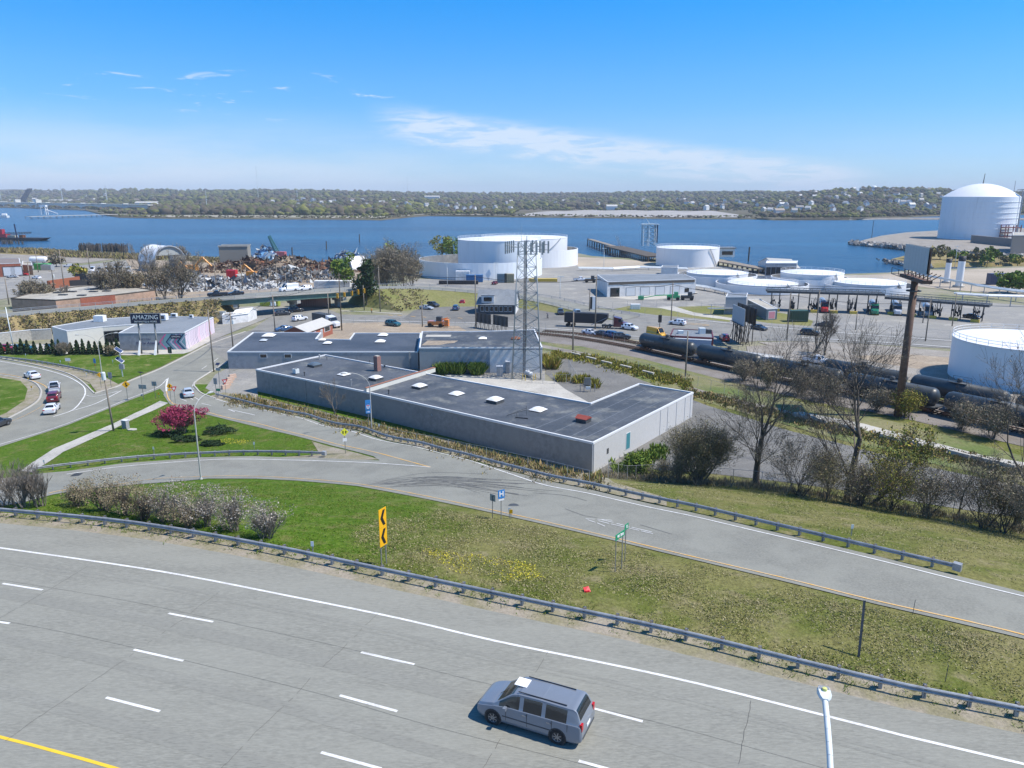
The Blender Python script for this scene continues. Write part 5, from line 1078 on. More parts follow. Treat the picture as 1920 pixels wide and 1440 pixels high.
mb=MB();mb.cbox(a+d*(Lw*.865)+nf*.12+Vector((0,0,hS-1.0)),(2.3,.14,.9),Rz);c=mb.build('shop_sign',m_navy,osh);txt('AMAZING',.45,m_signwht,c,a+d*(Lw*.865)+nf*.21+Vector((0,0,hS-1.0)),(R(90),0,math.atan2(d.y,d.x)))
txt('IT\'S YOU',.55,m_navyp,osh,a+d*(Lw*.40)+nf*.04+Vector((0,0,2.6)),(R(90),0,math.atan2(d.y,d.x)),shear=.2);txt("You're Amazing",.85,m_navyp,osh,a+d*(Lw*.42)+nf*.04+Vector((0,0,1.7)),(R(90),0,math.atan2(d.y,d.x)),shear=.35,bold=.01)
a2=Vector((*lps[1],0));b2=Vector((*lps[2],0));d2=(b2-a2).normalized();n2_=Vector((d2.y,-d2.x,0));L2=(b2-a2).length
wallpoly(osh,a2,d2,n2_,[(0.1,.1),(L2-.1,.1),(L2-.1,hS-.3),(.1,hS-.3)],m_palepink,'mural',.03)
rr=random.Random(5)
for k in range(22):
 u=.4+k*(L2-1.6)/22;mt=rr.choice([m_navyp,m_pink,m_teal,m_navyp,m_wallw]);wd=rr.choice([.08,.14,.2]);zm=hS*.45
 wallpoly(osh,a2,d2,n2_,[(u+.9,.15),(u+.9+wd,.15),(u+wd,zm),(u+.9+wd,hS-.35),(u+.9,hS-.35),(u,zm)],mt,'mural_stripe',.05)
for px,py,w_,h in((305,596,2.4,1.5),(359,592,.9,.8),(327,590,1.4,.9)):
 x,y,z=onroof(osh,px,py+4,hS);mb=MB();mb.cbox((x,y,z+h/2+.15),(w_,w_*.7,h));c=mb.build('rooftop_unit',m_wht,osh);mb=MB();mb.cbox((x,y-w_*.35,z+h/2+.15),(w_*.7,.05,h*.6));mb.build('grille',m_dark,c)
osw,lpw,_w=building('shop_annex','white annex with slanting blue roof joined to the left of the mural shop',[(97,612),(125,620),(192,612),(258,607),(300,592),(262,593),(180,598)],4.6,m_wallcream,m_roofgrey,'shop',par=.1)
a=Vector((*lpw[2],0));b_=Vector((*lpw[3],0));d=(b_-a).normalized();nf=Vector((d.y,-d.x,0));face_quads(osw,a,b_,[(.12,1.6,2.0,2.8),(.32,1.6,2.0,2.8),(.52,1.6,2.0,2.8),(.75,2.4,2.0,2.8)],nf,m_glass,'shop_window',m_dark)
x,y,z=onroof(osw,188,602,4.6);mb=MB();mb.cbox((x,y,z+.8),(2.4,1.8,1.5));c=mb.build('rooftop_unit',m_wht,osw);mb=MB();mb.cbox((x-1.2,y-.2,z+.8),(.06,1.2,1.1));mb.build('grille',m_navy,c)
p=PZ(281,664);osn=empty('pylon_sign','navy AMAZING pylon sign on two tall posts in front of the mural shop','sign',p,R(3));zt=top_z(p,588);zb=top_z(p,606);px_m=1420/(p.y*CP+30*SP);wS=53/px_m
mb=MB();mb.box(-wS/2,wS/2,-.25,.25,zb,zt);c=mb.build('sign_box',m_navy,osn);mb=MB();[mb.box(*q)for q in((-wS/2-.08,-wS/2,-.28,.28,zb-.08,zt+.08),(wS/2,wS/2+.08,-.28,.28,zb-.08,zt+.08),(-wS/2,wS/2,-.28,.28,zt,zt+.08),(-wS/2,wS/2,-.28,.28,zb-.08,zb))];mb.build('frame',m_post,c)
hs_=zt-zb;txt('AMAZING',hs_*.62,m_signwht,c,(0,-.27,zb+hs_*.62),(R(90),0,0),sx=wS*.86/(hs_*.62*4.35),bold=.0);txt('INTIMATES & MORE',hs_*.24,m_signwht,c,(0,-.27,zb+hs_*.17),(R(90),0,0),sx=wS*.82/(hs_*.24*9.3))
for s in(-1,1):
 mb=MB();mb.tube((s*wS*.28,0,-.2),(s*wS*.28,0,zb),.20,.20,10);mb.build('post',m_post,osn,smooth=True);mb=MB();x=s*wS*.28;mb.add([(x-.3,-1.6,0),(x+.2,-1.6,0),(x+.1,-.2,3.2),(x-.12,-.2,3.2),(x-.3,-1.2,0),(x+.2,-1.2,0),(x+.1,.0,3.2),(x-.12,.0,3.2)],[(0,1,2,3),(7,6,5,4),(0,3,7,4),(1,5,6,2)]);mb.build('brace',m_wht,osn)
def wall_run(name,label,px,h,th,mat,cat='wall',z=0.0,cap=None,group=None):
 ps=[PZ(x,y,z)for x,y in px];c=ps[len(ps)//2];o=empty(name,label,cat,c,0,group)
 mb=MB()
 for p,q in zip(ps,ps[1:]):d=q-p;mb.cbox((p+q)/2-c+Vector((0,0,h/2)),(d.length+th*.3,th,h),Matrix.Rotation(math.atan2(d.y,d.x),3,'Z'))
 mb.build('wall',mat,o)
 if cap:
  mb=MB()
  for p,q in zip(ps,ps[1:]):d=q-p;mb.cbox((p+q)/2-c+Vector((0,0,h+.06)),(d.length+th*.3,th+.1,.12),Matrix.Rotation(math.atan2(d.y,d.x),3,'Z'))
  mb.build('cap',cap,o)
 return o
wall_run('retaining_wall','low concrete retaining wall below the brown brush bank, left of the annex',[(-60,650),(0,645),(60,638),(98,636)],2.6,.4,m_conc,cap=m_trim)
wall_run('retaining_wall','beige concrete wall on the bank behind the mural shop',[(362,602),(395,604),(425,604)],3.2,.4,m_wallcream)
o,c_=gable('garage','small white gable garage beside the bridge pier',[PZ(437,608)[:2],PZ(466,604)[:2],(PZ(466,604)+Vector((.5,6,0)))[:2],(PZ(437,608)+Vector((.5,6,0)))[:2]],2.6,1.0,m_wallw,m_wht);
o,_,_=building('garage','white flat garage with grey door left of the gable garage',[(416,591),(436,590),(440,585),(420,586)],2.7,m_wallw,m_roofpale,par=.08);
m_twr=flat('tower_steel',(.27,.30,.31),.5,.3)
# lattice tower
tb=[PZ(960,711),PZ(1014,712),PZ(986,698)];ct=(tb[0]+tb[1]+tb[2])/3;hT=top_z(ct,452);twr=empty('cell_tower','tall steel lattice antenna tower behind the long warehouse','antenna tower',ct)
def leg_at(i,t_):
 b0=tb[i]-ct;k=1-t_*.42;return Vector((b0.x*k,b0.y*k,hT*t_))
for i in range(3):mb=MB();mb.tube(leg_at(i,0),leg_at(i,1),.14,.09,8);mb.build('leg',m_twr,twr,smooth=True)
nb=11
for i in range(3):
 j=(i+1)%3
 for k in range(nb):
  t0,t1=k/nb,(k+1)/nb;a=(leg_at(i,t0)+leg_at(j,t0))/2
  for p,q in((leg_at(i,t0),leg_at(j,t1)),(leg_at(j,t0),leg_at(i,t1)),(leg_at(i,t1),leg_at(j,t1))):
   mb=MB();mb.tube(p,q,.05,.05,4);mb.build('brace',m_twr,twr)
mb=MB()
for s in(-.22,-.08,.08,.22):mb.tube((s-.4,1.0,0),(s-.25,.7,hT),.05,.05,5)
mb.build('cable_run',m_black,twr)
for k in range(3):
 a0=R(-90+120*k+10);dv=Vector((math.cos(a0),math.sin(a0),0));tv=Vector((-dv.y,dv.x,0));cz=hT-1.2
 mb=MB();mb.tube(dv*1.2+Vector((0,0,cz)),dv*3.3+Vector((0,0,cz)),.06,.06,6);mb.tube(dv*3.3-tv*2.4+Vector((0,0,cz+.5)),dv*3.3+tv*2.4+Vector((0,0,cz+.5)),.05,.05,6);mb.tube(dv*3.3-tv*2.4+Vector((0,0,cz-.5)),dv*3.3+tv*2.4+Vector((0,0,cz-.5)),.05,.05,6);mb.tube(dv*1.2-tv*.8+Vector((0,0,cz)),dv*3.3-tv*2+Vector((0,0,cz+.5)),.04,.04,6);mb.tube(dv*1.2+tv*.8+Vector((0,0,cz)),dv*3.3+tv*2+Vector((0,0,cz+.5)),.04,.04,6);c=mb.build('antenna_mount',m_twr,twr)
 for s in(-2.3,-1.1,.1,1.2,2.3):mb=MB();mb.cbox(dv*3.5+tv*s+Vector((0,0,cz)),(.18,.3,2.3),Matrix.Rotation(a0,3,'Z'));mb.build('antenna_panel',m_twr,c)
mb=MB();mb.tube((0,0,hT-1),(0,0,hT+1.0),.12,.05,6);mb.tube((-1,.6,hT-1),(-1,.6,hT+3),.03,.02,5);mb.build('whip_antenna',m_twr,twr);mb=MB();mb.cbox((1.7,-.3,hT*.74),(.5,.4,.6));mb.build('dish_radio',m_twr,twr)
for px,py,w_,h,lab in((937,706,1.2,1.9,'nearest grey equipment cabinet left of the tower foot'),(932,694,.9,1.5,'small pale cabinet against the white wall behind the tower'),(945,697,1.1,1.4,'low equipment cabinet with a white top left of the tower'),(952,700,.8,2.2,'tall narrow equipment rack beside the left tower leg'),(966,693,1.0,1.6,'grey cabinet seen through the tower legs')):
 p=PZ(px,py);o=empty('equipment_cabinet',lab,'equipment cabinet',p);mb=MB();mb.box(-w_/2,w_/2,-.4,.4,.2,h+.2);mb.build('cabinet',m_wallb,o);mb=MB();mb.box(-w_/2-.05,w_/2+.05,-.45,.45,h+.2,h+.28);mb.build('lid',m_trim,o);mb=MB();mb.box(-w_/2+.1,w_/2-.1,-.42,-.4,.4,h);mb.build('door',m_galv,o);mb=MB();mb.box(-w_/2,w_/2,-.4,.4,0,.2);mb.build('plinth',m_conc,o)
p=PZ(991,707);o=empty('propane_tank','white horizontal propane tank between yellow bollards at the tower foot','propane tank',p,R(-60));mb=MB();mb.lathe([(0,-1.2),(.3,-1.1),(.5,-.8),(.5,.8),(.3,1.1),(0,1.2)],14,(0,0,.8),'X');mb.build('tank',m_wht,o,smooth=True);mb=MB();mb.box(-.7,-.5,-.4,.4,0,.4);mb.box(.5,.7,-.4,.4,0,.4);mb.build('saddle',m_conc,o)['kind']='stuff';mb=MB();mb.lathe([(0,.2),(.15,.15),(.15,0)],10,(0,0,1.3));mb.build('valve_dome',m_wht,o)
for k,(px,py)in enumerate(((980,712),(985,714),(1000,714),(1004,712))):tag((lambda q:(q.lathe([(.09,0),(.09,1.1),(0,1.2)],8),q)[1])(MB()).build('bollard',flat('bollard_yellow',(.55,.42,.12)),loc=PZ(px,py)),['left outer','left inner','right inner','right outer'][k]+' yellow bollard guarding the propane tank','bollard','bollards round the propane tank')
p=PZ(1101,735);o=empty('meter_stand','grey electric meter stand beyond the warehouse corner in the gravel','meter stand',p);mb=MB();mb.cbox((0,0,2.0),(1.1,.3,1.4));mb.build('meter_cabinet',m_post,o);mb=MB();mb.cbox((0.1,-.1,.8),(.8,.5,.5));mb.build('base_cabinet',m_lampw,o)
for s in(-1.3,-.6,.6,1.4):mb=MB();mb.tube((s,0,0),(s,0,2.2 if abs(s)<1 else 1.5),.07,.07,6);mb.build('post',m_galv,o)
# chain link fences: posts, rails and mesh wires
def fence(label,px,h=1.9,step=3.0,group='chain link fences',f=None,mesh=True,name='chain_fence',rmat=None,topr=True):
 ps=[(f or G)(*q)for q in px];ps=[Vector((p.x,p.y,0))for p in ps];c=Vector((ps[0].x,ps[0].y,H(ps[0].x,ps[0].y)));o=empty(name,label,'fence',c,0,group);rmat=rmat or m_galv
 Lp=plen(ps);n=max(1,int(round(Lp/step)));pl=[]
 for k in range(n+1):
  q=cutlen(ps,Lp*k/n*.9999,Lp*k/n*.9999+.05)[0];pl.append(Vector((q.x,q.y,H(q.x,q.y)))-c)
 if 'fp' not in RAILMESH:q=MB();q.tube((0,0,-.3),(0,0,1),.035,.035,5);me_=bpy.data.meshes.new('post');me_.from_pydata(q.v,[],q.f);me_.materials.append(m_galv);RAILMESH['fp']=me_
 for q in pl:b_=bpy.data.objects.new('post',RAILMESH['fp']);col.objects.link(b_);b_.parent=o;b_.location=q;b_.scale=(1,1,h)
 mb=MB()
 for a,b_ in zip(pl,pl[1:]):
  if topr:mb.tube(a+Vector((0,0,h)),b_+Vector((0,0,h)),.022,.022,4,False)
  mb.tube(a+Vector((0,0,.1)),b_+Vector((0,0,.1)),.012,.012,3,False)
 mb.build('rail',rmat,o)
 if mesh:
  mb=MB();sp_=.34;d_=.0035
  for a,b_ in zip(pl,pl[1:]):
   ln=(b_-a).length;m=int(ln/sp_)
   for i in range(-int(h/sp_),m+1):
    for s in(1,-1):
     u0,u1=i*sp_,i*sp_+h;z0,z1=(0,h)if s>0 else(h,0)
     if u0<0:z0+=s*(-u0);u0=0
     if u1>ln:z1-=s*(u1-ln);u1=ln
     if u1<=u0:continue
     p=a.lerp(b_,u0/ln)+Vector((0,0,z0));q=a.lerp(b_,u1/ln)+Vector((0,0,z1));w2=Vector((0,0,.004));mb.add([p-w2,q-w2,q+w2,p+w2],[(0,1,2,3)])
  mb.build('wire_mesh',rmat,o)['kind']='stuff'
 return o
fence('chain link fence along the foot of the long grey wall, among the weeds',[(484,757),(560,775),(700,806),(850,843),(980,872),(1105,903)],1.2,3.5,mesh=False)
fence('chain link fence between the dry grass and the dark parking lot on the right',[(1140,897),(1200,897),(1300,903),(1415,912),(1500,924),(1600,940),(1700,955),(1800,974),(1920,992)],1.9,3.2)
fence('long chain link fence beside the railway grass, rows of thin posts',[(1015,655),(1100,670),(1200,695),(1300,722),(1400,750),(1500,778)],1.9,3.2)
fence('small chain link enclosure in front of the lattice tower',[(938,712),(985,716),(1003,719),(1030,720),(1063,720),(1082,719),(1070,700),(1066,690)],1.9,2.2)
fence('chain link fence in front of the avenue above the dirt lot',[(640,607),(720,605),(800,611),(860,613),(885,618)],1.6,3.5,mesh=False)
fence('chain link fence along the terminal yard behind the trucks',[(960,574),(1060,582),(1150,578),(1260,574),(1330,579),(1360,585)],2.2,5,mesh=False)
fence('chain link fence below the terminal lane and grass',[(1180,588),(1290,600),(1380,608),(1450,612),(1560,621),(1700,632),(1780,636)],2.2,5.5,mesh=False)
fence('chain link fence running down the gravel slope beside the bare tree',[(1440,640),(1480,650),(1530,664),(1580,682),(1640,705),(1700,724)],1.8,4,mesh=False)
fence('chain link fence at the railway yard edge next to the parked cars',[(1000,617),(1045,622),(1095,629),(1180,648),(1240,660)],1.8,4,mesh=False)
def barrier(label,px,L_=2.4,rz=None,mat=m_conc,h=.6,name='concrete_block',px2=None,group=None,wdt=.6):
 p=G(*px);rz=rz if rz is not None else 0
 if px2:q=G(*px2);rz=math.atan2(q.y-p.y,q.x-p.x)
 mb=MB();mb.add([(-L_/2,-wdt/2,0),(L_/2,-wdt/2,0),(L_/2,wdt/2,0),(-L_/2,wdt/2,0),(-L_/2+.04,-wdt*.42,h),(L_/2-.04,-wdt*.42,h),(L_/2-.04,wdt*.42,h),(-L_/2+.04,wdt*.42,h)],[(4,5,6,7),(0,1,5,4),(1,2,6,5),(2,3,7,6),(3,0,4,7)])
 return tag(mb.build(name,mat,loc=p+Vector((0,0,.03)),rot=(0,0,rz)),label,'concrete block',group)
gb='concrete blocks edging the gravel lots'
bl=[(1079,668),(1108,676),(1137,684),(1173,692),(1215,703),(1502,785),(1534,792),(1592,806),(1668,826),(1710,835),(1798,857),(1840,867),(1880,876)]
nm_=['first','second','third','fourth','fifth','sixth','seventh','eighth','ninth','tenth','eleventh','twelfth','thirteenth']
for k,q in enumerate(bl):barrier(nm_[k]+' concrete block counted from the tower along the weedy lot edge',q,3.0,px2=(q[0]+30,q[1]+(7 if k<5 else 8)),h=.7,group=gb)
for k,q in enumerate([(423,729),(426,724),(429,719),(432,714),(436,709)]):barrier(['nearest','second','middle','fourth','farthest'][k]+' pinkish concrete block in the row at the building yard',q,1.5,.9,flat('pink_concrete',(.50,.36,.28),.9),.75,group='pinkish blocks at the yard')
# elevated road and its banks
def zprof(px):return[PZ(x,y,z)for x,y,z in px]
near_e=zprof([(-260,612,4),(-60,601,4),(0,597,4),(75,589,4),(150,583,4.1),(240,575,4.5),(320,568,5),(400,562,5.7),(480,556,6.2),(560,550.5,6.0),(620,547,5.7),(700,542.5,5.2),(760,542,4.6),(830,545,3.8),(900,551,3.0),(960,558,2.3),(1020,569,1.5),(1080,584,.9),(1130,595,.35),(1165,601,0.1)])
ne=dens(near_e);WR=9.5
def sidev(ps,i):d=ps[min(i+1,len(ps)-1)]-ps[max(i-1,0)];d.z=0;d.normalize();return Vector((-d.y,d.x,0))
fe=[p+sidev(ne,i)*WR for i,p in enumerate(ne)]
def strip(a,b_,name,mat,dz=0.0,kind='structure',rng=None):
 rng=rng or(0,len(a));mb=MB();n=rng[1]-rng[0];vs=[]
 for i in range(*rng):vs+=[a[i]+Vector((0,0,dz)),b_[i]+Vector((0,0,dz))]
 mb.add(vs,[(2*i,2*i+2,2*i+3,2*i+1)for i in range(n-1)]);o=mb.build(name,mat);
 if kind:o['kind']=kind
 return o
strip(ne,fe,'elevated_road',m_ramp,0.05)
def idx_at(px):return min(range(len(ne)),key=lambda i:abs(proj(ne[i])[0]-px))
iA,iB=idx_at(402),idx_at(690)
def bank(rng,mat,k=2.2,name='embankment',far_=True):
 a=ne;b_=[p-sidev(ne,i)*(p.z*k+.5)-Vector((0,0,p.z+.1))for i,p in enumerate(ne)];strip(b_,a,name,mat,0,rng=rng)
 if far_:c=[p+sidev(ne,i)*(p.z*1.6+.5)-Vector((0,0,p.z+.1))for i,p in enumerate(fe)];strip(fe,c,name,mat,0,rng=rng)
bank((0,iA+1),m_drygrass,2.5);bank((iB,len(ne)),m_bankgrass,3.4)
for idx,kz,mt,sg in((iA,2.5,m_drygrass,-1),(iB,3.4,m_bankgrass,1)):
 p,q=ne[idx],fe[idx];sd_=sidev(ne,idx);al=Vector((sd_.y,-sd_.x,0));al=al if(ne[idx+1]-ne[idx]).dot(al)*sg<0 else-al;n0=p-sd_*(p.z*kz+.5);f0=q+sd_*(q.z*1.6+.5);mb=MB();mb.add([(n0.x,n0.y,-.1),(p.x,p.y,p.z),(q.x,q.y,q.z),(f0.x,f0.y,-.1),(p.x+al.x*5,p.y+al.y*5,-.1),(q.x+al.x*5,q.y+al.y*5,-.1)],[(0,4,1),(1,4,5,2),(2,5,3)]);o=mb.build('embankment',mt);o['kind']='structure'
for idx in(iA,iB):
 a=ne[idx];b_=fe[idx];tag(MB_:=None)if False else None
 mb=MB();d=b_-a;mb.cbox((a+b_)/2-Vector((0,0,a.z/2+.2)),(d.length+1.0,1.2,a.z+.4),Matrix.Rotation(math.atan2(d.y,d.x),3,'Z'));tag(mb.build('abutment',m_conc),'concrete abutment at the '+('left' if idx==iA else 'right')+' end of the green girder bridge','bridge abutment')
ob_=empty('girder_bridge','curved road bridge on green steel girders with concrete piers','bridge',ne[(iA+iB)//2]*1.0);ob_.location.z=0;B0=ob_.location.copy()
for s,off in((0,.3),(1,WR*.5),(2,WR-.3)):
 mb=MB();vs=[]
 for i in range(iA,iB+1):
  p=ne[i]+sidev(ne,i)*off-B0;q=sidev(ne,i)*.22
  vs+=[p-q-Vector((0,0,.35)),p+q-Vector((0,0,.35)),p+q-Vector((0,0,1.9)),p-q-Vector((0,0,1.9))]
 n=iB-iA+1;mb.add(vs,[(4*i+k,4*i+(k+1)%4,4*i+4+(k+1)%4,4*i+4+k)for i in range(n-1)for k in range(4)]);mb.build('girder',m_green,ob_)
mb=MB();vs=[]
for i in range(iA,iB+1):
 sv_=sidev(ne,i);p=ne[i]-B0
 vs+=[p-sv_*.5+Vector((0,0,.04)),p+sv_*(WR+.5)+Vector((0,0,.04)),p+sv_*(WR+.5)-Vector((0,0,.4)),p-sv_*.5-Vector((0,0,.4))]
mb.add(vs,[(4*i+k,4*i+(k+1)%4,4*i+4+(k+1)%4,4*i+4+k)for i in range(n-1)for k in range(4)]);mb.build('deck',m_conc,ob_)
for fx in(458,560,640):
 i=idx_at(fx);sv_=sidev(ne,i);c=ne[i]+sv_*WR/2-B0;mb=MB();Rz=Matrix.Rotation(math.atan2(sv_.y,sv_.x),3,'Z');h=ne[i].z-1.95
 mb.cbox(Vector((c.x,c.y,h/2-.6)),(2.2,1.1,h-1.0),Rz);mb.cbox(Vector((c.x,c.y,h-.55)),(WR-.4,1.2,1.1),Rz);mb.cbox(Vector((c.x,c.y,h-1.3)),(5.2,1.1,.6),Rz);mb.build('pier',m_conc,ob_)
for s,arr,lab in((0,ne,'grey railing on the near edge of the elevated curving road'),(1,fe,'grey railing on the far edge of the elevated curving road')):
 o=empty('road_railing',lab,'railing',arr[0],0,'railings of the elevated road');mb=MB();c=arr[0]
 for hh in(.45,.8):mb.path([p-c+Vector((0,0,hh))for p in arr],.07 if hh>.5 else .05,4)
 mb.build('rail',m_signback,o)['kind']='stuff'
 if 'rp' not in RAILMESH:q=MB();q.box(-.06,.06,-.06,.06,-.1,.85);me_=bpy.data.meshes.new('post');me_.from_pydata(q.v,[],q.f);me_.materials.append(m_signback);RAILMESH['rp']=me_
 for i in range(0,len(arr),1):b_=bpy.data.objects.new('post',RAILMESH['rp']);col.objects.link(b_);b_.parent=o;b_.location=arr[i]-c
 # tanks
def railing_ring(mb,r,z,h=1.1,n=40,rr=.04):
 for hh in(h,h*.5):
  pts_=[Vector((r*math.cos(a),r*math.sin(a),z+hh))for a in[2*math.pi*k/n for k in range(n+1)]];mb.path(pts_,rr,3)
 for k in range(n):a=2*math.pi*k/n;p=Vector((r*math.cos(a),r*math.sin(a),z));mb.tube(p,p+Vector((0,0,h)),rr,rr,3,False)
def tank_geo(xl,xr,by,z0=0.0):
 y0=PZ(960,by,z0).y;phi=math.atan(((xl+xr)/2-960)/F);r=(xr-xl)/2/F*y0
 for _ in range(60):
  d0=y0/math.cos(phi);D=d0+r;c=Vector((math.sin(phi)*D,math.cos(phi)*D,z0));q=[proj(c+Vector((math.cos(a)*r,math.sin(a)*r,0)))[0]for a in[k*math.pi/24 for k in range(48)]]
  lo,hi=min(q),max(q);r*=1+.7*((xr-xl)/(hi-lo)-1);phi+=((xl+xr)-(lo+hi))/2/F*.7*math.cos(phi)**2
 return c,r,Vector((math.sin(phi)*d0,math.cos(phi)*d0,z0))
def tank(label,xl,xr,by,ty,mat=None,wall=None,rail=True,crown=.6,bands=0,name='storage_tank',z0=0.0,stair=None,group=None,geo=None,dome=None,n=72,base=None):
 c,r,pf=geo or tank_geo(xl,xr,by,z0);h=top_z(pf,ty)-z0;mat=mat or m_tank;o=empty(name,label,'storage tank',c,0,group)
 mb=MB();prof=[(r,0),(r,h)]
 if bands:prof=[];[prof.extend([(r+.25,h*k/bands+.0),(r+.25,h*k/bands+.5),(r,h*k/bands+.5),(r,h*(k+1)/bands)])for k in range(bands)]
 mb.lathe(prof,n);mb.build('shell',mat,o,smooth=False)
 for p in o.children[0].data.polygons:p.use_smooth=bands==0
 mb=MB();hh=dome or crown;k_=8;mb.lathe([(r*(1-i/k_),h+.02+hh*(1-(1-i/k_)**2))for i in range(k_+1)]if dome else[(r+.12,h-.05),(r+.12,h+.05),(r,h+.08),(0,h+hh)],n);mb.build('roof',m_tank,o,smooth=True)
 if rail:mb=MB();railing_ring(mb,r,h,n=max(20,int(r*2.6)),rr=.045);mb.build('railing',m_trim,o)['kind']='stuff'
 if stair is not None:
  a0,a1=stair;mb=MB();m_=24
  for k in range(m_):t0,t1=k/m_,(k+1)/m_;A1,A2=a0+(a1-a0)*t0,a0+(a1-a0)*t1;p=Vector((math.cos(A1),math.sin(A1),0))*(r+.5);q=Vector((math.cos(A2),math.sin(A2),0))*(r+.5);p.z,q.z=h*t0,h*t1;mb.tube(p,q,.12,.12,4,False);mb.tube(p+Vector((0,0,1)),q+Vector((0,0,1)),.05,.05,3,False);mb.tube(p,p+Vector((0,0,1)),.04,.04,3,False);mb.tube(p*((r-.1)/(r+.5))+Vector((0,0,p.z*(1-(r-.1)/(r+.5)))),p,.08,.08,3,False)
  mb.build('stair',m_signback,o)['kind']='stuff'
 o['r']=r;o['h']=h;return o
def containment(label,xl,xr,by,ty,mat=None,geo=None):
 c,r,pf=geo or tank_geo(xl,xr,by);h=top_z(pf,ty);o=empty('containment_wall',label,'containment wall',c);mb=MB();mb.lathe([(r,0),(r,h),(r-.3,h)],80);mb.build('outer_shell',mat or m_tank,o);[setattr(p,'use_smooth',False)for p in o.children[0].data.polygons]
 mb=MB();mb.lathe([(r-.3,h),(r-.3,.3),(0,.3)],80);mb.build('inner_shell',m_tankin,o);return o,c,r,h
def ctag(o):
 for k in('r','h'):
  if k in o:del o[k]
oC,cC,rC,hC1=containment('low round pale containment wall around the nearest of the two big white tanks',786,1016,526,494,m_tankpale)
r1=rC*77/115;k=(1420/(cC.y*CP+30*SP));c1=cC+Vector(((936-901)/k,0,0));pf1=Vector((c1.x,c1.y-r1,0))
ctag(tank('big white round tank standing inside the low containment wall, left of the lattice tower',0,0,0,452.5,m_tankpale,geo=(c1,r1,pf1),crown=.7))
c2,r2,_p=tank_geo(912,1083,501);oC2=containment('low white containment wall around the rear big tank, right of the lattice tower',912,1083,503,471)
ctag(tank('big white round tank with zigzag stair behind the lattice tower',0,0,0,449,m_tank,geo=(c2+Vector((-4/1.0,0,0)),r2*.93,Vector((c2.x,c2.y-r2*.93,0))),crown=.7))
o2=[q for q in col.objects if q.get('label','').startswith('big white round tank with zigzag')][0];h2=top_z(Vector((c2.x,c2.y-r2*.93,0)),449)
mb=MB();rq=r2*.93+.4;A0=R(-75)
seq=[(R(-70),.0),(R(-48),.48),(R(-62),.52),(R(-38),1.0)]
for(a,t_),(b_,u_)in zip(seq,seq[1:]):
 for k in range(8):A1=a+(b_-a)*k/8;A2=a+(b_-a)*(k+1)/8;mb.tube((math.cos(A1)*rq,math.sin(A1)*rq,h2*(t_+(u_-t_)*k/8)),(math.cos(A2)*rq,math.sin(A2)*rq,h2*(t_+(u_-t_)*(k+1)/8)),.22,.22,4,False)
mb.build('zigzag_stair',m_signback,o2)['kind']='stuff'
ctag(tank('white round tank by the jetty, right of the dark pier',1229.5,1347.5,502,467.5,crown=.8,stair=(R(-40),R(-62))))
for lab,a in(('white flat tank behind the garage block, far left of the low group',(1287,1402,534,516,1270,1419,538,521)),('wide white tank in the front row of the low group, left one',(1364,1496,548,537,1341,1516,553,539)),('white flat tank in the rear row of the low group, right one',(1462,1581,533,516,1444,1590,543,526)),('wide white tank in the front row, directly left of the billboard pole',(1560,1699,549,535.5,1540,1719,553,541))):
 xl,xr,by,ty,cxl,cxr,cby,cty=a;_o,cc_,cr_,ch_=containment('white outer ring wall of the '+lab.replace('white ','').split(',')[0],cxl,cxr,cby,cty)
 k=(xr-xl)/(cxr-cxl);r_=cr_*k;xm=((xl+xr)-(cxl+cxr))/2;dep=cc_.y*CP+30*SP;c_=cc_+Vector((xm*dep/F,0,0));pf_=Vector((c_.x,c_.y-r_,0));ctag(tank(lab,0,0,0,ty,geo=(c_,r_,pf_),crown=.9,stair=(R(-55),R(-68))))
ctag(tank('largest nearby white tank with yellow and white railing at the right edge',1776,2068,737,658,m_tankpale,crown=.25,n=96,rail=True))
ctag(tank('huge domed white gas tank with horizontal ribs on the far right shore',1757,1903,450,369,m_tankpale,rail=False,dome=10.5,bands=8,n=96,name='gas_tank',z0=1.0))
lng=[q for q in col.objects if q.name.startswith('gas_tank')][0]
rL=(lng.children[1].data.vertices[0].co.xy).length;mb=MB();mb.tube((rL*.72,-rL*.75,0),(rL*.72,-rL*.75,38),.6,.6,6);mb.cbox((rL*.72,-rL*.7,39),(5,5,1));mb.tube((rL*.55,-rL*.6,38),(rL*.55,-rL*.6,46),.3,.2,5);mb.build('riser_pipe',m_signback,lng)['kind']='stuff'
mb=MB();mb.tube((0,0,44),(.5,0,52),.4,.2,5);mb.build('mast',m_dark,lng)
mb=MB();mb.cbox((rL*.3,-rL-3,6),(12,6,1));mb.cbox((rL*.3,-rL-3,10),(12,6,.8));mb.cbox((rL*.3,-rL-3,3),(13,6,.8));[mb.tube((rL*.3+dx,-rL-3+dy,0),(rL*.3+dx,-rL-3+dy,12),.4,.4,4)for dx in(-6,0,6)for dy in(-3,3)];mb.build('valve_platform',flat('oxide_red',(.30,.12,.10)),lng)['kind']='stuff'
for lab,px,ty,w_,kk in(('shorter white chimney with black top, left of the pair',(1774,531),485,9.5,0),('taller white chimney with black top, right of the pair',(1797,539),480,12,1)):
 p=PZ(*px);h=top_z(p,ty);r_=w_/2/F*(p.y*CP+35*SP);o=empty('chimney_stack',lab,'chimney',p);mb=MB();mb.lathe([(r_*1.02,0),(r_,h*.84)],24);mb.build('shaft',m_tank,o,smooth=True);mb=MB();mb.lathe([(r_*1.01,h*.84),(r_*1.05,h),(r_*.8,h),(r_*.8,h*.9)],24);mb.build('cap_band',m_black,o,smooth=True);mb=MB();mb.lathe([(r_*1.7,0),(r_*1.7,.8),(r_,.8)],16);mb.build('base',m_conc,o)
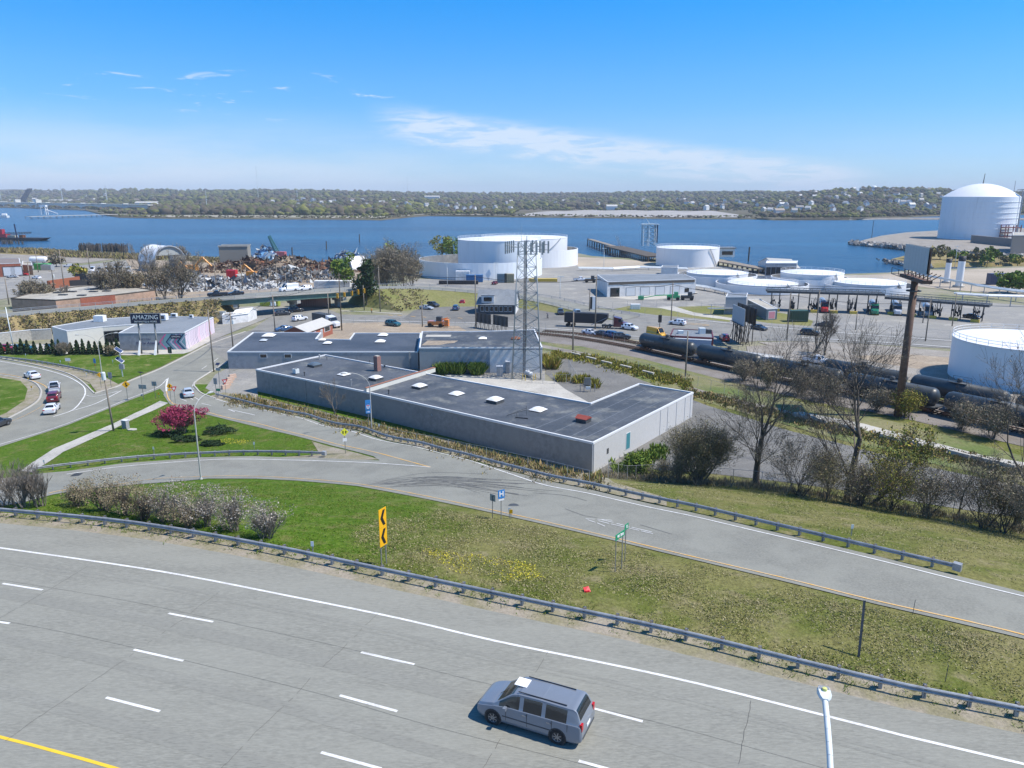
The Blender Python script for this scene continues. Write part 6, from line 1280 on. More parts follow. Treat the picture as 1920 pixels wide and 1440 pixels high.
 # billboard on the rusty monopole
p=PZ(1683,781);h=top_z(p,520);o=empty('billboard','tall rusty monopole billboard seen almost edge on at the right','billboard',p);mb=MB();mb.tube((0,0,-.5),(0,0,h),.62,.52,18);mb.build('pole',m_rustpole,o,smooth=True)
dv=Vector((.19,.98,0)).normalized();nv=Vector((dv.y,-dv.x,0));
if nv.x>0:nv=-nv
hb0,hb1=h+.9,top_z(p,461);Lb=5.6
mb=MB();R6=Matrix.Rotation(math.atan2(dv.y,dv.x),3,'Z');mb.cbox(Vector((0,0,h-.2)),(Lb*2,1.5,.5),R6);c=mb.build('walkway',m_rustpole,o)
for k in range(8):
 t_=(k+.5)/8*2-1;mb=MB();mb.cbox(dv*(t_*Lb)+nv*.3+Vector((0,0,(hb0+hb1)/2)),(Lb*2/8-.04,.1,hb1-hb0),R6);mb.build('face_panel',flat('weathered_panel',(.46,.50,.51),.7),o)
mb=MB();mb.cbox(-nv*.12+Vector((0,0,(hb0+hb1)/2)),(Lb*2,.12,hb1-hb0),R6);mb.build('rear_panel',m_dark,o)
for k in range(7):t_=k/6*2-1;mb=MB();q=dv*t_*Lb;mb.tube(q+Vector((0,0,h)),q+Vector((0,0,hb1-.1)),.09,.09,4);mb.tube(q-nv*1.8+Vector((0,0,hb0)),q+Vector((0,0,h-.3)),.07,.07,4);mb.build('upright',m_rustpole,o)
mb=MB();q=nv*2.0;[mb.tube(dv*s*Lb+nv*.6+Vector((0,0,h)),dv*s*Lb+q+Vector((0,0,h)),.06,.06,4)for s in(-1,-.33,.33,1)];mb.tube(-dv*Lb+q+Vector((0,0,h+1)),dv*Lb+q+Vector((0,0,h+1)),.05,.05,4);mb.tube(-dv*Lb+q+Vector((0,0,h)),dv*Lb+q+Vector((0,0,h)),.06,.06,4);[mb.tube(dv*s*Lb+q+Vector((0,0,h)),dv*s*Lb+q+Vector((0,0,h+1)),.05,.05,4)for s in(-1,-.33,.33,1)];mb.build('catwalk_rail',m_dark,o)['kind']='stuff'
mb=MB();mb.lathe([(.9,h-2.2),(1.1,h-2.2),(1.1,h-2.0),(.9,h-2.0)],12);mb.tube((.6,.4,h-2.2),(.9,.4,0.6+h-5),.04,.04,4);mb.build('ladder_cage',m_dark,o)['kind']='stuff'
def posts_board(name,label,a,b_,zb,zt,nposts,mat_f,mat_b,facing=-1,pr=.13,back=1.6):
 A_,B_=PZ(*a),PZ(*b_);c=(A_+B_)/2;d=(B_-A_).normalized();nn=Vector((d.y,-d.x,0))*-facing;o=empty(name,label,'billboard',c);Rz=Matrix.Rotation(math.atan2(d.y,d.x),3,'Z');L_=(B_-A_).length
 for k in range(nposts):
  q=A_.lerp(B_,(k+.3)/(nposts-.4))-c;mb=MB();mb.tube(q+Vector((0,0,-.2)),q+Vector((0,0,zt-.2)),pr,pr,5);mb.build('post',m_wooddk,o);mb=MB();mb.tube(q-nn*back,q+Vector((0,0,zb+1.2)),pr*.7,pr*.7,4);mb.build('brace',m_wooddk,o)
 mb=MB();mb.cbox(nn*.25+Vector((0,0,(zb+zt)/2)),(L_,.12,zt-zb),Rz);mb.build('face',mat_f,o);mb=MB();mb.cbox(nn*.12+Vector((0,0,(zb+zt)/2)),(L_*.98,.1,(zt-zb)*.96),Rz);mb.build('backing',mat_b,o)
 mb=MB();[mb.cbox(nn*.5+Vector((0,0,z)),(L_+.2,.5,.08),Rz)for z in(zb-.1,)];mb.build('catwalk',m_dark,o)
 return o
m_bbg=flat('billboard_grey',(.36,.42,.46),.7)
posts_board('billboard','pale grey billboard on dark posts, left leaf of the V by the avenue',(1372,637),(1394,650),5.0,9.0,6,m_bbg,m_dark,facing=-1)
posts_board('billboard','black backed billboard on dark posts, right leaf of the V by the avenue',(1378,631),(1412,647),4.8,8.8,5,m_black,m_black,facing=1)
posts_board('billboard','small dark billboard back left of the lattice tower, left of the pair',(892,614),(919,619),1.6,4.2,4,m_black,m_dark,facing=1,pr=.1,back=1)
posts_board('billboard','small dark billboard back left of the lattice tower, right of the pair',(924,619),(951,624),1.6,4.2,4,m_black,m_dark,facing=1,pr=.1,back=1)
# other buildings of the waterfront
o,lpg,_=building('service_garage','long white service garage with roll-up doors in the terminal yard',[(1139,528),(1305,523),(1283,513.5),(1120,515)],5.6,m_wallw,m_roofgrey,par=.1)
hG=5.6;a=Vector((*lpg[0],0));b_=Vector((*lpg[1],0));d=(b_-a).normalized();nf=Vector((d.y,-d.x,0));nf=nf if nf.y<0 else-nf
mb=MB();mb.cbox(a.lerp(b_,.5)+nf*.08+Vector((0,0,hG-.7)),((b_-a).length*.97,.14,.9),Matrix.Rotation(math.atan2(d.y,d.x),3,'Z'));mb.build('fascia_band',flat('brown_fascia',(.10,.085,.07)),o)
face_quads(o,a,b_,[(.085,3.6,1.7,3.3)],nf,m_glass,'glazed_door',m_dark);face_quads(o,a,b_,[(t_,3.8,1.7,3.3)for t_ in(.26,.42,.59,.76)],nf,flat('door_pale',(.60,.62,.64)),'roller_door',m_signback);face_quads(o,a,b_,[(.90,1.8,1.6,1.5)],nf,m_glass,'window',m_dark)
pA=PZ(896,589);pB=PZ(966,590);dn=(pB-pA).normalized();pn=Vector((-dn.y,dn.x,0));wD=11
o,cr=gable('roadhouse','two-storey roadside building with dark mansard roof and white gable end',[pA,pB,pB+pn*wD,pA+pn*wD],3.2,3.6,m_dark,m_roofgrey,over=.5)
face_quads(o,cr[0],cr[1],[(.12+.125*k,1.1,1.7,1.7)for k in range(7)],Vector((dn.y,-dn.x,0)),m_glass,'window',m_wallw)
mb=MB();mid=cr[0].lerp(cr[1],.26)+pn*1.2;mb.cbox(mid+Vector((0,0,4.6)),(3.8,2.6,2.2));c=mb.build('dormer',m_wallw,o);mb=MB();mb.cbox(mid+Vector((0,-1.35,4.6)),(2.4,.1,1.2));mb.build('window',m_glass,c);mb=MB();mb.cbox(mid+Vector((0,0,5.8)),(4.2,3,.2));mb.build('dormer_roof',m_roofgrey,c)
mb=MB();e=cr[1]+dn*.06;v=[e+pn*.2,e+pn*(wD-.2),e+pn*(wD-.2)+Vector((0,0,3.2)),e+pn*wD/2+Vector((0,0,6.6)),e+pn*.2+Vector((0,0,3.2))];mb.add(v,[(0,1,2,3,4)]);mb.build('gable_wall',m_wallw,o)
o,l_,_=building('red_shed','low maroon building with grey roof behind the first tank cars',[(1256,629),(1338,633),(1335,619),(1262,616)],3.6,flat('maroon',(.13,.02,.025)),m_roofgrey,par=.12,coping=flat('maroon',(.13,.02,.025)))
for px,w_,h in((1316,1.4,1.3),(1322,1.0,1.0),(1276,1.2,.7),(1329,1.1,.9)):x,y,z=onroof(o,px,624,3.6);mb=MB();mb.cbox((x,y,z+h/2),(w_,w_,h));mb.build('rooftop_unit',m_lampw if w_>1.1 else m_dark,o)
o,l_,_=building('trailer','long pale blue box trailer parked in front of the maroon building',[(1263,634),(1334,638),(1334,634),(1263,630)],3.2,flat('trailer_blue',(.42,.48,.55)),flat('trailer_roof',(.55,.60,.66)),'trailer',par=.04,cw=.06);face_quads(o,Vector((*l_[0],0)),Vector((*l_[1],0)),[(.2,1.2,2,1.2),(.28,1.2,2,1.2)],Vector((0,-1,0)),m_dark,'hatch')
building('trailer','long low pale flat-roofed box lying behind the tank cars under the trees',[(1372,661),(1466,673),(1468,668),(1376,656)],2.6,m_wallw,m_roofpale,'trailer',par=.05,cw=.06)
o,l_,_=building('control_shed','blue grey shed with pink striped door beside the loading rack',[(1438,579),(1458,578),(1424,560),(1402,561)],3.4,flat('shed_blue',(.10,.15,.19)),m_rooftan,par=.1);face_quads(o,Vector((*l_[0],0)),Vector((*l_[1],0)),[(.5,2.4,1.5,2.4)],Vector((0,-1,0)),flat('pink_board',(.60,.26,.32)),'door')
o,l_,_=building('treatment_unit','square blue grey metal unit with walkways in front of the low tanks',[(1361,556),(1400,556),(1402,549),(1364,549)],5.5,m_wallb,m_roofgrey,par=.2);
mb=MB();c0=Vector((0,0,0));[mb.tube((x,-5,0),(x,-5,3.2),.1,.1,4)for x in(-9,-5,-1,3,7,11)];mb.cbox((1,-5,2.0),(22,1.6,.15));mb.tube((-10,-5.8,3.1),(12,-5.8,3.1),.05,.05,4);mb.tube((-10,-4.2,3.1),(12,-4.2,3.1),.05,.05,4);mb.build('walkway',m_green if False else m_signback,o)['kind']='stuff'
o,_,_=building('pump_house','small grey block building at the foot of the jetty tank',[(1240,501),(1271,502),(1272,497),(1242,497)],3.8,m_wallw,m_roofgrey)
o,l_,_=building('office_block','blue glazed pump building with flat canopy near the water behind low tanks',[(1436,493),(1494,493),(1496,488.5),(1438,488.5)],7,m_wallb,m_wht);face_quads(o,Vector((*l_[0],0)),Vector((*l_[1],0)),[(.1+.16*k,2.2,3.5,4)for k in range(6)],Vector((0,-1,0)),m_glass,'window',m_wallb)
pA,pB=PZ(1452,517),PZ(1498,520);gable('warehouse','pale gable roofed warehouse partly hidden by the rear low tank',[pA,pB,pB+Vector((0,24,0)),pA+Vector((0,24,0))],4,3,m_wallw,m_roofpale)
building('gas_plant_block','tan block at the right edge beside the domed gas tank',[(1899,441),(1990,441),(1990,435),(1899,435)],12,flat('tan_block',(.28,.25,.22),.9),m_rooftan,z0=1.0)
pA,pB=PZ(1436,583),PZ(1655,590);pC,pD=PZ(1655,588),PZ(1850,606)
def rack(lab,A_,B_,zt,wd,nb):
 c=(A_+B_)/2;d=(B_-A_);L_=d.length;rz=math.atan2(d.y,d.x);o=empty('loading_rack',lab,'loading rack',c,rz)
 mb=MB();mb.box(-L_/2,L_/2,0,wd,zt-.9,zt-.25);mb.build('canopy',m_dark,o)
 mb=MB()
 for k in range(nb*3+1):
  x=-L_/2+L_*k/(nb*3);mb.tube((x,0,zt-.2),(x,0,zt+.9),.07,.07,4)
  if k<nb*3:mb.tube((x,0,zt-.2),(x+L_/nb/3,0,zt+.9),.05,.05,4)
 for yy in(0,wd):mb.tube((-L_/2,yy,zt+.9),(L_/2,yy,zt+.9),.09,.09,4);mb.tube((-L_/2,yy,zt+.1),(L_/2,yy,zt+.1),.08,.08,4)
 mb.build('truss',m_post,o)['kind']='stuff'
 rr=random.Random(8)
 for k in range(nb):
  x=-L_/2+L_*(k+.5)/nb
  for dx in(-1.2,1.2):mb=MB();mb.tube((x+dx,wd*.4,0),(x+dx,wd*.4,zt-.9),.16,.16,6);mb.build('column',m_dark,o)
  mb=MB()
  for q in range(9):xx,yy=x+rr.uniform(-1.4,1.4),wd*rr.uniform(.2,.6);mb.tube((xx,yy,rr.uniform(.2,1.5)),(xx+rr.uniform(-.5,.5),yy,rr.uniform(2.5,4.6)),.12,.09,5);mb.cbox((xx,yy,rr.uniform(.6,3)),(.5,.5,.6))
  mb.build('pump_gear',m_black,o)['kind']='stuff'
  mb=MB();mb.box(x-1.1,x+1.1,-1.3,-.5,0,.9);mb.build('island_block',flat('island_yellow',(.62,.44,.06)),o)
 return o
rack('long dark loading rack canopy over the tanker trucks, left section',pA,pB,6.6,6,6);rack('dark loading rack canopy continuing right behind the billboard pole',pC,pD,5.4,5,5)
def tractor(o,rgb,nm,x0=0.0,z0=0.0):
 pt_=paint('paint_'+nm,rgb);mb=MB();vs=[];st_=[(0,.7,.62,1.55),(.35,.5,1.0,1.75),(1.5,.5,1.05,1.95)]
 for x,zb,w_,zt in st_:vs+=[(x0-x,-w_,zb),(x0-x,w_,zb),(x0-x,w_,zt-.2),(x0-x,w_*.8,zt),(x0-x,-w_*.8,zt),(x0-x,-w_,zt-.2)]
 mb.add(vs,[(6*i+k,6*i+(k+1)%6,6*i+6+(k+1)%6,6*i+6+k)for i in range(2)for k in range(6)]+[(5,4,3,2,1,0)]);mb.build('bonnet',pt_,o)
 mb=MB();mb.add([(x0-1.5,-1.1,.6),(x0-1.5,1.1,.6),(x0-3.9,1.15,.6),(x0-3.9,-1.15,.6),(x0-1.5,-1.1,1.9),(x0-1.5,1.1,1.9),(x0-1.95,-1.05,2.9),(x0-1.95,1.05,2.9),(x0-3.9,1.1,3.3),(x0-3.9,-1.1,3.3)],[(0,1,5,4),(6,7,8,9),(0,4,6,9,3),(1,2,8,7,5),(2,3,9,8)]);mb.build('cab',pt_,o)
 mb=MB();mb.add([(x0-1.52,-.95,1.98),(x0-1.52,.95,1.98),(x0-1.92,.9,2.8),(x0-1.92,-.9,2.8)],[(0,1,2,3)]);mb.build('windshield',m_glass,o)
 for s in(1,-1):
  mb=MB();mb.add([(x0-1.7,s*1.12,1.9),(x0-2.6,s*1.14,1.9),(x0-2.6,s*1.1,2.7),(x0-2.0,s*1.1,2.7)],[(0,1,2,3)]);mb.build('side_window',m_glass,o)
  mb=MB();mb.tube((x0-4.1,s*.9,.9),(x0-4.1,s*.9,3.9),.09,.09,6);mb.build('exhaust_stack',m_rim,o)
 mb=MB();mb.box(x0-7.2,x0-3.9,-.5,.5,.6,.95);mb.build('chassis',m_dark,o)
 for x in(x0-.9,x0-5.2,x0-6.5):
  for s in(1,-1):mb=MB();mb.lathe([(0,s*.16),(.25,s*.17),(.5,s*.15),(.52,0),(.5,-s*.15)],16,(x,s*1.0,.52),'Y');w_=mb.build('wheel',m_tyre,o);mb=MB();mb.lathe([(0,s*.19),(.27,s*.18),(.28,s*.1)],12,(x,s*1.0,.52),'Y');mb.build('hub',m_rim,w_)
def tanker(label,px,px2,rgb,nm):
 p,q=PZ(*px),PZ(*px2);rz=math.atan2(q.y-p.y,q.x-p.x);o=empty('tanker_truck',label,'truck',p,rz);tractor(o,rgb,nm)
 mb=MB();mb.lathe([(0,-4.8),(.9,-4.8),(1.1,-4.9),(1.1,-15),(.9,-15.1),(0,-15.1)],18,(0,0,2.1),'X');mb.build('tank',flat('polished_tank',(.45,.46,.48),.3,.6),o,smooth=True)
 mb=MB();mb.box(-15,-5.5,-.5,.5,.9,1.1);mb.build('frame',m_dark,o)
 for x in(-13.2,-14.5):
  for s in(1,-1):mb=MB();mb.lathe([(0,s*.16),(.5,s*.15),(.52,0),(.5,-s*.15)],14,(x,s*1.0,.52),'Y');mb.build('wheel',m_tyre,o)
 return o
tanker('red tanker truck under the loading rack',(1546,588),(1552,600),(.50,.02,.025),'truck_red');tanker('green cab tanker truck under the loading rack',(1640,592),(1646,604),(.02,.22,.12),'truck_green');tanker('white cab tanker truck nearest left of the billboard pole',(1683,593),(1690,604),(.6,.62,.66),'truck_white');tanker('grey tanker truck right of the billboard pole',(1741,596),(1749,607),(.3,.32,.35),'truck_grey')
p,q=PZ(1178,617),PZ(1200,618);rz=math.atan2(q.y-p.y,q.x-p.x);o=empty('dump_truck','long black dump trailer truck with maroon cab on the avenue','truck',p,rz);tractor(o,(.12,.02,.03),'truck_maroon')
mb=MB();vs=[]
for x,zb,zt,w_ in((-17.5,1.2,4.0,1.2),(-7.2,1.2,4.0,1.2),(-5.6,2.6,3.9,1.2)):vs+=[(x,-w_,zb+.3),(x,-w_*.5,zb),(x,w_*.5,zb),(x,w_,zb+.3),(x,w_,zt),(x,-w_,zt)]
mb.add(vs,[(6*i+k,6*i+6+k,6*i+6+(k+1)%6,6*i+(k+1)%6)for i in range(2)for k in range(6)]+[(0,1,2,3,4,5),(17,16,15,14,13,12)]);mb.build('dump_body',m_black,o)
for x in(-15.2,-16.6):
 for s in(1,-1):mb=MB();mb.lathe([(0,s*.16),(.5,s*.15),(.52,0),(.5,-s*.15)],14,(x,s*1.0,.52),'Y');mb.build('wheel',m_tyre,o)
mb=MB();mb.tube((-10,-1.25,.9),(-5.8,-1.25,3),.08,.08,5);mb.build('lift_strut',m_rim,o)
# railway
def tracks(px,label):
 ps=[PZ(x,y,0)for x,y in px];ps=smooth([Vector((p.x,p.y,0))for p in ps],3.0);o=empty('railway_track',label,'railway track',ps[0],0,'parallel railway tracks');c=ps[0]
 for s in(-.72,.72):
  mb=MB();q=[p+sidev(ps,i)*s-c for i,p in enumerate(ps)]
  for a,b_ in zip(q,q[1:]):d=b_-a;mb.cbox((a+b_)/2+Vector((0,0,.33)),(d.length+.02,.09,.16),Matrix.Rotation(math.atan2(d.y,d.x),3,'Z'))
  mb.build('rail',m_rust,o)
 mb=MB();L_=plen(ps);s=0
 while s<min(L_,300):
  q=cutlen(ps,s,s+.1);d=(q[-1]-q[0]).normalized()if len(q)>1 else Vector((1,0,0));mb.cbox(q[0]-c+Vector((0,0,.18)),(.24,2.5,.14),Matrix.Rotation(math.atan2(d.y,d.x),3,'Z'));s+=.75
 mb.build('sleeper',m_wooddk,o)['kind']='stuff';return ps
trA=tracks([(1000,626),(1060,632),(1120,641),(1200,656),(1300,678),(1420,704),(1560,733),(1720,768),(1920,812),(2400,925)],'railway track with tank cars on it, nearest to the grass')
trB=tracks([(1020,622),(1080,627),(1140,635),(1215,648),(1330,671),(1450,693),(1600,722),(1740,750),(1920,788),(2400,895)],'railway track with tank cars on it, second from the grass')
tc_me={}
def tankcar(label,ps,s,L_=16.6):
 q=cutlen(ps,s,s+L_)
 if len(q)<2:return None
 a,b_=q[0],q[-1];c=(a+b_)/2;d=b_-a;o=empty('tank_car',label,'railway tank car',c,math.atan2(d.y,d.x),'black railway tank cars')
 if not tc_me:
  def mk(nm,mb,mat,sm=False):me_=bpy.data.meshes.new(nm);me_.from_pydata(mb.v,[],mb.f);me_.materials.append(mat);[setattr(p,'use_smooth',sm)for p in me_.polygons];tc_me.setdefault(nm,[]).append(me_)
  h=L_/2-.3;mb=MB();mb.lathe([(0,-h),(.8,-h+.12),(1.3,-h+.5),(1.5,-h+.95),(1.5,-.02),(1.52,0),(1.5,.02),(1.5,h-.95),(1.3,h-.5),(.8,h-.12),(0,h)],28,(0,0,2.75),'X');mk('tank',mb,m_tankcar,True)
  mb=MB();mb.lathe([(0,.65),(.35,.62),(.42,.5),(.42,0)],14,(0,0,4.2));mk('manway_dome',mb,m_dark)
  mb=MB();[mb.tube((x,y,4.1),(x,y,5.0),.035,.035,4)for x in(-1.5,1.5)for y in(-.9,.9)];[mb.tube((-1.5,y,z),(1.5,y,z),.03,.03,4)for y in(-.9,.9)for z in(5.0,4.6)];mb.box(-1.5,1.5,-.9,-.6,4.15,4.2);mb.box(-1.5,1.5,.6,.9,4.15,4.2);mk('platform_railing',mb,m_dark)
  mb=MB();mb.box(-L_/2+.1,-L_/2+2.2,-1.4,1.4,1.05,1.3);mb.box(L_/2-2.2,L_/2-.1,-1.4,1.4,1.05,1.3);mb.box(-L_/2+1,L_/2-1,-.3,.3,.9,1.15);mk('underframe',mb,m_dark)
  mb=MB();mb.tube((0,-1.25,1),(0,-1.25,4),.04,.04,4);mb.tube((.45,-1.3,1),(.45,-1.25,4),.04,.04,4);[mb.tube((0,-1.27,1.2+k*.4),(.45,-1.27,1.2+k*.4),.025,.025,4)for k in range(8)];mk('ladder',mb,m_dark)
  for x in(-L_/2+2,L_/2-2):mb=MB();mb.box(x-1.3,x+1.3,-1.1,-.9,.5,.85);mb.box(x-1.3,x+1.3,.9,1.1,.5,.85);mb.box(x-.3,x+.3,-.9,.9,.5,.9);[mb.lathe([(0,y*.78),(.42,y*.78),(.42,y*.68),(.47,y*.66),(.47,y*.62)],14,(x+dx,0,.88),'Y')for dx in(-.85,.85)for y in(-1,1)];mk('bogie',mb,m_rust)
  mb=MB();mb.tube((-L_/2-.4,0,.95),(-L_/2+.2,0,.95),.12,.12,6);mk('coupler',mb,m_rust)
 for nm,l in tc_me.items():
  for me_ in l:k=bpy.data.objects.new(nm,me_);col.objects.link(k);k.parent=o
 return o
def s_at(ps,px):
 best=0;s=0;bd=1e9
 for a,b_ in zip(ps,ps[1:]):
  d=abs(proj(a)[0]-px)
  if d<bd:bd,best=d,s
  s+=(b_-a).length
 return best
s0=s_at(trA,1194)
ords=['leftmost','second','third','fourth','fifth','sixth','seventh','eighth','ninth']
for k in range(8):
 o=tankcar(ords[k]+' black tank car counted from the left on the near track',trA,s0+k*17.0)
 if k in(0,5):txt('TILX 350114' if k==0 else 'TILX 290661',.55,m_signback,o,(-4.2 if k==0 else-3.6,-1.49,2.9),(R(88),0,0),depth=.004)
s1=s_at(trB,1548)
for k in range(5):tankcar(ords[k]+' black tank car counted from the left on the far track',trB,s1+k*17.0)
# vehicles of the waterfront
CL=dict(white=(.72,.73,.75),silver=(.42,.45,.48),black=(.02,.022,.028),charcoal=(.05,.06,.075),blue=(.04,.10,.22),red=(.42,.02,.03),maroon=(.16,.015,.03),teal=(.02,.10,.12),grey=(.16,.18,.20),taxi=(.75,.40,.02),palegrey=(.36,.42,.48),green=(.05,.25,.12))
for kind,c,px,px2,lab in[('suv','teal',(737,611),(760,614),'dark teal car alone in the dirt lot beyond the notched roof'),('sedan','silver',(800,580),(812,581),'silver car parked at the grass edge, left in the pub lot'),('suv','charcoal',(812,575),(825,577),'dark car behind the silver one at the grass edge'),('suv','blue',(855,581),(858,577),'small navy car facing us in the pub lot'),('suv','red',(868,571),(872,566),'bright red car near the dark mansard building'),('sedan','charcoal',(952,551),(972,553),'dark car on the elevated road above the dark mansard building'),('suv','charcoal',(1051,589),(1053,593),'dark car facing us right of the lattice tower'),('suv','palegrey',(1083,591),(1090,595),'pale car close behind the long black trailer'),('sedan','white',(1107,627),(1120,629),'white car leftmost in the row by the rails'),('sedan','charcoal',(1129,630),(1143,632),'dark sedan second in the row by the rails'),('suv','blue',(1150,633),(1164,635),'blue grey car third in the row by the rails'),('suv','charcoal',(1165,635),(1180,635),'dark car at the right end of the row by the rails'),('suv','white',(1180,618),(1196,620),'white estate car in front of the maroon truck cab'),('van','taxi',(1231,632),(1248,636),'orange yellow van left of the maroon building'),('suv','white',(1270,609),(1250,607),'white car on the avenue above the maroon building'),('suv','red',(1358,638),(1352,632),'red car half hidden right of the maroon building'),('sedan','charcoal',(1423,618),(1440,621),'dark car emerging behind the black billboard'),('suv','black',(1518,628),(1545,630),'dark car passing behind the bare forked tree'),('pickup','white',(1532,682),(1552,685),'white crew cab pickup parked by the gravel slope'),('sedan','black',(1822,597),(1845,600),'black car parked under the right loading rack'),('sedan','charcoal',(1545,612),(1500,608),'dark car waiting by the terminal lane'),('suv','black',(555,585),(580,583),'dark car in the shade of the bridge'),('suv','charcoal',(530,591),(545,590),'grey car coming out from under the bridge'),('suv','white',(562,601),(580,598),'white car turning left of the brick shed'),('sedan','blue',(532,620),(515,622),'blue car beside the back of the notched roof building'),('sedan','silver',(24,521),(12,521),'pale grey car in the far left lot beside the red ones'),('suv','red',(44,517),(60,517),'red pickup sized car in the far left lot'),('suv','maroon',(18,517),(2,516),'dark red car in the far left lot, next to the garage doors'),('sedan','white',(69,523),(55,522),'white sedan in the far left lot, right of the leaning pole'),('suv','white',(129,501),(118,501),'white car beside the round shrub in the far lot'),('suv','grey',(665,540),(670,541),'grey car at the end of the pale container'),('sedan','maroon',(928,533),(932,531),'maroon car below the containment wall'),('pickup','white',(1088,527),(1100,527),'white pickup in the terminal yard left of the garage'),('sedan','white',(28,657),(60,657),'white car half hidden behind the little cedars'),('suv','red',(14,659),(30,659),'red car half hidden behind the little cedars'),('suv','teal',(48,659),(60,659),'dark green car half hidden behind the little cedars')]:
 z_=3.0 if px==(952,551)else 0.06
 car(kind,c,CL[c],px,px2,lab,z=z_)
def on_road(px,kind,c,lab,side=.5,scale=1.0):
 i=idx_at(px);p=ne[i]+sidev(ne,i)*WR*side;d=ne[i]-ne[i+2];q=proj(p);o=car(kind,c,CL[c],(960,800),None,lab,rz=math.atan2(d.y,d.x),z=0,scale=scale);o.location=p+Vector((0,0,.07))
on_road(571,'van','white','white cargo van driving left over the green girder bridge',.7);on_road(592,'suv','white','white car following the cargo van on the bridge',.7);on_road(414,'pickup','black','black pickup on the left end of the bridge',.7);on_road(437,'sedan','black','black car close behind the pickup on the bridge',.7)
for k in range(6):car('van','white',CL['white'],(174+k*13.5,510+(k%2)*.8),(170+k*13.5,514),['leftmost','second','third','fourth','fifth','rightmost'][k]+' white box van in the row beside the arched salt shed',z=0.06,group='white vans parked by the salt shed')
p=PZ(634,616);o=empty('truck','white truck cab with dark box parked at the brick shed','truck',p,R(-40));tractor(o,CL['white'],'white');mb=MB();mb.box(-10,-4.3,-1.2,1.2,1.0,3.5);mb.build('box',m_dark,o)
for lab,px,col_,dr in(('green boom lift with its arm stretched left in front of the garage',(1262,563),(.03,.40,.16),1),('dark telehandler beside the green boom lift',(1288,563),(.04,.045,.05),0),('brown forklift in the yard left of the garage',(1107,530),(.16,.11,.07),0),('orange scissor lift platform on the dirt lot above the storage building',(818,613),(.62,.20,.05),0)):
 p=PZ(*px);o=empty('yard_machine',lab,'machine',p,R(-10));pt_=paint('mach_%d'%px[0],col_);mb=MB();mb.box(-2.2,2.2,-1,1,.7,1.7);mb.build('chassis',pt_,o);mb=MB();mb.box(.2,1.6,-.8,.8,1.7,2.9);mb.build('cab',m_dark if not dr else pt_,o)
 for x in(-1.5,1.5):
  for s in(-1,1):mb=MB();mb.lathe([(0,s*.2),(.6,s*.2),(.6,-s*.2)],12,(x,s*1.05,.6),'Y');mb.build('wheel',m_tyre,o)
 mb=MB();mb.tube((1,0,2),(-6 if dr else 3.4,-1 if dr else 0,1.6 if dr else 2.6),.2,.16,6);
 if dr:mb.tube((-6,-1,1.6),(-10,-1,.8),.15,.15,6);mb.box(-12,-10,-1.8,-.3,.3,1.4)
 mb.build('boom',pt_,o)
 if px[0]==818:
  mb=MB();[mb.cbox((3.0,0,.5+k*.5),(1.2,1.2,.3))for k in range(4)];mb.build('barrel_stripes',flat('barrel_orange',(.8,.25,.03)),o)['kind']='stuff'
for lab,px,w_,d_,h,c_ in(('white shipping container standing before the containment wall',(868,527),6,3,4.2,m_wht),('blue skip full of frames right of the white container',(890,529),7,2.6,3.0,flat('skip_blue',(.04,.16,.36))),('blue grey container left of the tan one',(941,530),4,3,3.6,flat('cont_blue',(.12,.19,.24))),('tan container right of the blue grey one',(955,530),4,3,3.6,flat('cont_tan',(.30,.27,.17))),('black flatbed trailer in front of the white container',(860,533),16,2.6,1.4,m_black),('pale container next to the bridge bushes',(625,541),14,4,3.0,m_wallw),('red shipping container under the bridge',(571,575),9,2.6,3.0,flat('cont_red',(.34,.10,.09))),('dull pink shipping container under the bridge',(593,575),9,2.6,3.0,flat('cont_pink',(.40,.20,.16))),('yellow green container under the bridge',(507,574),6,2.6,1.9,flat('cont_lime',(.30,.38,.06))),('dark blue container row at the right on the sand',(1884,534),14,3,4.5,flat('cont_navy',(.03,.045,.10))),('dark blue container at the right edge on the sand',(1910,535),10,3,4.5,flat('cont_navy',(.03,.045,.10))),('white generator box in the terminal yard fence',(1191,580),3,1.6,1.6,m_wht),('green skip at the left lot',(81,506),7,3,3,flat('skip_green',(.06,.35,.08))),('grey skip beside the green skip at the left lot',(90,507),5,3,2.6,m_signback),('dark green cabinet on a slab in the terminal grass',(1495,603),5,3,3.2,flat('cab_green',(.03,.07,.04))),('red and white fuel cabinet in the scrapyard',(436,524),4,3,4,m_signred),('yellow flatbed machine right of the tan container',(1018,528),12,3,1.2,flat('flat_yellow',(.5,.36,.05)))):
 p=PZ(*px);o=empty('container',lab,'container',p);n=max(3,int(w_/.7));mb=MB();mb.box(-w_/2,w_/2,-d_/2,d_/2,.15,h);mb.build('body',c_,o);mb=MB();[mb.box(-w_/2+w_*(k+.3)/n,-w_/2+w_*(k+.7)/n,-d_/2-.06,-d_/2,.3,h-.2)for k in range(n)];mb.build('ribs',c_,o)['kind']='stuff';mb=MB();mb.box(-w_/2,w_/2,-d_/2-.02,d_/2+.02,h,h+.1);mb.build('roof',c_,o)
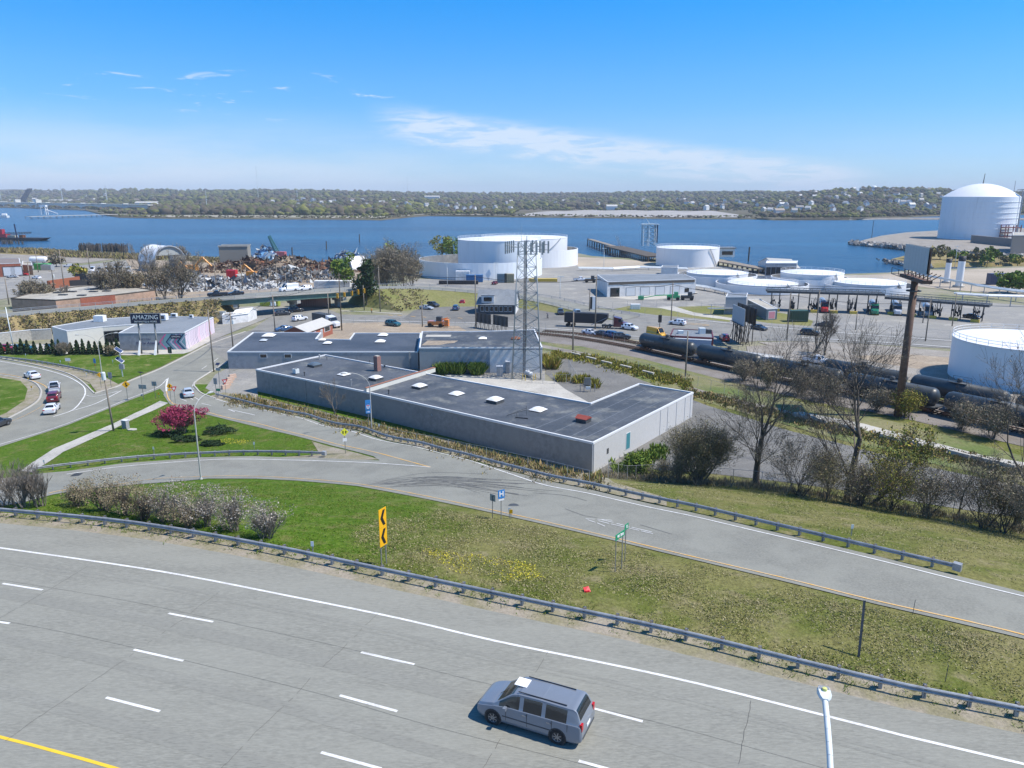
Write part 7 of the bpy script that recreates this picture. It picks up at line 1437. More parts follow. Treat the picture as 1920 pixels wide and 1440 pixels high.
 # left town: garage with bays, flat warehouse, brick walls
o,l_,_=building('depot','brown gable roofed depot with two white bay doors at the far left',[(-60,496),(38,493),(36,484),(-60,484)],6,m_brick,flat('depot_roof',(.20,.165,.15),.9),par=.1);face_quads(o,Vector((*l_[0],0)),Vector((*l_[1],0)),[(.76,5.0,2.4,4.4),(.90,5.0,2.4,4.4)],Vector((0,-1,0)),flat('door_pale',(.6,.62,.64)),'bay_door',m_dark)
o,l_,_=building('tan_shed','small tan shed with white tank beside the brown depot',[(42,496),(60,497),(58,490),(42,489)],4.6,flat('shed_tan',(.38,.30,.18),.9),m_rooftan)
p=PZ(60,500);o=empty('horizontal_tank','white horizontal tank lying beside the tan shed','tank',p+Vector((0,6,0)));o.scale=(.5,.5,.6);mb=MB();mb.lathe([(0,-9),(2.2,-8.4),(2.6,-7.5),(2.6,7.5),(2.2,8.4),(0,9)],16,(0,0,5.2),'X');mb.build('tank',m_wht,o,smooth=True);mb=MB();[mb.box(x-.4,x+.4,-2,2,0,3.4)for x in(-5,5)];mb.build('saddle',m_conc,o)['kind']='stuff'
o,l_,_=building('long_warehouse','long low warehouse with tan gravel roof and pink and brick wall below the scrapyard',[(20,559),(104,562),(215,552),(290,543),(210,532),(150,536),(60,548)],5.2,m_brickpink,m_rooftan,par=.25,coping=m_wooddk)
a=Vector((*l_[1],0));b_=Vector((*l_[2],0));d=(b_-a).normalized();nf=Vector((d.y,-d.x,0));mb=MB();mb.cbox(a.lerp(b_,.70)+nf*.05+Vector((0,0,2.6)),((b_-a).length*.60,.1,4.9),Matrix.Rotation(math.atan2(d.y,d.x),3,'Z'));mb.build('brick_facing',m_brick,o)
for px,py in((118,552),(135,546),(153,553),(178,541),(175,546),(200,545),(108,548)):x,y,z=onroof(o,px,py,5.2);mb=MB();mb.box(x-1.2,x+1.2,y-.7,y+.7,z,z+.35);mb.build('roof_vent',m_dark,o)
wall_run('brick_wall','rust red brick wall right of the utility poles in the left lot',[(91,543),(104,541),(150,534)],3.4,.5,flat('rust_wall',(.30,.10,.05),.9));wall_run('dark_fence','black screened fence running to the salt shed',[(143,528),(180,528),(205,532)],3.4,.3,m_black,cat='fence');wall_run('dark_fence','low black screened fence above the tan gravel roof',[(132,537),(165,535),(190,536)],2.4,.3,m_black,cat='fence')
def arch(name,label,A_,B_,w_,h,mat,wallh,nn=14,end=None,ends=None):
 c=(A_+B_)/2;d=B_-A_;L_=d.length;o=empty(name,label,'arched shed',(c.x,c.y,0),math.atan2(d.y,d.x));mb=MB();vs=[]
 for k in range(nn+1):a=math.pi*k/nn;vs+=[(-L_/2,-math.cos(a)*w_/2,wallh+math.sin(a)*h),(L_/2,-math.cos(a)*w_/2,wallh+math.sin(a)*h)]
 mb.add(vs,[(2*k,2*k+1,2*k+3,2*k+2)for k in range(nn)]);mb.build('canopy',mat,o,smooth=True)
 mb=MB();mb.box(-L_/2,L_/2,-w_/2-.3,-w_/2+.3,0,wallh);mb.build('side_wall',m_wallb,o);mb=MB();mb.box(-L_/2,L_/2,w_/2-.3,w_/2+.3,0,wallh);mb.build('side_wall',m_wallb,o)
 for x in((L_/2,-L_/2)if not end else(-L_/2,)):
  mb=MB();pr=[(x,-math.cos(math.pi*k/nn)*w_/2,wallh+math.sin(math.pi*k/nn)*h)for k in range(nn+1)];mb.path([Vector(q)for q in pr],.35,5);mb.build('arch_rib',m_signback,o)
 if end:mb=MB();pr=[(L_/2,-math.cos(math.pi*k/nn)*w_/2,wallh+math.sin(math.pi*k/nn)*h)for k in range(nn+1)]+[(L_/2,w_/2,0),(L_/2,-w_/2,0)];mb.add(pr,[tuple(range(len(pr)))]);mb.build('end_wall',end,o)
 if ends:mb=MB();x=L_/2-.5;pr=[(x,-math.cos(math.pi*k/nn)*w_/2*.98,wallh+math.sin(math.pi*k/nn)*h*.98)for k in range(2,nn-1)];mb.add(pr,[tuple(range(len(pr)))]);mb.build('end_curtain',ends,o)
 return o
A_=PZ(291,505);B_=A_+Vector((12.5,-10.5,0));arch('salt_shed','large white arched fabric salt shed open at its right end, left of the scrapyard',A_,B_,15,7.5,m_wht,4.5,ends=flat('curtain_grey',(.35,.37,.36),.8))
A_=PZ(681,507);B_=A_+Vector((-7,-5.5,0));arch('salt_shed','smaller white arched shed with grey end wall right of the yellow tree',A_,B_,13,6.5,m_wht,.6,end=flat('end_grey',(.42,.45,.48),.8))
p=PZ(443,498);o=empty('concrete_bin','old roofless concrete bin at the water edge behind the scrap','concrete bin',p,R(10));mb=MB();mb.box(-7,7,-5,-4.4,0,10);mb.box(-7,7,4.4,5,0,10);mb.box(-7,-6.4,-4.4,4.4,0,10);mb.box(6.4,7,-4.4,4.4,0,10);mb.build('wall',flat('old_concrete',(.28,.26,.22),.9),o)['kind']='stuff';mb=MB();mb.box(-7.3,7.3,-5.3,-4.1,10,10.6);mb.box(-7.3,7.3,4.1,5.3,10,10.6);mb.build('rim',m_conc,o)['kind']='stuff'
def heap(label,px,rx,ry,h,mat,mbase,n,seed,size=1.2,name='scrap_heap'):
 p=PZ(*px);rg=np.random.default_rng(seed);rr=random.Random(seed);o=empty(name,label,'scrap heap',p);mb=MB();g=26;vs=[]
 def hz(u,v):r_=math.sqrt(u*u+v*v);return max(0,1-r_)**.8*h*(.8+.5*mnoise.noise(Vector((u*2.3+seed,v*2.3,0))))
 for i in range(g+1):
  for j in range(g+1):u,v=i/g*2-1,j/g*2-1;vs.append((u*rx,v*ry,hz(u,v)-.15))
 mb.add(vs,[(i*(g+1)+j,(i+1)*(g+1)+j,(i+1)*(g+1)+j+1,i*(g+1)+j+1)for i in range(g)for j in range(g)]);mb.build('mound',mbase,o,smooth=True)
 P=[];
 while len(P)<n:
  u,v=rr.uniform(-1,1),rr.uniform(-1,1)
  if u*u+v*v<1:P.append((u*rx,v*ry,hz(u,v)+rr.uniform(0,.5)))
 leaf_obj('scrap_pieces',leaf_quads(P,size,seed,1,.05,.45),mat,o);return o
HP=[('big heap of pale torn sheet metal in front of the salt shed',(372,539),20,15,12,m_scrapw,m_scrapg,1500,1,1.1),('low heap of white appliances by the road',(412,541),26,8,3.2,m_scrapw,m_scrapg,700,2,1.0),('long jumbled grey scrap heap in the middle of the yard',(530,523),26,16,9,m_scrapg,m_dirt,2200,3,1.2),('grey scrap heap with white panels right of the middle',(575,524),24,14,7.5,m_scrapg,m_dirt,1600,4,1.1),('dark rusty iron heap near the water on the left',(462,502),22,16,8,m_scrapr,m_rust,1200,5,1.2),('tall rust brown heap behind the grey scrap',(545,505),24,18,11,m_scrapr,m_dirt,1200,6,1.2),('rusty heap left of the smaller arched shed',(625,507),28,14,8,m_scrapr,m_rust,1100,7,1.2),('white bulky waste pile along the yard road',(468,538),24,7,5,m_scrapw,m_scrapg,800,8,1.1),('blue tarp covered pile at the waterline left of the crane',(500,489),13,10,13,m_scrapb,flat('tarp_blue',(.12,.30,.52)),500,9,1.6),('blue tarp covered pile behind the smaller arched shed',(650,488),10,8,9,m_scrapb,flat('tarp_blue',(.12,.30,.52)),400,10,1.5),('low rusty scatter between the salt shed and the crane',(420,508),20,12,3.5,m_scrapr,m_dirt,600,11,1.2),('blue grey heap in front of the open salt shed',(328,534),14,10,9,m_scrapb,flat('heap_bluegrey',(.20,.26,.32),.8),500,12,1.0),('low scatter of grey parts behind the white vans',(250,524),16,8,3,m_scrapg,m_dirt,400,13,1.0)]
for lab,px,rx,ry,h,mt,mbs,n,sd_,sz in HP:heap(lab,px,rx*.85,ry,h*.6,mt,mbs,int(n*1.5),sd_,sz*.55)
def lattice(mb,a,b_,w_,n,r_=.12):
 a,b_=Vector(a),Vector(b_);d=(b_-a).normalized();u=d.orthogonal().normalized();v=d.cross(u);cs=[(u+v)*w_,(u-v)*w_,(-u-v)*w_,(-u+v)*w_]
 for c in cs:mb.tube(a+c,b_+c*.5,r_,r_*.7,4,False)
 for k in range(n):
  for q in range(4):mb.tube(a.lerp(b_,k/n)+cs[q]*(1-.5*k/n),a.lerp(b_,(k+1)/n)+cs[(q+1)%4]*(1-.5*(k+1)/n),r_*.5,r_*.5,3,False)
p=PZ(523,489);o=empty('crawler_crane','green crawler crane with steep boom at the waterline','crane',p);mb=MB();lattice(mb,(0,0,3),(-4.5,0,top_z(p,442)),1.0,12,.3);mb.build('boom',flat('crane_green',(.05,.17,.17)),o)['kind']='stuff';mb=MB();mb.box(-3,4,-2,2,1.5,5);mb.build('cab',flat('crane_red',(.5,.12,.12)),o);mb=MB();mb.box(-3.5,3.5,-2.6,-1.4,0,1.5);mb.build('crawler',m_black,o);mb=MB();mb.box(-3.5,3.5,1.4,2.6,0,1.5);mb.build('crawler',m_black,o)
p=PZ(362,513);o=empty('excavator','orange excavator beside the salt shed with bent arm','excavator',p);ye=flat('digger_orange',(.62,.26,.03));mb=MB();mb.box(-3,2,-1.8,1.8,1.2,4);mb.build('house',ye,o);mb=MB();mb.tube((1,0,3),(5,0,7.5),.6,.5,5);mb.tube((5,0,7.5),(9,0,3.5),.5,.35,5);mb.build('arm',ye,o);mb=MB();mb.box(-3,3,-2,2,0,1.2);mb.build('tracks',m_black,o)
for lab,px in(('orange excavator half hidden in the scrap, left of the fuel cabinet',(352,517)),('small yellow excavator in the middle of the grey scrap',(473,524))):p=PZ(*px);o=empty('excavator',lab,'excavator',p);mb=MB();mb.box(-2,2,-1.5,1.5,1,3.4);mb.build('house',ye,o);mb=MB();mb.tube((1,0,3),(-3,0,6.5),.4,.4,5);mb.tube((-3,0,6.5),(-5,0,3),.35,.3,5);mb.build('arm',ye,o);mb=MB();mb.box(-2.2,2.2,-1.6,1.6,0,1);mb.build('tracks',m_black,o)
# islands, spits, jetty
def land_poly(name,px,z,mat,zb=-2.4,kind='structure',slope=3.0):
 ps=[PZ(x,y,-1.5)for x,y in px];poly=[(p.x,p.y)for p in ps];inn=inset_poly(poly,slope)
 n=len(poly);mb=MB();mb.add([(x,y,zb)for x,y in poly]+[(x,y,z)for x,y in inn],[(i,(i+1)%n,n+(i+1)%n,n+i)for i in range(n)]);mb.prism(inn,zb,z,sides=False);o=mb.build(name,mat);o['kind']=kind;return o
def rocks(label,px,n,seed,s=1.6,z=-1.2,w_=4,name='riprap'):
 ps=[PZ(x,y,z)for x,y in px];rr=random.Random(seed);P=[];L_=plen(ps)
 for _ in range(n):t_=rr.uniform(0,L_-.2);q=cutlen(ps,t_,t_+.1)[0];P.append((q.x+rr.gauss(0,w_*.5),q.y+rr.gauss(0,w_),q.z+rr.uniform(0,1.2)))
 mb=MB()
 for x,y,zz in P:
  r_=s*rr.uniform(.4,1);mb.cbox((x,y,zz),(r_*1.4,r_,r_*.8),Matrix.Rotation(rr.uniform(0,3),3,(rr.random(),rr.random(),1)))
 o=mb.build(name,m_rock);o['kind']='stuff';tag(o,label,'rocks');return o
land_poly('island',[(1600,457),(1640,461),(1692,467),(1740,473),(1790,478),(1850,482),(1920,486),(2300,500),(2600,470),(2300,432),(1960,430),(1757,436),(1690,440),(1640,447)],1.0,m_gravel,slope=5)
land_poly('spit',[(1660,491),(1700,497),(1735,503),(1800,500),(1960,500),(2300,506),(2300,470),(1960,474),(1840,474),(1760,478),(1700,481)],0.3,m_drygrass,slope=3)
rocks('grey riprap stones along the shore below the domed gas tank',[(1602,457),(1692,466),(1790,476),(1920,484)],900,3,3.0,-1.0,5)
rocks('dark stones on the tip of the brushy spit',[(1662,491),(1700,496),(1735,502)],160,4,1.4)
o_=wall_run('sea_wall','dark low wall running before the domed gas tank to the right edge',[(1822,456),(1870,461),(1930,467),(2000,472)],6,2,flat('dark_wall',(.20,.19,.18),.9),z=0.5)
def jetty(name,label,a,b_,w_,z,step,mat):
 A_,B_=PZ(*a,z),PZ(*b_,z);c=(A_+B_)/2;d=B_-A_;L_=d.length;o=empty(name,label,'jetty',(c.x,c.y,0),math.atan2(d.y,d.x));mb=MB();mb.box(-L_/2,L_/2,-w_/2,w_/2,z-.6,z);mb.build('deck',mat,o)
 mb=MB();n=int(L_/step)
 for k in range(n+1):
  for y in(-w_*.42,w_*.42):mb.tube((-L_/2+L_*k/n,y,-3),(-L_/2+L_*k/n,y,z-.4),.35,.35,5)
 mb.build('piles',m_wooddk,o)['kind']='stuff';return o
jt=jetty('jetty','dark timber jetty running out left of the white tank',(1232,480),(1150,461),12,3.2,4,m_wooddk);jetty('jetty','narrow outer jetty walkway with separate piles at its far left',(1150,461),(1106,448),4,3.2,9,m_wood)
jetty('jetty','low timber walkway behind the jetty tank running right',(1348,488),(1432,503),6,2.6,5,m_wood)
p=PZ(1217,461,3.2);o=empty('loading_tower','pale steel loading tower standing on the jetty','steel tower',p);h=top_z(p,420)-3.2;mb=MB();wd=4.6
for x in(-wd,-wd*.2,wd*.8):
 for y in(-3,3):mb.tube((x,y,0),(x,y,h),.35,.35,5)
for k in range(5):
 z0,z1=h*k/5,h*(k+1)/5
 for y in(-3,3):mb.tube((-wd,y,z0),(-wd*.2,y,z1),.2,.2,4);mb.tube((wd*.8,y,z0),(-wd*.2,y,z1),.2,.2,4);mb.tube((-wd,y,z1),(wd*.8,y,z1),.25,.25,4)
mb.build('frame',m_lampw,o)['kind']='stuff';mb=MB();mb.box(wd*.85,wd*1.1,-2,2,h*.15,h);mb.build('dark_ladder',m_navy,o);mb=MB();mb.tube((0,0,h),(-3,0,h+4),.3,.2,4);mb.build('arm',m_lampw,o);mb=MB();mb.box(-wd-1,wd+1,-3.4,3.4,h-.5,h);mb.build('top_platform',m_lampw,o)
p=PZ(1162,462,3.2);o=empty('gangway','small leaning pale gangway on the jetty','gangway',p);mb=MB();mb.tube((0,0,0),(-3,0,6.5),.3,.3,4);mb.tube((1.2,0,0),(-1.8,0,6.5),.3,.3,4);[mb.tube((-.5*k,0,1.1*k),(1.2-.5*k,0,1.1*k),.15,.15,3)for k in range(6)];mb.build('frame',m_lampw,o)['kind']='stuff'
p=PZ(1360,489);o=empty('dock_hut','small pale hut on the walkway behind the jetty tank','hut',p);mb=MB();mb.box(-4,4,-3,3,2.2,7);mb.build('wall',m_wallw,o);mb=MB();mb.box(-4.8,4.8,-3.8,3.8,7,7.5);mb.build('roof',m_roofgrey,o);mb=MB();mb.box(-3,3,-3.1,-3,3.5,5.5);mb.build('window',m_glass,o)
for lab,px,k_ in(('bundle of pale pipes crossing the yard behind the garage',[(1085,508),(1150,509),(1200,506),(1290,509)],3),('bundle of pale pipes beside the treatment unit',[(1290,540),(1330,546),(1372,556)],3),('long white pipe run along the sand from the chimneys to the right edge',[(1720,530),(1770,540),(1830,553),(1890,563),(1960,572)],3),('lower white pipe rack running to the right edge',[(1790,570),(1850,574),(1960,577)],2)):
 ps=[PZ(x,y,0)for x,y in px];o=empty('pipe_run',lab,'pipes',ps[0]);c=ps[0]
 for q in range(k_):
  mb=MB();mb.path([p-c+Vector((0,q*1.3,1.2+(2.2 if 'rack' in lab or 'long' in lab else 0)+q*.15))for p in ps],.32,6);mb.build('pipe',m_lampw if q else m_wht,o)
 mb=MB();L_=plen(ps);s=2
 while s<L_:q=cutlen(ps,s,s+.1)[0]-c;mb.tube(q,q+Vector((0,0,3.2 if 'rack' in lab or 'long' in lab else 1.0)),.15,.15,4);s+=7
 mb.build('pipe_stand',m_signback,o)['kind']='stuff'
for lab,px,h in(('dark mooring pile off the scrapyard, left of the pair',(612,467),5.5),('dark mooring pile further out, right of the pair',(674,454),6.5),('dark pile close behind the rusty heap',(548,482),6),('thin mooring post left of the jetty',(1102,456),4),('tall lattice marker beside the left tip of the gas tank island',(1634,448),16),('channel post by the walkway behind the jetty tank',(1403,489),8)):
 p=PZ(*px,-1.6);mb=MB();mb.tube((0,0,-2),(.2,0,h),.45 if h<10 else .25,.4 if h<10 else .2,6);tag(mb.build('mooring_pile',m_wooddk,loc=p),lab,'mooring pile')
rr=random.Random(21);mb=MB()
for k in range(210):t_=rr.random();p=PZ(148+92*t_,470+2*t_+rr.uniform(-.5,2.0),-1.6);h=rr.uniform(1.8,4.2);mb.tube((p.x,p.y,-3),(p.x+rr.uniform(-.2,.2),p.y,h),.32,.28,5)
for k in range(30):p=PZ(rr.uniform(0,46),457+rr.uniform(-.6,.6),-1.6);mb.tube((p.x,p.y,-3),(p.x,p.y,rr.uniform(.2,1.5)),.3,.3,5)
tag(mb.build('old_piles',m_wooddk),'rows of old rotten pier piles standing in the shallow water at left','piles',kind='stuff')
p=PZ(30,451,-1.6);o=empty('crane_barge','dark work barge with red crane and tall spud moored at the left','barge',p);k=1420/(p.y*CP);L_=120/k
mb=MB();mb.add([(-L_/2,-6,0),(L_*.42,-6,0),(L_/2,-6,2.2),(-L_/2,-6,2.6),(-L_/2,6,0),(L_*.42,6,0),(L_/2,6,2.2),(-L_/2,6,2.6)],[(0,1,2,3),(7,6,5,4),(3,2,6,7),(1,5,6,2),(0,3,7,4)]);mb.build('hull',m_black,o)
mb=MB();mb.box(-14,-6,-3,3,2.8,5.5);mb.box(-13,-9.5,-2,2,5.5,9.5);mb.build('crane_house',flat('barge_red',(.36,.03,.05)),o)['kind']='stuff';mb=MB();lattice(mb,(-9,0,5.5),(14,0,6.6),.8,10,.2);mb.build('boom',m_dark,o)['kind']='stuff'
mb=MB();mb.tube((3.3,-3,0),(2.6,-3,14),.55,.5,8);mb.build('spud',m_navy,o);mb=MB();mb.cbox((-2.5,0,3.6),(7,4,1.8));mb.build('deck_cargo',flat('cargo_pale',(.42,.40,.33),.9),o);mb=MB();mb.cbox((6,0,3.6),(3.2,4,2.2));mb.build('winch',m_rust,o)
p=PZ(6,408,-1.6);o=empty('moored_barge','small white barge cut by the left edge far out on the river','barge',p);mb=MB();mb.box(-8,9,-4,4,0,3.5);mb.build('hull',m_lampw,o);mb=MB();mb.lathe([(0,-5),(2,-4),(2,4),(0,5)],10,(3,0,5),'X');mb.build('tank',m_wht,o)
jp=jetty('long_pier','long low pier in the left channel carrying a white gantry',(52,406),(235,401),14,2.2,12,m_conc)
p=PZ(84,403,2);o=empty('gantry','white steel loader frame with sloping conveyor on the far left pier','gantry',p);mb=MB();k=1420/(p.y*CP);hh_=17/k
for x in(-4.5,4.5):
 for y in(-3,3):mb.tube((x,y,0),(x*.8,y,hh_),.9,.8,4)
mb.box(-6.5,5,-3.5,3.5,hh_-2,hh_+1);mb.box(-4.5,4.5,-3,3,hh_*.5,hh_*.5+1.4);mb.tube((3,0,hh_*.55),(24,0,1.5),1.6,1.2,4);mb.tube((12,0,0),(12,0,hh_*.35),.6,.6,4);mb.build('frame',m_wht,o)['kind']='stuff'
# far shore
SHF=[(-900,386),(-300,387),(0,389),(60,390),(110,392),(170,394),(205,397),(200,401),(215,404),(240,408),(330,410),(480,411),(640,412),(720,413),(760,409),(800,405),(870,406),(960,407.5),(1100,409),(1250,410.5),(1400,411),(1440,413),(1600,412.5),(1640,410),(1700,407),(1770,404),(1840,403),(1960,402),(2400,400),(3000,398)]
sf=[PZ(x,y,-1.6)for x,y in SHF]
def far_h(x,y):
 az_=math.atan2(x,y);d=math.hypot(x,y);px=960+F*math.tan(az_)
 d0=np.interp(px,[q[0]for q in SHF],[math.hypot(p.x,p.y)for p in sf]);e=d-d0
 flatw=np.interp(px,[-500,0,300,560,760,960,1400,1500,1700,2500],[600,900,500,300,250,560,420,120,60,60])
 amp=np.interp(px,[-500,0,60,300,700,960,1200,1450,1600,1760,1900,2500],[95,92,88,62,54,48,50,46,44,44,40,40]);run=np.interp(px,[0,300,700,1000,1350,1600,2500],[4500,3200,3400,3400,2600,1500,1500])
 t_=max(0.0,min(1.0,(e-flatw)/run));t_=t_*t_*(3-2*t_)*.6+t_*.4
 nz=mnoise.noise(Vector((x/900,y/900,3.1)))*14+mnoise.noise(Vector((x/350,y/350,7.1)))*5
 return 0.6+t_*(amp+nz)
m_farland=pm('far_ground',(0.10,0.095,0.06),var=0.4,scale=0.02,rough=0.95,c2=(0.13,0.11,0.08),c3=(0.08,0.09,0.04),bigscale=0.004,spec=0.1)
m_farsand=pm('far_fill',(0.34,0.31,0.26),var=0.2,scale=0.03,rough=0.95,c2=(0.24,0.235,0.16),bigscale=0.008,spec=0.1)
m_fargrey=pm('far_grey_fill',(0.37,0.35,0.335),var=0.15,scale=0.04,rough=0.95,c2=(0.31,0.30,0.28),bigscale=0.012,spec=0.1)
pxs=list(range(-900,3001,30));ds=[0,8,60,140,220,300,420,560,750,950,1200,1500,1850,2300,2900,3600,4500,5600,7500,10500];vs=[];XF=[q[0]for q in SHF]
for px in pxs:
 az_=math.atan((px-960)/F/(1/1));d0=float(np.interp(px,XF,[math.hypot(p.x,p.y)for p in sf]))
 for e in ds:
  d=d0+e;x,y=math.sin(az_)*d,math.cos(az_)*d;z=-2.0 if e==0 else far_h(x,y)
  if e>=7500:z*=.9
  vs.append((x,y,z))
nd=len(ds);mb=MB();mb.add(vs,[(i*nd+j,(i+1)*nd+j,(i+1)*nd+j+1,i*nd+j+1)for i in range(len(pxs)-1)for j in range(nd-1)]);o=mb.build('hills',m_farland,smooth=True);o['kind']='structure'
def far_strip(name,x0,x1,e0,e1,mat,dz=.5):
 vs=[];pp=np.arange(x0,x1+1,15)
 for px in pp:
  az_=math.atan((px-960)/F);d0=float(np.interp(px,XF,[math.hypot(p.x,p.y)for p in sf]));t_=(px-x0)/(x1-x0);tap=min(1,6*t_,6*(1-t_));jit=1+.25*mnoise.noise(Vector((px/60,e1,0)))
  for k in range(5):e=e0+(e1-e0)*k/4*max(tap,.05)*jit;d=d0+e;x,y=math.sin(az_)*d,math.cos(az_)*d;vs.append((x,y,far_h(x,y)+dz))
 mb=MB();mb.add(vs,[(i*5+j,(i+1)*5+j,(i+1)*5+j+1,i*5+j+1)for i in range(len(pp)-1)for j in range(4)]);o=mb.build(name,mat);o['kind']='structure'
far_strip('far_flats',240,800,8,170,m_farsand);far_strip('far_fill',965,1400,8,560,m_fargrey);far_strip('far_beach',700,960,6,60,m_farsand,.7);far_strip('far_beach',1400,1700,4,22,m_farsand,.7);far_strip('far_beach',0,200,6,90,m_farsand,.7)
land_poly('breakwater',[(1590,412.6),(1640,411.6),(1760,411.8),(1960,413),(1960,411.2),(1760,410),(1640,410.3)],.3,m_gravel,slope=2)
def scatter_far(n,seed,x0,x1,e0,e1,s0,s1,epow=1.6,flatskip=True):
 rr=random.Random(seed);out=[]
 while len(out)<n:
  px=rr.uniform(x0,x1);e=e0+(e1-e0)*rr.random()**epow;az_=math.atan((px-960)/F);d0=float(np.interp(px,XF,[math.hypot(p.x,p.y)for p in sf]))
  fw=np.interp(px,[-500,0,235,245,560,770,960,975,1385,1420,1700,2500],[120,150,120,190,190,120,130,600,560,60,20,20])
  if flatskip and e<fw:continue
  if mnoise.noise(Vector((px/25,e/90,seed)))<-.32:continue
  d=d0+e;x,y=math.sin(az_)*d,math.cos(az_)*d;out.append((x,y,far_h(x,y),rr.uniform(s0,s1)*(1+d/9000)))
 return out
import itertools
bmi=bmesh.new();bmesh.ops.create_icosphere(bmi,subdivisions=1,radius=1.0);icoV=np.array([v.co[:]for v in bmi.verts]);icoF=np.array([[v.index for v in f.verts]for f in bmi.faces]);bmi.free()
def crowns(name,label,items,seed,squash=.8):
 rg=np.random.default_rng(seed);n=len(items);it=np.array(items);nv=len(icoV);V=icoV[None]*(1+rg.uniform(-.28,.28,(n,nv,1)));s=it[:,3][:,None,None];sc=np.stack([np.full(n,1.0),np.full(n,1.0),rg.uniform(.6,1.1,n)*squash],1)[:,None];V=V*s*sc;V[:,:,2]+=it[:,3][:,None]*.55;V+=it[:,None,:3]
 Fi=(icoF[None]+(np.arange(n)*nv)[:,None,None]).reshape(-1,3);me_=bpy.data.meshes.new(name);V=V.reshape(-1,3);me_.vertices.add(len(V));me_.vertices.foreach_set('co',V.astype(np.float32).ravel());me_.loops.add(Fi.size);me_.loops.foreach_set('vertex_index',Fi.astype(np.int32).ravel());me_.polygons.add(len(Fi));me_.polygons.foreach_set('loop_start',np.arange(0,Fi.size,3,dtype=np.int32));me_.polygons.foreach_set('loop_total',np.full(len(Fi),3,dtype=np.int32));me_.update(calc_edges=True)
 o=link(name,me_,m_wood_far,smooth=True);tag(o,label,'woodland',kind='stuff');return o
crowns('woodland','spring woodland along the far bank in brown and yellow green',scatter_far(9000,5,-250,2150,0,900,2.2,5.2,1.3),1)
crowns('woodland','wooded hillsides further back across the river',scatter_far(11000,6,-250,2150,700,3600,4.5,9.0,1.1,False),2)
crowns('woodland','nearer taller light green trees on the far bank left of centre',scatter_far(700,15,300,770,200,520,5.5,9.5,1.0),4,1.0)
crowns('bank_scrub','low brown scrub along the water edge of the far flats',[(x,y,z,s*.45)for x,y,z,s in scatter_far(900,8,240,1420,8,120,2,5,1.5,False)],3,.6)
for k,(px,d_,h)in enumerate(((1060,0,0),)):pass
rr=random.Random(77);hm=[flat('house_white',(.72,.72,.70)),flat('house_cream',(.58,.56,.48)),flat('house_grey',(.42,.44,.46)),flat('house_blue',(.40,.46,.54))];rmx=[flat('hroof_dark',(.10,.10,.11)),flat('hroof_grey',(.24,.24,.25)),flat('hroof_brown',(.16,.12,.10)),flat('hroof_light',(.45,.45,.45))];HME={}
def house_me(w_,d_,h,wm,rm_):
 k=(w_,wm.name,rm_.name)
 if k not in HME:
  mb=MB();mb.mi=0;mb.add([(-w_,-d_,-2),(w_,-d_,-2),(w_,d_,-2),(-w_,d_,-2),(-w_,-d_,h),(w_,-d_,h),(w_,d_,h),(-w_,d_,h),(-w_,0,h+d_*.8),(w_,0,h+d_*.8)],[(0,1,5,4),(2,3,7,6),(1,2,6,9,5),(3,0,4,8,7)]);mb.mi=1;e=.5;mb.add([(-w_-e,-d_-e,h-.3),(w_+e,-d_-e,h-.3),(w_+e,0,h+d_*.85),(-w_-e,0,h+d_*.85),(w_+e,d_+e,h-.3),(-w_-e,d_+e,h-.3)],[(0,1,2,3),(3,2,4,5)]);me_=bpy.data.meshes.new('house');me_.from_pydata(mb.v,[],mb.f);me_.materials.append(wm);me_.materials.append(rm_);me_.polygons.foreach_set('material_index',mb.m);HME[k]=me_
 return HME[k]
zones=[(1180,1760,200,1700,110),(520,960,300,1500,60),(960,1200,700,1900,14),(-20,320,900,3200,30)]
for x0,x1,e0,e1,n in zones:
 for(x,y,z,s)in scatter_far(n,int(x0)+3,x0,x1,e0,e1,5,10,1.0,True):
  big=rr.random()<.12;w_=rr.choice([4,5,6])*(1.6 if big else 1);o=bpy.data.objects.new('house',house_me(w_,4.2,rr.choice([5,6.5]),rr.choice(hm[:1]*3+hm),rr.choice(rmx)));col.objects.link(o);o.location=(x,y,z+3.5);o.rotation_euler=(0,0,rr.uniform(-.7,2.2));hn=[m_.name.split('_')[1]for m_ in o.data.materials];tag(o,('larger ' if big else 'small ')+{'white':'white','cream':'cream','grey':'grey','blue':'blue grey'}[hn[0]]+' house with '+{'dark':'dark','grey':'grey','brown':'brown','light':'pale'}[hn[1]]+' roof '+{1180:'on the wooded ridge right of the grey fill',520:'in the woods between left mast and white tanks',960:'in the woods behind the grey fill',-20:'in the woods beyond the arch bridge'}[x0],'house','houses among the trees across the river')
def far_at(px,e):
 az_=math.atan((px-960)/F);d0=float(np.interp(px,XF,[math.hypot(p.x,p.y)for p in sf]));d=d0+e;x,y=math.sin(az_)*d,math.cos(az_)*d;return Vector((x,y,far_h(x,y)))
p=far_at(1617,1500);zt=top_z(p,348);h=zt-p.z;r_=5.6/F*p.y;o=empty('water_tower','pale green golf ball water tower on the wooded ridge','water tower',p);mb=MB();mb.lathe([(3.2,0),(1.9,h*.15),(1.6,h-r_*2),(r_*.75,h-r_*1.35)],16);mb.build('stem',flat('tower_green',(.45,.55,.53)),o,smooth=True);mb=MB();mb.lathe([(r_*.7,h-r_*1.4),(r_,h-r_*.8),(r_*.95,h-r_*.4),(r_*.5,h-r_*.06),(0,h)],20);mb.build('bowl',flat('tower_white',(.66,.70,.70)),o,smooth=True)
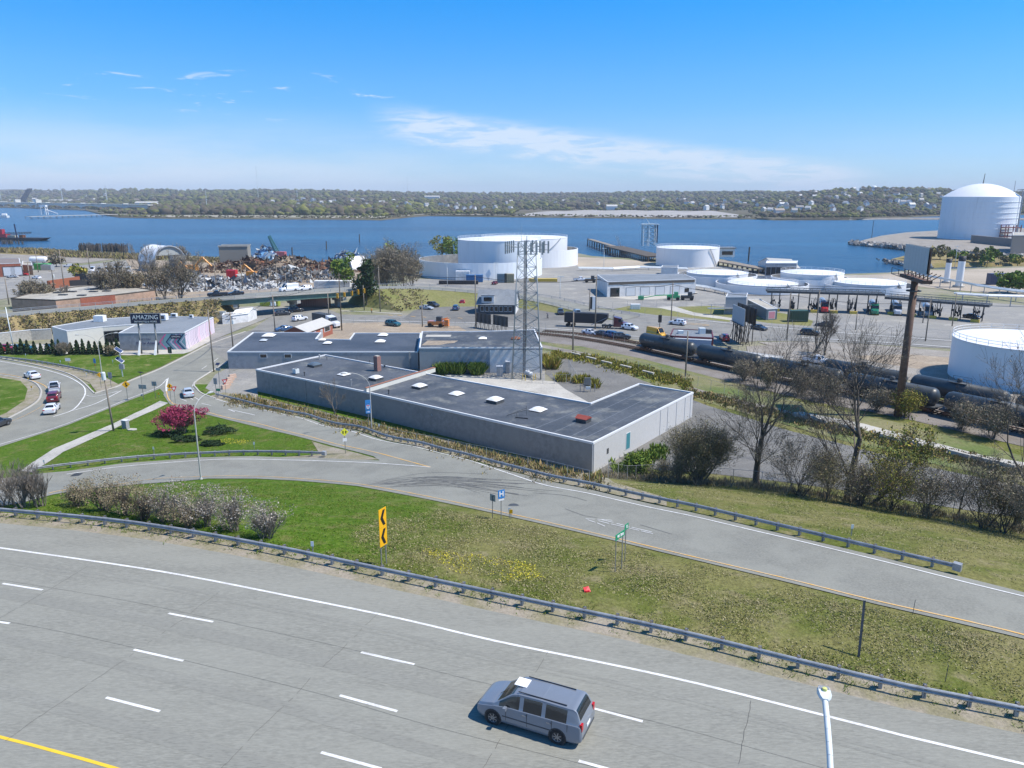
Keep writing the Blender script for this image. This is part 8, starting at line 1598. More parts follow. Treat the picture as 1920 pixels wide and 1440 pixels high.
for lab,px,e,ty,r_ in(('very tall thin radio mast left of centre on the horizon',498,1500,312,.9),('tall thin mast at the left behind the arch bridge',29,1300,351,1.4),('lattice pylon left above the arch bridge',141,1500,346,1.8),('lattice pylon right above the arch bridge',222,1500,347,1.8),('pale mast rising from the left woodland',403,500,356,.8),('thin mast pair member on the centre ridge',764,2200,346,.9),('taller thin mast on the centre ridge',770,2200,330,.9),('short chimney like mast left of the centre ridge',569,1800,356,1.5)):
 p=far_at(px,e);h=top_z(p,ty)-p.z;mb=MB();mb.tube((0,0,0),(0,0,h),r_,r_*.5,4);tag(mb.build('radio_mast',m_lampw,loc=p),lab,'mast')
p0,p1=far_at(-60,620),far_at(300,560);d=p1-p0;L_=math.hypot(d.x,d.y);o=empty('arch_bridge','long pale concrete arch bridge across the head of the river at far left','bridge',(p0.x,p0.y,0),math.atan2(d.y,d.x));zt=top_z(p0,377);zd=max(14,zt)
mb=MB();mb.box(0,L_,-6,6,zd-2,zd);mb.build('deck',m_wallcream,o);nA=13;sp_=L_/nA
for k in range(nA):
 x0=k*sp_;mb=MB();mb.box(x0-3,x0+3,-6.5,6.5,-2,zd+1.5);mb.build('pier',m_wallcream,o);mb=MB();n=12;vs=[]
 for q in range(n+1):
  a=math.pi*q/n;xx=x0+sp_/2-math.cos(a)*(sp_/2-3);za=(zd-6)*math.sin(a)**.7
  for y in(-6,6):vs+=[(xx,y,za),(xx,y,zd-3)]
 mb.add(vs,[(4*q,4*q+4,4*q+5,4*q+1)for q in range(n)]+[(4*q+2,4*q+3,4*q+7,4*q+6)for q in range(n)]+[(4*q,4*q+2,4*q+6,4*q+4)for q in range(n)]);mb.build('arch',m_wallcream,o)
for px in(153,188):q=far_at(px,590);mb=MB();x=(Vector((q.x,q.y,0))-Vector((p0.x,p0.y,0))).dot(d.normalized());mb.box(x-7,x+7,-8,8,0,zd+9);mb.build('gate_tower',m_wallcream,o)
p=far_at(72,800);o=empty('bascule_span','dark raised bascule truss bridge sticking up at an angle on the far left','raised bridge',p);mb=MB();tz=top_z(p,354)-p.z;bz=top_z(p,374)-p.z;s_=p.y/F;A_=Vector((-6*s_,0,bz));B_=Vector((10*s_,0,tz));A2=A_+Vector((7*s_,0,0));B2=B_+Vector((5*s_,0,1))
for y in(-5,5):
 Y_=Vector((0,y,0));mb.tube(A_+Y_,B_+Y_,2,2,4);mb.tube(A2+Y_,B2+Y_,2,2,4)
 for k in range(7):mb.tube(A_.lerp(B_,k/6)+Y_,A2.lerp(B2,k/6)+Y_,1.2,1.2,4);mb.tube(A_.lerp(B_,k/6)+Y_,A2.lerp(B2,min(1,(k+1)/6))+Y_,1,1,4)
mb.build('truss',flat('truss_navy',(.05,.07,.12)),o)['kind']='stuff';mb=MB();mb.box(-8*s_,4*s_,-6,6,0,bz);mb.build('base',m_dark,o)
for lab,px,e,w_,h,c_ in(('long pale industrial shed left above the arch bridge',15,900,80,10,m_wallw),('white tent shaped roof beside the raised bridge',92,800,12,24,m_wht),('long low white depot roofs above the arch bridge',150,1300,150,9,m_wallw),('white warehouse left of the first woodland',295,900,60,12,m_wht),('white apartment block on the centre ridge',815,1700,60,16,m_wallw),('white boathouse at the edge of the grey fill',1142,640,26,9,m_wht),('pale long building in the left woodland',380,450,70,8,m_wallw)):
 p=far_at(px,e);o=empty('far_building',lab,'building',p);mb=MB();mb.box(-w_/2,w_/2,-10,10,0,h);mb.build('wall',c_,o);mb=MB();mb.add([(-w_/2-1,-11,h),(w_/2+1,-11,h),(w_/2+1,0,h+4),(-w_/2-1,0,h+4),(w_/2+1,11,h),(-w_/2-1,11,h)],[(0,1,2,3),(3,2,4,5)]);mb.build('roof',m_roofpale,o)
mb=MB();X_,Y0_,Y1_=11500,-400,12500;mb.box(-X_,X_,Y0_,Y1_,-6,190);o=mb.build('haze',None);mh=bpy.data.materials.new('haze_air');mh.use_nodes=True;t=mh.node_tree;t.nodes.clear();pv=N(t,'ShaderNodeVolumePrincipled',ins={'Density':0.0001});pv.inputs['Color'].default_value=(0.80,0.89,1.0,1);mo_=N(t,'ShaderNodeOutputMaterial');L(t,pv.outputs[0],mo_.inputs['Volume']);o.data.materials.clear();o.data.materials.append(mh);o['kind']='stuff';tag(o,'thin pale air haze over the whole harbour view','haze')
# trees on the right bank
bare_tree('bare_tree','large bare tree with a straight trunk at the fence, nearest the round olive shrub',G(1417,909),11,17,.42,levels=5,spread=.78,first=.2,kids=(3,4),ratio=.80,bud=m_budbr,budsize=.05,budper=1,minr=.011)
bare_tree('bare_tree','tallest dark bare tree in front of the rusty billboard pole',G(1588,934),23,20,.42,levels=5,spread=.82,first=.12,kids=(3,4),ratio=.78,bud=m_budbr,budsize=.05,minr=.011)
bare_tree('bare_tree','bare tree with wide crown cut by the right edge',G(1905,985),37,19.0,.40,levels=5,spread=.78,first=.15,kids=(3,4),ratio=.78,bud=m_budbr,budsize=.05,minr=.011)
bare_tree('bare_tree','slender bare tree with a thin upright stem in the right bank',G(1797,968),41,9.0,.12,levels=4,spread=.7,first=.1,kids=(2,3),ratio=.6,minr=.009)
bare_tree('budding_tree','leaning yellow budded tree right of the tallest bare tree',G(1632,946),52,11.0,.26,levels=4,spread=.6,lean=.75,kids=(3,4),ratio=.78,bud=m_leafy,budsize=.10,budper=3,budjit=.35,minr=.012)
bare_tree('budding_shrub','round olive budded shrub with many dark stems by the warehouse corner',G(1310,906),61,10,.13,stems=15,levels=4,spread=.62,dense=.7,kids=(3,4),ratio=.72,bud=m_bud,budsize=.05,budper=2,budjit=.25,cat='shrub',bark=m_barkpale,minr=.009)
for k,(px,h,s,bd,lab)in enumerate([((1500,930),6.5,71,m_budbr,'bare shrub just right of the large forked tree'),((1548,938),5.5,72,m_bud,'dense dark thicket left of the tallest tree trunk'),((1672,958),6,73,m_leafy,'thicket with yellow leaves right of the leaning tree'),((1735,968),5.5,74,m_budtan,'shrub with pale pink buds in the right bank'),((1845,990),7,75,m_budbr,'bare thicket right of the slender tree'),((1930,1012),7,76,m_budbr,'dark thicket at the right frame edge'),((1885,1000),5,77,m_bud,'low thicket under the edge tree'),((1240,899),2.6,78,m_bud,'low olive shrub against the white end wall'),((1195,893),3.0,79,m_leafg,'small green shrub by the warehouse front corner'),((1270,902),3.2,81,m_budbr,'reddish bramble between corner and round shrub'),((1610,948),4.2,82,m_budbr,'bramble under the tallest tree')]):
 bare_tree('shrub',lab,G(*px),s,h*1.25,.07,stems=8,levels=3 if h<4 else 4,spread=.72,kids=(2,4),ratio=.8,dense=.45,bark=m_barkpale if k%2 else m_bark,bud=bd,budsize=.05 if bd is not m_leafg else .12,budper=2 if bd is not m_leafg else 10,budjit=.3,cat='shrub',group='shrubs along the right fence',minr=.009)
bare_tree('bare_tree','small bare tree growing against the long grey wall',G(629,783),91,7.2,.12,levels=4,spread=.5,kids=(3,4),ratio=.72,bark=m_barkpale,minr=.012)
bare_tree('bare_tree','bare forked tree on the gravel slope, right of the billboards',PZ(1546,667),92,12,.28,levels=4,spread=.45,kids=(3,4),minr=.02);bare_tree('bare_tree','leaning twin of the forked tree on the gravel slope',PZ(1525,663),93,11,.3,levels=4,lean=.5,spread=.45,kids=(3,4),minr=.02)
for k,(px,h,bd)in enumerate([((1395,715),4.5,m_budbr),((1440,728),5.5,m_budtan),((1500,742),5,m_budbr),((1560,752),4.5,m_budbr),((1640,772),4.5,m_budbr),((1700,782),5,m_leafy),((1800,806),5,m_budbr),((1860,822),5.5,m_budbr)]):
 bare_tree('shrub',['first','second','third','fourth','fifth','sixth','seventh','eighth'][k]+' brushy shrub from the left in front of the tank cars',PZ(*px),100+k,h*1.3,.08,stems=9,levels=3,spread=.55,kids=(3,4),dense=.5,bud=bd,budsize=.09,budper=3,budjit=.4,cat='shrub',group='shrubs in front of the tank cars',minr=.015)
P=G(343,812);o=bare_tree('flowering_tree','low spreading tree covered in magenta blossom on the lawn triangle',P,120,4.2,.16,stems=6,levels=4,spread=.62,kids=(3,4),ratio=.78)
pts_=clump_pts(121,8000,3.7,2.6,1.9,24,.36,.5);leaf_obj('blossom',leaf_quads(pts_,.10,121,1,.05),m_crab,o)
for k,(px,rx,ry,rz_,lab)in enumerate((((412,812),3.0,1.9,.55,'dark spreading juniper right of the magenta tree'),((345,828),2.4,1.2,.4,'low dark juniper under the magenta tree'),((318,818),2.6,1.1,.35,'dark juniper mat left of the magenta tree'),((398,835),1.7,.9,.3,'small dark juniper in front of the right one'))):
 p=G(*px);o=empty('juniper',lab,'shrub',p);mb=MB();[mb.tube((0,0,0),(math.cos(a)*rx*.8,math.sin(a)*ry*.8,rz_),.04,.02,4,False)for a in[q*.7 for q in range(9)]];mb.build('stems',m_bark,o)['kind']='stuff';leaf_obj('foliage',leaf_quads(clump_pts(130+k,2600,rx,ry,rz_,18,.3),.13,k,1,.04,.35),m_cedar,o)
for k,(px,h,w_,bd)in enumerate([((150,948),2.3,1.3,m_budtan),((196,957),3.2,1.9,m_budtan),((238,965),3.3,1.9,m_budtan),((268,975),3.0,1.7,m_budtan),((315,978),3.3,1.9,m_budwht),((352,990),2.6,1.5,m_budtan),((385,986),3.4,2.0,m_budwht),((437,996),3.5,2.1,m_budwht),((500,1008),3.0,1.7,m_budwht)]):
 o=bare_tree('blossoming_shrub',['leftmost small tan','second tan','third tan','fourth tan','first whitish','low tan front','second whitish','tallest whitish','rightmost whitish'][k]+' shrub in the row behind the highway guardrail',G(*px),140+k,h*1.05,.05,stems=14,levels=3,spread=.38,kids=(3,4),ratio=.68,bark=m_barkpale if k>3 else m_bark,group='blossoming shrubs behind the highway guardrail',cat='shrub',minr=.007)
 q=clump_pts(150+k,3600,w_,w_*.9,h*.43,30,.32,h*.12);leaf_obj('blossom',leaf_quads(q,.040,k,1,.05),bd,o)
for k,(px,h)in enumerate((((4,950),4.5),((40,952),4.2),((72,950),3.4))):bare_tree('bare_shrub',['leftmost','middle','rightmost'][k]+' reddish bare shrub at the left edge by the crossing',G(*px),170+k,h*1.2,.05,stems=13,levels=3,spread=.3,kids=(2,3),bark=m_barkpale,cat='shrub',group='bare shrubs at the left edge',minr=.010)
o0=None;rr=random.Random(4)
for k in range(19):
 x=[4,17,31,42,53,66,78,90,101,112,134,146,157,169,180,190,203,212,221][k];p=PZ(x,665);h=rr.uniform(2.4,3.7);ps_=[]
 if k<3:
  o=empty('cedar','','cedar',p);m_=1500;rg=np.random.default_rng(k);z=rg.uniform(0,1,m_)**1.2;r_=(1-z)**.75*.95*(.8+.2*np.sin(z*30))*rg.uniform(.6,1,m_);a=rg.uniform(0,6.28,m_);P_=np.stack([np.cos(a)*r_,np.sin(a)*r_,z*3.0],1);leaf_obj('foliage',leaf_quads(P_,.15,k,1,.03),m_cedar,o);mb=MB();mb.tube((0,0,-.1),(0,0,2.4),.07,.03,5);mb.build('trunk',m_bark,o);PROTO[('cedar',k)]=o
 else:o=copy_tree(PROTO[('cedar',k%3)],loc=p)
 o['label']='leftmost second third fourth fifth sixth seventh eighth ninth tenth eleventh twelfth thirteenth fourteenth fifteenth sixteenth seventeenth eighteenth rightmost'.split()[k]+' small dark cedar in the row along the far lawn, counted from the left';o['group']='row of small cedars';o.scale=(rr.uniform(.85,1.15),)*2+(h/3.0,)
bare_tree('bare_shrub','bare grey shrub among the little cedars in front of the white annex',PZ(119,667),180,4.6,.06,stems=12,levels=3,spread=.5,kids=(3,4),bark=m_barkpale,bud=m_budbr,budsize=.06,cat='shrub',minr=.012);bare_tree('bare_shrub','dry brown shrub at the right end of the cedar row',PZ(207,668),181,3.4,.06,stems=10,levels=3,spread=.5,kids=(3,4),bark=m_barkpale,bud=m_budtan,budsize=.09,budper=3,cat='shrub',minr=.012)
for k,(px,h,r_,st,bd,lab)in enumerate([((279,549),23,.5,2,None,'tall pale bare tree in front of the white salt shed'),((296,556),15,.35,2,m_budbr,'shorter bare tree right of the tall pale one'),((338,566),15,.4,5,m_budbr,'dark many-stemmed tree in front of the blue grey heap'),((308,563),10,.25,3,m_budbr,'thin bare tree between the salt shed and the road'),((222,567),12,.25,4,m_budbr,'bare tree in front of the pink warehouse end'),((190,570),11,.25,3,m_budbr,'bare tree before the brick facing of the warehouse'),((255,566),9,.2,5,m_budtan,'bushy tree beside the elevated road, left of the salt shed'),((60,578),8,.2,5,m_budbr,'dark scrub tree left of the pink wall'),((85,577),7,.2,6,m_budbr,'second dark scrub tree left of the pink wall'),((120,577),7,.16,3,None,'small bare tree in front of the pink wall'),((345,500),10,.3,3,m_budbr,'dark bare tree just behind the salt shed'),((706,548),13,.3,4,m_budtan,'leftmost bare tree of the group left of the containment wall'),((722,546),14,.3,4,m_budbr,'second bare tree of the group left of the containment wall'),((740,547),14,.3,4,m_budbr,'third bare tree of the group left of the containment wall'),((758,544),13,.3,4,m_budbr,'fourth bare tree of the group left of the containment wall'),((772,540),11,.25,5,m_budbr,'fifth bare tree of the group left of the containment wall'),((730,531),15,.3,4,m_budtan,'pale bare tree at the back of the group left of the containment wall'),((752,528),15,.3,4,m_budbr,'rear bare tree next to the containment wall')]):
 bare_tree('bare_tree',lab,PZ(*px),200+k,h*(1.0 if st<3 else 1.35),r_*.8,stems=st,levels=4,spread=.6,kids=(2,4),ratio=.78,dense=.5,bark=m_barkpale if bd is None or k>10 else m_bark,bud=bd,budsize=.16,budper=2,budjit=.3,minr=.035)
for k,(px,h,r_,mt,n,lab)in enumerate([((646,545),15,4.6,m_leafg,1900,'yellow green leafy tree in front of the smaller arched shed'),((688,575),15,4.2,m_cedar,2600,'dark evergreen tree at the right end of the green bridge'),((738,524),17,3.4,m_leafg,900,'light green treetop above the bare tree group'),((829,492),15,6.5,m_leafy,1500,'yellow green tree behind the containment wall, left one'),((848,493),14,6,m_leafg,1300,'yellow green tree behind the containment wall, right one'),((1889,549),8.5,5.2,m_leafg,1400,'round green tree at the sand lot, left of the edge tree'),((1922,553),8.5,5.2,m_leafg,1400,'round green tree cut by the right edge at the sand lot'),((148,526),6.5,4,m_leafy,700,'thin yellow green bush in the left lot'),((106,501),7,4,m_budbr,900,'round brown shrub beside a white car in the left lot'),((1373-3,629),0,0,None,0,'')]):
 if n:leafy_tree('evergreen_tree' if mt is m_cedar else 'leafy_tree',lab,PZ(*px),230+k,h,r_,mt,n,.42 if k<5 else .5,.25,clumps=22)
rr=random.Random(9)
for k in range(13):x=[1706,1722,1742,1762,1786,1808,1822,1838,1858,1876,1893,1908,1850][k];leafy_tree('shore_shrub',['leftmost','second','third','fourth','fifth','sixth','seventh','eighth','ninth','tenth','eleventh','rightmost','frontmost'][k]+' shrub on the brushy spit behind the chimneys',PZ(x,484+(x-1700)*.05+(9 if k==12 else rr.uniform(0,3))),260+k,rr.uniform(4,9),rr.uniform(3,5.5),rr.choice([m_leafg,m_leafy,m_budbr,m_bud]),420,.7,.2,clumps=10,cat='shrub',group='shrubs on the brushy spit')
# weeds, brush and tufts
def scatter_path(px,w_,n,seed,f=None):
 ps=[(f or G)(*q)for q in px];ps=[Vector((p.x,p.y,0))for p in ps];L_=plen(ps);rr=random.Random(seed);out=[];dn=dens(ps,2.0)
 for _ in range(n):
  i=rr.randrange(len(dn));p=dn[i];s=sidev(dn,i)if 0<i<len(dn)-1 else Vector((0,1,0));q=p+s*rr.gauss(0,w_)+Vector((rr.uniform(-1,1),rr.uniform(-1,1),0));out.append(Vector((q.x,q.y,H(q.x,q.y))))
 return out
def weeds(name,label,P,h,mat,seed,per=5,w_=.07,spread=.35,cat='undergrowth'):
 rg=np.random.default_rng(seed);A_=np.array([tuple(p)for p in P]);A_=np.repeat(A_,per,0);n=len(A_);A_[:,:2]+=rg.normal(0,spread*.6,(n,2));hh_=h*rg.uniform(.3,1.15,(n,1));T=A_.copy();T[:,2:]+=hh_;T[:,:2]+=rg.normal(0,1,(n,2))*hh_*(.35 if h>.2 else .9);a=rg.uniform(0,6.28,n);u=np.stack([np.cos(a),np.sin(a),np.zeros(n)],1)*w_*rg.uniform(.5,1.4,(n,1));Mz=A_*.45+T*.55
 V=np.stack([A_-u*.3,Mz-u,T,Mz+u],1).reshape(-1,3);o=link(name,quads_mesh(name,V,4,None),mat);tag(o,label,cat,kind='stuff');return o
wallstrip=[(440,752),(500,764),(560,776),(630,791),(700,808),(780,827),(850,845),(930,864),(1000,881),(1060,895),(1110,906)]
weeds('weeds','dry brown weeds between the ramp guardrail and the long grey wall',scatter_path(wallstrip,1.3,2400,1),.36,m_brush,1);weeds('weeds','green weeds at the foot of the long grey wall',scatter_path([(x,y-6)for x,y in wallstrip],.8,900,2),.75,m_weed,2,w_=.07)
lot_edge=[(1045,666),(1100,673),(1150,684),(1200,697),(1250,711),(1282,722)]
weeds('weeds','yellow green weeds along the curving edge of the gravel lot',scatter_path(lot_edge,1.5,2400,3),.65,m_leafy,3,w_=.12);weeds('weeds','yellow and brown weeds along the concrete blocks further right',scatter_path([(1300,738),(1360,752),(1440,775),(1500,788),(1600,812),(1700,836),(1800,860),(1930,890)],1.2,2200,4),.5,m_weed,4,w_=.11)
weeds('hedge','bright green bushes against the storage building wall',scatter_path([(832,698),(860,699),(895,700)],.7,700,5),2.3,m_leafg,5,9,.16);weeds('weeds','green bush by the right corner of the white facing',scatter_path([(1020,682),(1036,690)],.5,200,6),2.2,m_leafy,6,9,.14);weeds('weeds','yellow green bush beyond the enclosure',scatter_path([(1055,712),(1090,716),(1112,724)],.7,380,7),1.3,m_leafy,7,7,.12)
weeds('weeds','green growth against the white end wall of the warehouse',scatter_path([(1165,880),(1200,868),(1235,848)],.5,170,8),1.0,m_leafg,8,8,.12)
weeds('undergrowth','tangled dead brush along the fence on the right bank',scatter_path([(1140,895),(1250,902),(1400,913),(1550,934),(1700,958),(1850,985),(1960,1005)],1.5,2200,9),.8,m_budbr,9,5,.025)
weeds('weeds','dead leaves and weeds along the back of the highway guardrail',scatter_path([(0,961),(250,987),(500,1028),(720,1074),(1000,1133),(1250,1186),(1500,1246),(1700,1293),(1920,1336)],.22,1500,10),.15,m_blade,10,5,.022,.15)
rr=random.Random(31);BP=[]
for rng_,kz in(((0,iA+1),2.5),((iB,iB+4),3.2)):
 for _ in range(4200 if kz<3 else 300):
  i=rr.randrange(*rng_);p=ne[i];t_=rr.random();q=p-sidev(ne,i)*(t_*(p.z*kz+1.0))+Vector((rr.uniform(-2,2),0,0));BP.append(Vector((q.x,q.y,max(0,p.z*(1-t_)-.1))))
weeds('undergrowth','dense tan and yellow brush covering the bank below the elevated road',BP,.55,m_brush,11,4,.30,1.0)
weeds('undergrowth','brown scrub thicket at the left end of the bridge above the mural shop',scatter_path([(240,588),(300,584),(360,580),(420,584)],2.6,1500,12,lambda x,y:PZ(x,y,0)),3.2,m_brush,12,8,.18,.9)
weeds('undergrowth','reeds and brown scrub along the shoreline at the left',scatter_path([(-60,472),(60,474),(150,481),(240,484),(300,487)],3.5,2400,13,lambda x,y:PZ(x,y,0)),3.0,m_brush,13,5,.35,1.5)
weeds('undergrowth','low scrub along the scrapyard shore',scatter_path([(360,488),(420,492),(470,494),(560,503),(640,498),(700,494)],3,1000,14,lambda x,y:PZ(x,y,0)),2.4,m_brush,14,5,.35,1.5)
def tufts(n,seed,poly_px,h,mat,label,ok=None):
 q=[G(*a)for a in poly_px];xs=[p.x for p in q];ys=[p.y for p in q];rr=random.Random(seed);out=[];pg=[(p.x,p.y)for p in q];m_=len(pg)
 while len(out)<n:
  x,y=rr.uniform(min(xs),max(xs)),rr.uniform(min(ys),max(ys));ins=False
  for i in range(m_):
   (x1,y1),(x2,y2)=pg[i],pg[(i+1)%m_]
   if(y1>y)!=(y2>y)and x<(x2-x1)*(y-y1)/(y2-y1)+x1:ins=not ins
  if ins and mnoise.noise(Vector((x/3.5,y/3.5,seed)))>rr.uniform(-.5,.4):out.append(Vector((x,y,H(x,y))))
 return weeds('grass_tufts',label,out,h,mat,seed,4,.04,.3,'grass')
mead=[(830,955),(1003,988),(1240,1044),(1482,1102),(1643,1142),(1920,1206),(1920,1335),(1700,1290),(1500,1245),(1250,1185),(1000,1130),(720,1070),(600,1045),(700,980)]
tufts(16000,41,mead,.07,island('dry_blade',[(.22,.21,.075),(.29,.26,.12),(.13,.15,.03),(.34,.30,.17)]),'dry grass tufts on the meadow between highway and ramp')
tufts(9000,42,[(60,942),(250,914),(480,904),(670,918),(808,944),(900,975),(760,1060),(500,1030),(250,988),(60,965)],.08,m_blade,'green grass tufts on the slope left of the chevrons')
tufts(7000,43,[(1140,905),(1300,912),(1420,918),(1600,944),(1800,978),(1960,1005),(1960,1105),(1800,1070),(1600,1024),(1400,976),(1250,940),(1120,912)],.07,MATS['dry_blade'],'dry grass tufts on the strip above the ramp guardrail')
tufts(6000,44,[(80,880),(237,768),(305,745),(370,776),(530,814),(620,842),(560,853),(330,857),(120,876)],.07,m_blade,'green grass tufts on the lawn triangle')
q=tufts(420,45,[(790,1030),(880,1040),(1000,1060),(1020,1085),(940,1090),(850,1072)],.08,m_dandy,'yellow dandelions scattered on the meadow')
tufts(110,46,[(420,822),(470,826),(460,834),(410,830)],.1,m_dandy,'yellow dandelions right of the junipers')
# utility poles and cables
PL=[((401,697),580,0,0,'tall wooden pole at the kerb left of the notched roof building'),((437,652),585,2,1,'wooden pole with transformer and crossarms behind the notched roof'),((516,622),553,3,2,'wooden pole with three transformers beside the brick shed'),((617,597),549,0,0,'grey pole left of the traffic lights'),((641,620),512,1,0,'tall wooden pole by the white truck cab'),((683,582),535,0,0,'grey pole in front of the dark evergreen'),((713,585),500,1,0,'wooden pole at the left tip of the green bank'),((792,613),566,0,0,'short plain pole in front of the dirt lot fence'),((892,617),515,0,0,'thick wooden pole left of the mansard building'),((1116,617),520,1,0,'tall pole in front of the long black trailer'),((1074,657),584,0,0,'plain wooden pole by the railway fence right of the tower'),((1105,588),542,0,0,'slim pole above the black trailer'),((1258,606),530,0,0,'tall pole beside the white car on the avenue'),((1475,637),549,0,0,'tall pole right of the black billboard'),((1529,627),545,0,0,'tall pole behind the forked bare tree'),((1285,706),621,0,0,'plain pole at the railway fence in front of the first tank car'),((1604,619),585,0,0,'short thick pole in the loading yard'),((1735,640),562,0,0,'tall pole just right of the billboard pole'),((1785,612),550,0,0,'pole behind the right rack, left of the large tank'),((1730,606),577,0,0,'short pole close to the billboard pole'),((1548,618),588,0,0,'dark stub pole with sign by the forked tree'),((60,548),490,1,0,'pole in the left lot with a lamp arm, second from the left'),((72,511),470,1,0,'far pole beside the green skip'),((121,542),470,1,0,'pole right of the dark brick wall pole'),((102,543),506,1,1,'dark stout pole at the rust red wall'),((17,571),522,0,0,'leftmost pole by the edge of the gravel roof'),((168,503),465,1,0,'far pole left of the white vans'),((199,528),490,0,0,'pole in front of the white vans'),((386,546),500,1,0,'pole in front of the pale heap, left of the pair'),((406,543),490,1,0,'pole in front of the pale heap, right of the pair'),((455,543),490,1,0,'pole left of the white bulky pile'),((521,540),495,1,0,'pole above the bridge left of the white van'),((536,536),512,0,0,'short brown pole above the bridge near the white van'),((599,526),496,0,0,'pole in the scrapyard right of the white panels')]
pol={}
for k,(px,ty,ar,tr,lab)in enumerate(PL):o,h=utility(lab,px,ty,arms=ar,trans=tr,mat=m_wood if k not in(4,24)else m_wooddk,r=.17 if k<9 or 11<k<20 else .2,az=.25+k*.3,z=0.0,ins=k<3);pol[k]=o.location+Vector((0,0,h-.5))
def cable(label,a,b_,sag=1.0,r=.022,k=1,dz=0):
 o=empty('overhead_cable',label,'cable',a,0,'overhead cables');
 for q in range(k):
  off=Vector((0,.5*(q-(k-1)/2),-dz*q));ps=[a.lerp(b_,t/12)+off-Vector((0,0,4*sag*(t/12)*(1-t/12)))-a for t in range(13)];mb=MB();mb.path(ps,r,3);mb.build('wire',m_black,o)
A0=PZ(213,808,.6);A0.z=top_z(A0,712)
for a,b_,lab,kk in((pol[0],pol[1],'cables between the two kerb poles by the notched roof',3),(pol[1],pol[2],'cables from the transformer pole to the brick shed pole',3),(pol[2],pol[4],'cables over the brick shed',2),(pol[4],pol[6],'cables past the dark evergreen',2),(pol[6],pol[8],'long cables over the green bank',2),(pol[8],pol[9],'long cables behind the lattice tower',2),(pol[9],pol[12],'cables over the black trailer truck',2),(pol[12],pol[13],'cables over the avenue right of the maroon building',2),(pol[13],pol[17],'cables running behind the billboard pole',2),(pol[27],pol[28],'cables above the long warehouse',2),(pol[28],pol[30],'cables across the pale heap',2),(pol[30],pol[31],'cables above the bridge',2),(pol[25],pol[23],'cables at the far left lot',2)):cable(lab,a,b_,1.2,.028 if a.y<200 else .04,kk)
for px,ty,lab in(((839,537),494,'slim yard lamp in front of the containment wall, left one'),((930,526),493,'slim yard lamp in front of the containment wall, right one'),((1050,560),519,'slim yard lamp in the middle of the terminal yard'),((1132,505),466,'slim yard lamp near the beach'),((1790,500),462,'slim pole on the shore below the gas tank')):
 o,h=pole_obj('yard_lamp',lab,'lamp post',px,ty,.12,m_lampw,.08,'slim yard lamps',z=0.0);mb=MB();mb.box(-1.1,1.1,-.2,.2,h,h+.18);mb.build('lamp_head',m_lampw,o)
a,b_=PZ(617,596),PZ(700,580);a.z=7.2;b_.z=7.6;o=empty('signal_span','span wire carrying traffic lights under the right end of the bridge','cable',a);mb=MB();mb.path([Vector((0,0,0)),(b_-a)*.5-Vector((0,0,.5)),b_-a],.04,4);mb.build('wire',m_black,o)
for k,t_ in enumerate((.2,.35,.52,.66,.8)):
 p=a.lerp(b_,t_)-Vector((0,0,.5));o=empty('traffic_light',['leftmost','second','third','fourth','rightmost'][k]+' yellow traffic light hanging over the avenue','traffic light',p);mb=MB();mb.box(-.28,.28,-.25,.25,-1.4,0);mb.build('housing',m_signy,o);mb=MB();[mb.lathe([(0,-.27),(.17,-.27),(.17,-.25)],10,(0,0,-.25-q*.45),'Y')for q in range(3)];mb.build('lenses',m_signblk,o)['kind']='stuff'
o,h=pole_obj('signal_pole','black traffic signal seen from behind above the orange van','traffic light',(1236,630),592,.09,m_black,.08,z=0.0);mb=MB();mb.box(-.4,.4,-.3,.3,h-1.7,h+.2);mb.build('housing',m_black,o)
o,h=pole_obj('pylon_sign','slim black and white pylon sign above the black trailer','sign',(1109,586),556,.2,m_black,.2,z=0.0);mb=MB();mb.box(-.5,1.1,-.25,.25,h-4,h);mb.build('sign_box',m_signwht,o);mb=MB();mb.box(-.52,.15,-.28,.28,h-3.8,h-.1);mb.build('dark_face',m_black,o)
o=posts_board('roadside_board','white board at the right end of the bridge railing',(712,545),(727,545),2.5,6.5,2,m_signback,m_signback,facing=1,pr=.1,back=.3)
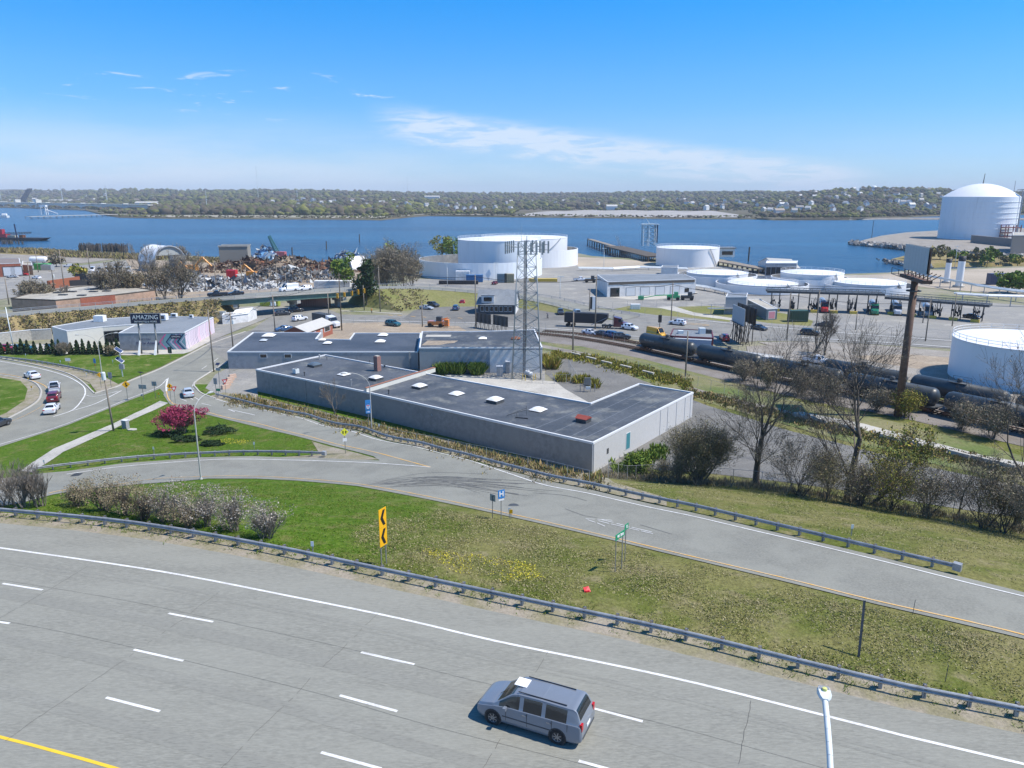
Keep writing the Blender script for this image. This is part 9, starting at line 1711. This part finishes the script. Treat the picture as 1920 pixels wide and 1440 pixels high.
def person(label,px,pose='stand',shirt=(.1,.1,.12),z=0.0,name='person',cat='person',ride=False):
 p=PZ(*px,z);me_=bpy.data.meshes.new('body');lean=.45 if ride else 0;s=.55 if ride else 0
 J=[(0,0,.92+.05*s),(0,lean*.3,1.2),(0,lean*.75,1.45),(0,lean,1.56),(0,lean+.04,1.70),(0,lean+.05,1.80),(-.19,lean*.7,1.42),(-.24,lean*.7+(.3 if ride else 0),1.18),(-.22,lean*.7+(.45 if ride else .1),1.0),(.19,lean*.7,1.42),(.24,lean*.7+(.3 if ride else 0),1.18),(.22,lean*.7+(.45 if ride else .1),1.0),(-.10,.02,.88),(-.11,.28 if ride else .04,.60),(-.11,.1 if ride else 0,.12),(-.11,.24 if ride else .14,.05),(.10,.02,.88),(.11,.12 if ride else-.04,.50),(.11,-.05,.10 if not ride else .3),(.11,.1,.05 if not ride else .25)]
 E=[(0,1),(1,2),(2,3),(3,4),(4,5),(2,6),(6,7),(7,8),(2,9),(9,10),(10,11),(0,12),(12,13),(13,14),(14,15),(0,16),(16,17),(17,18),(18,19)];Rr=[.15,.14,.17,.06,.10,.08,.075,.05,.04,.075,.05,.04,.11,.075,.05,.04,.11,.075,.05,.04]
 me_.from_pydata(J,E,[]);o=empty(name,label,cat,p,.3);b_=bpy.data.objects.new('body',me_);col.objects.link(b_);md=b_.modifiers.new('skin','SKIN');[setattr(me_.skin_vertices[0].data[i],'radius',(r_,r_))for i,r_ in enumerate(Rr)];me_.skin_vertices[0].data[0].use_root=True;b_.modifiers.new('sub','SUBSURF').levels=1
 bpy.context.view_layer.update();m2=bpy.data.meshes.new_from_object(b_.evaluated_get(bpy.context.evaluated_depsgraph_get()));bpy.data.objects.remove(b_);m2.materials.clear();[m2.materials.append(q)for q in(flat('cloth_%d'%px[0],shirt),flat('trousers',(.03,.04,.06)),flat('skin',(.45,.27,.19)))]
 for f in m2.polygons:c=f.center;f.material_index=2 if c.z>1.55 or abs(c.x)>.2 and c.z<1.1 and c.z>.95 else 1 if c.z<.92 else 0;f.use_smooth=True
 k=bpy.data.objects.new('body',m2);col.objects.link(k);k.parent=o;mb=MB();mb.lathe([(.105,-.02),(.11,.04),(.07,.10),(0,.12)],10,(0,lean+.05,1.74));mb.build('hair',m_bark,o);return o
o=person('person in dark clothes riding a bicycle right of the lattice tower',(1027,598),ride=True);o.location.z=.25;bk=empty('bicycle','bicycle ridden on the avenue right of the lattice tower','bicycle',PZ(1027,598),.3);
for y in(-.5,.55):mb=MB();mb.path([Vector((0,y+.34*math.cos(a),.34+.34*math.sin(a)))for a in[q*math.pi/8 for q in range(17)]],.025,4);mb.build('wheel',m_tyre,bk)
mb=MB();[mb.tube(a,b_,.025,.025,4)for a,b_ in(((0,-.5,.34),(0,-.05,.35)),((0,-.5,.34),(0,-.15,.9)),((0,-.05,.35),(0,-.15,.95)),((0,-.05,.35),(0,.4,.85)),((0,-.15,.9),(0,.4,.88)),((0,.55,.34),(0,.4,1.0)),((-.25,.42,1.02),(.25,.42,1.02)))];mb.build('frame',m_dark,bk)
person('pedestrian in an orange vest on the far pavement by the crossing',(697,588),shirt=(.55,.25,.05))
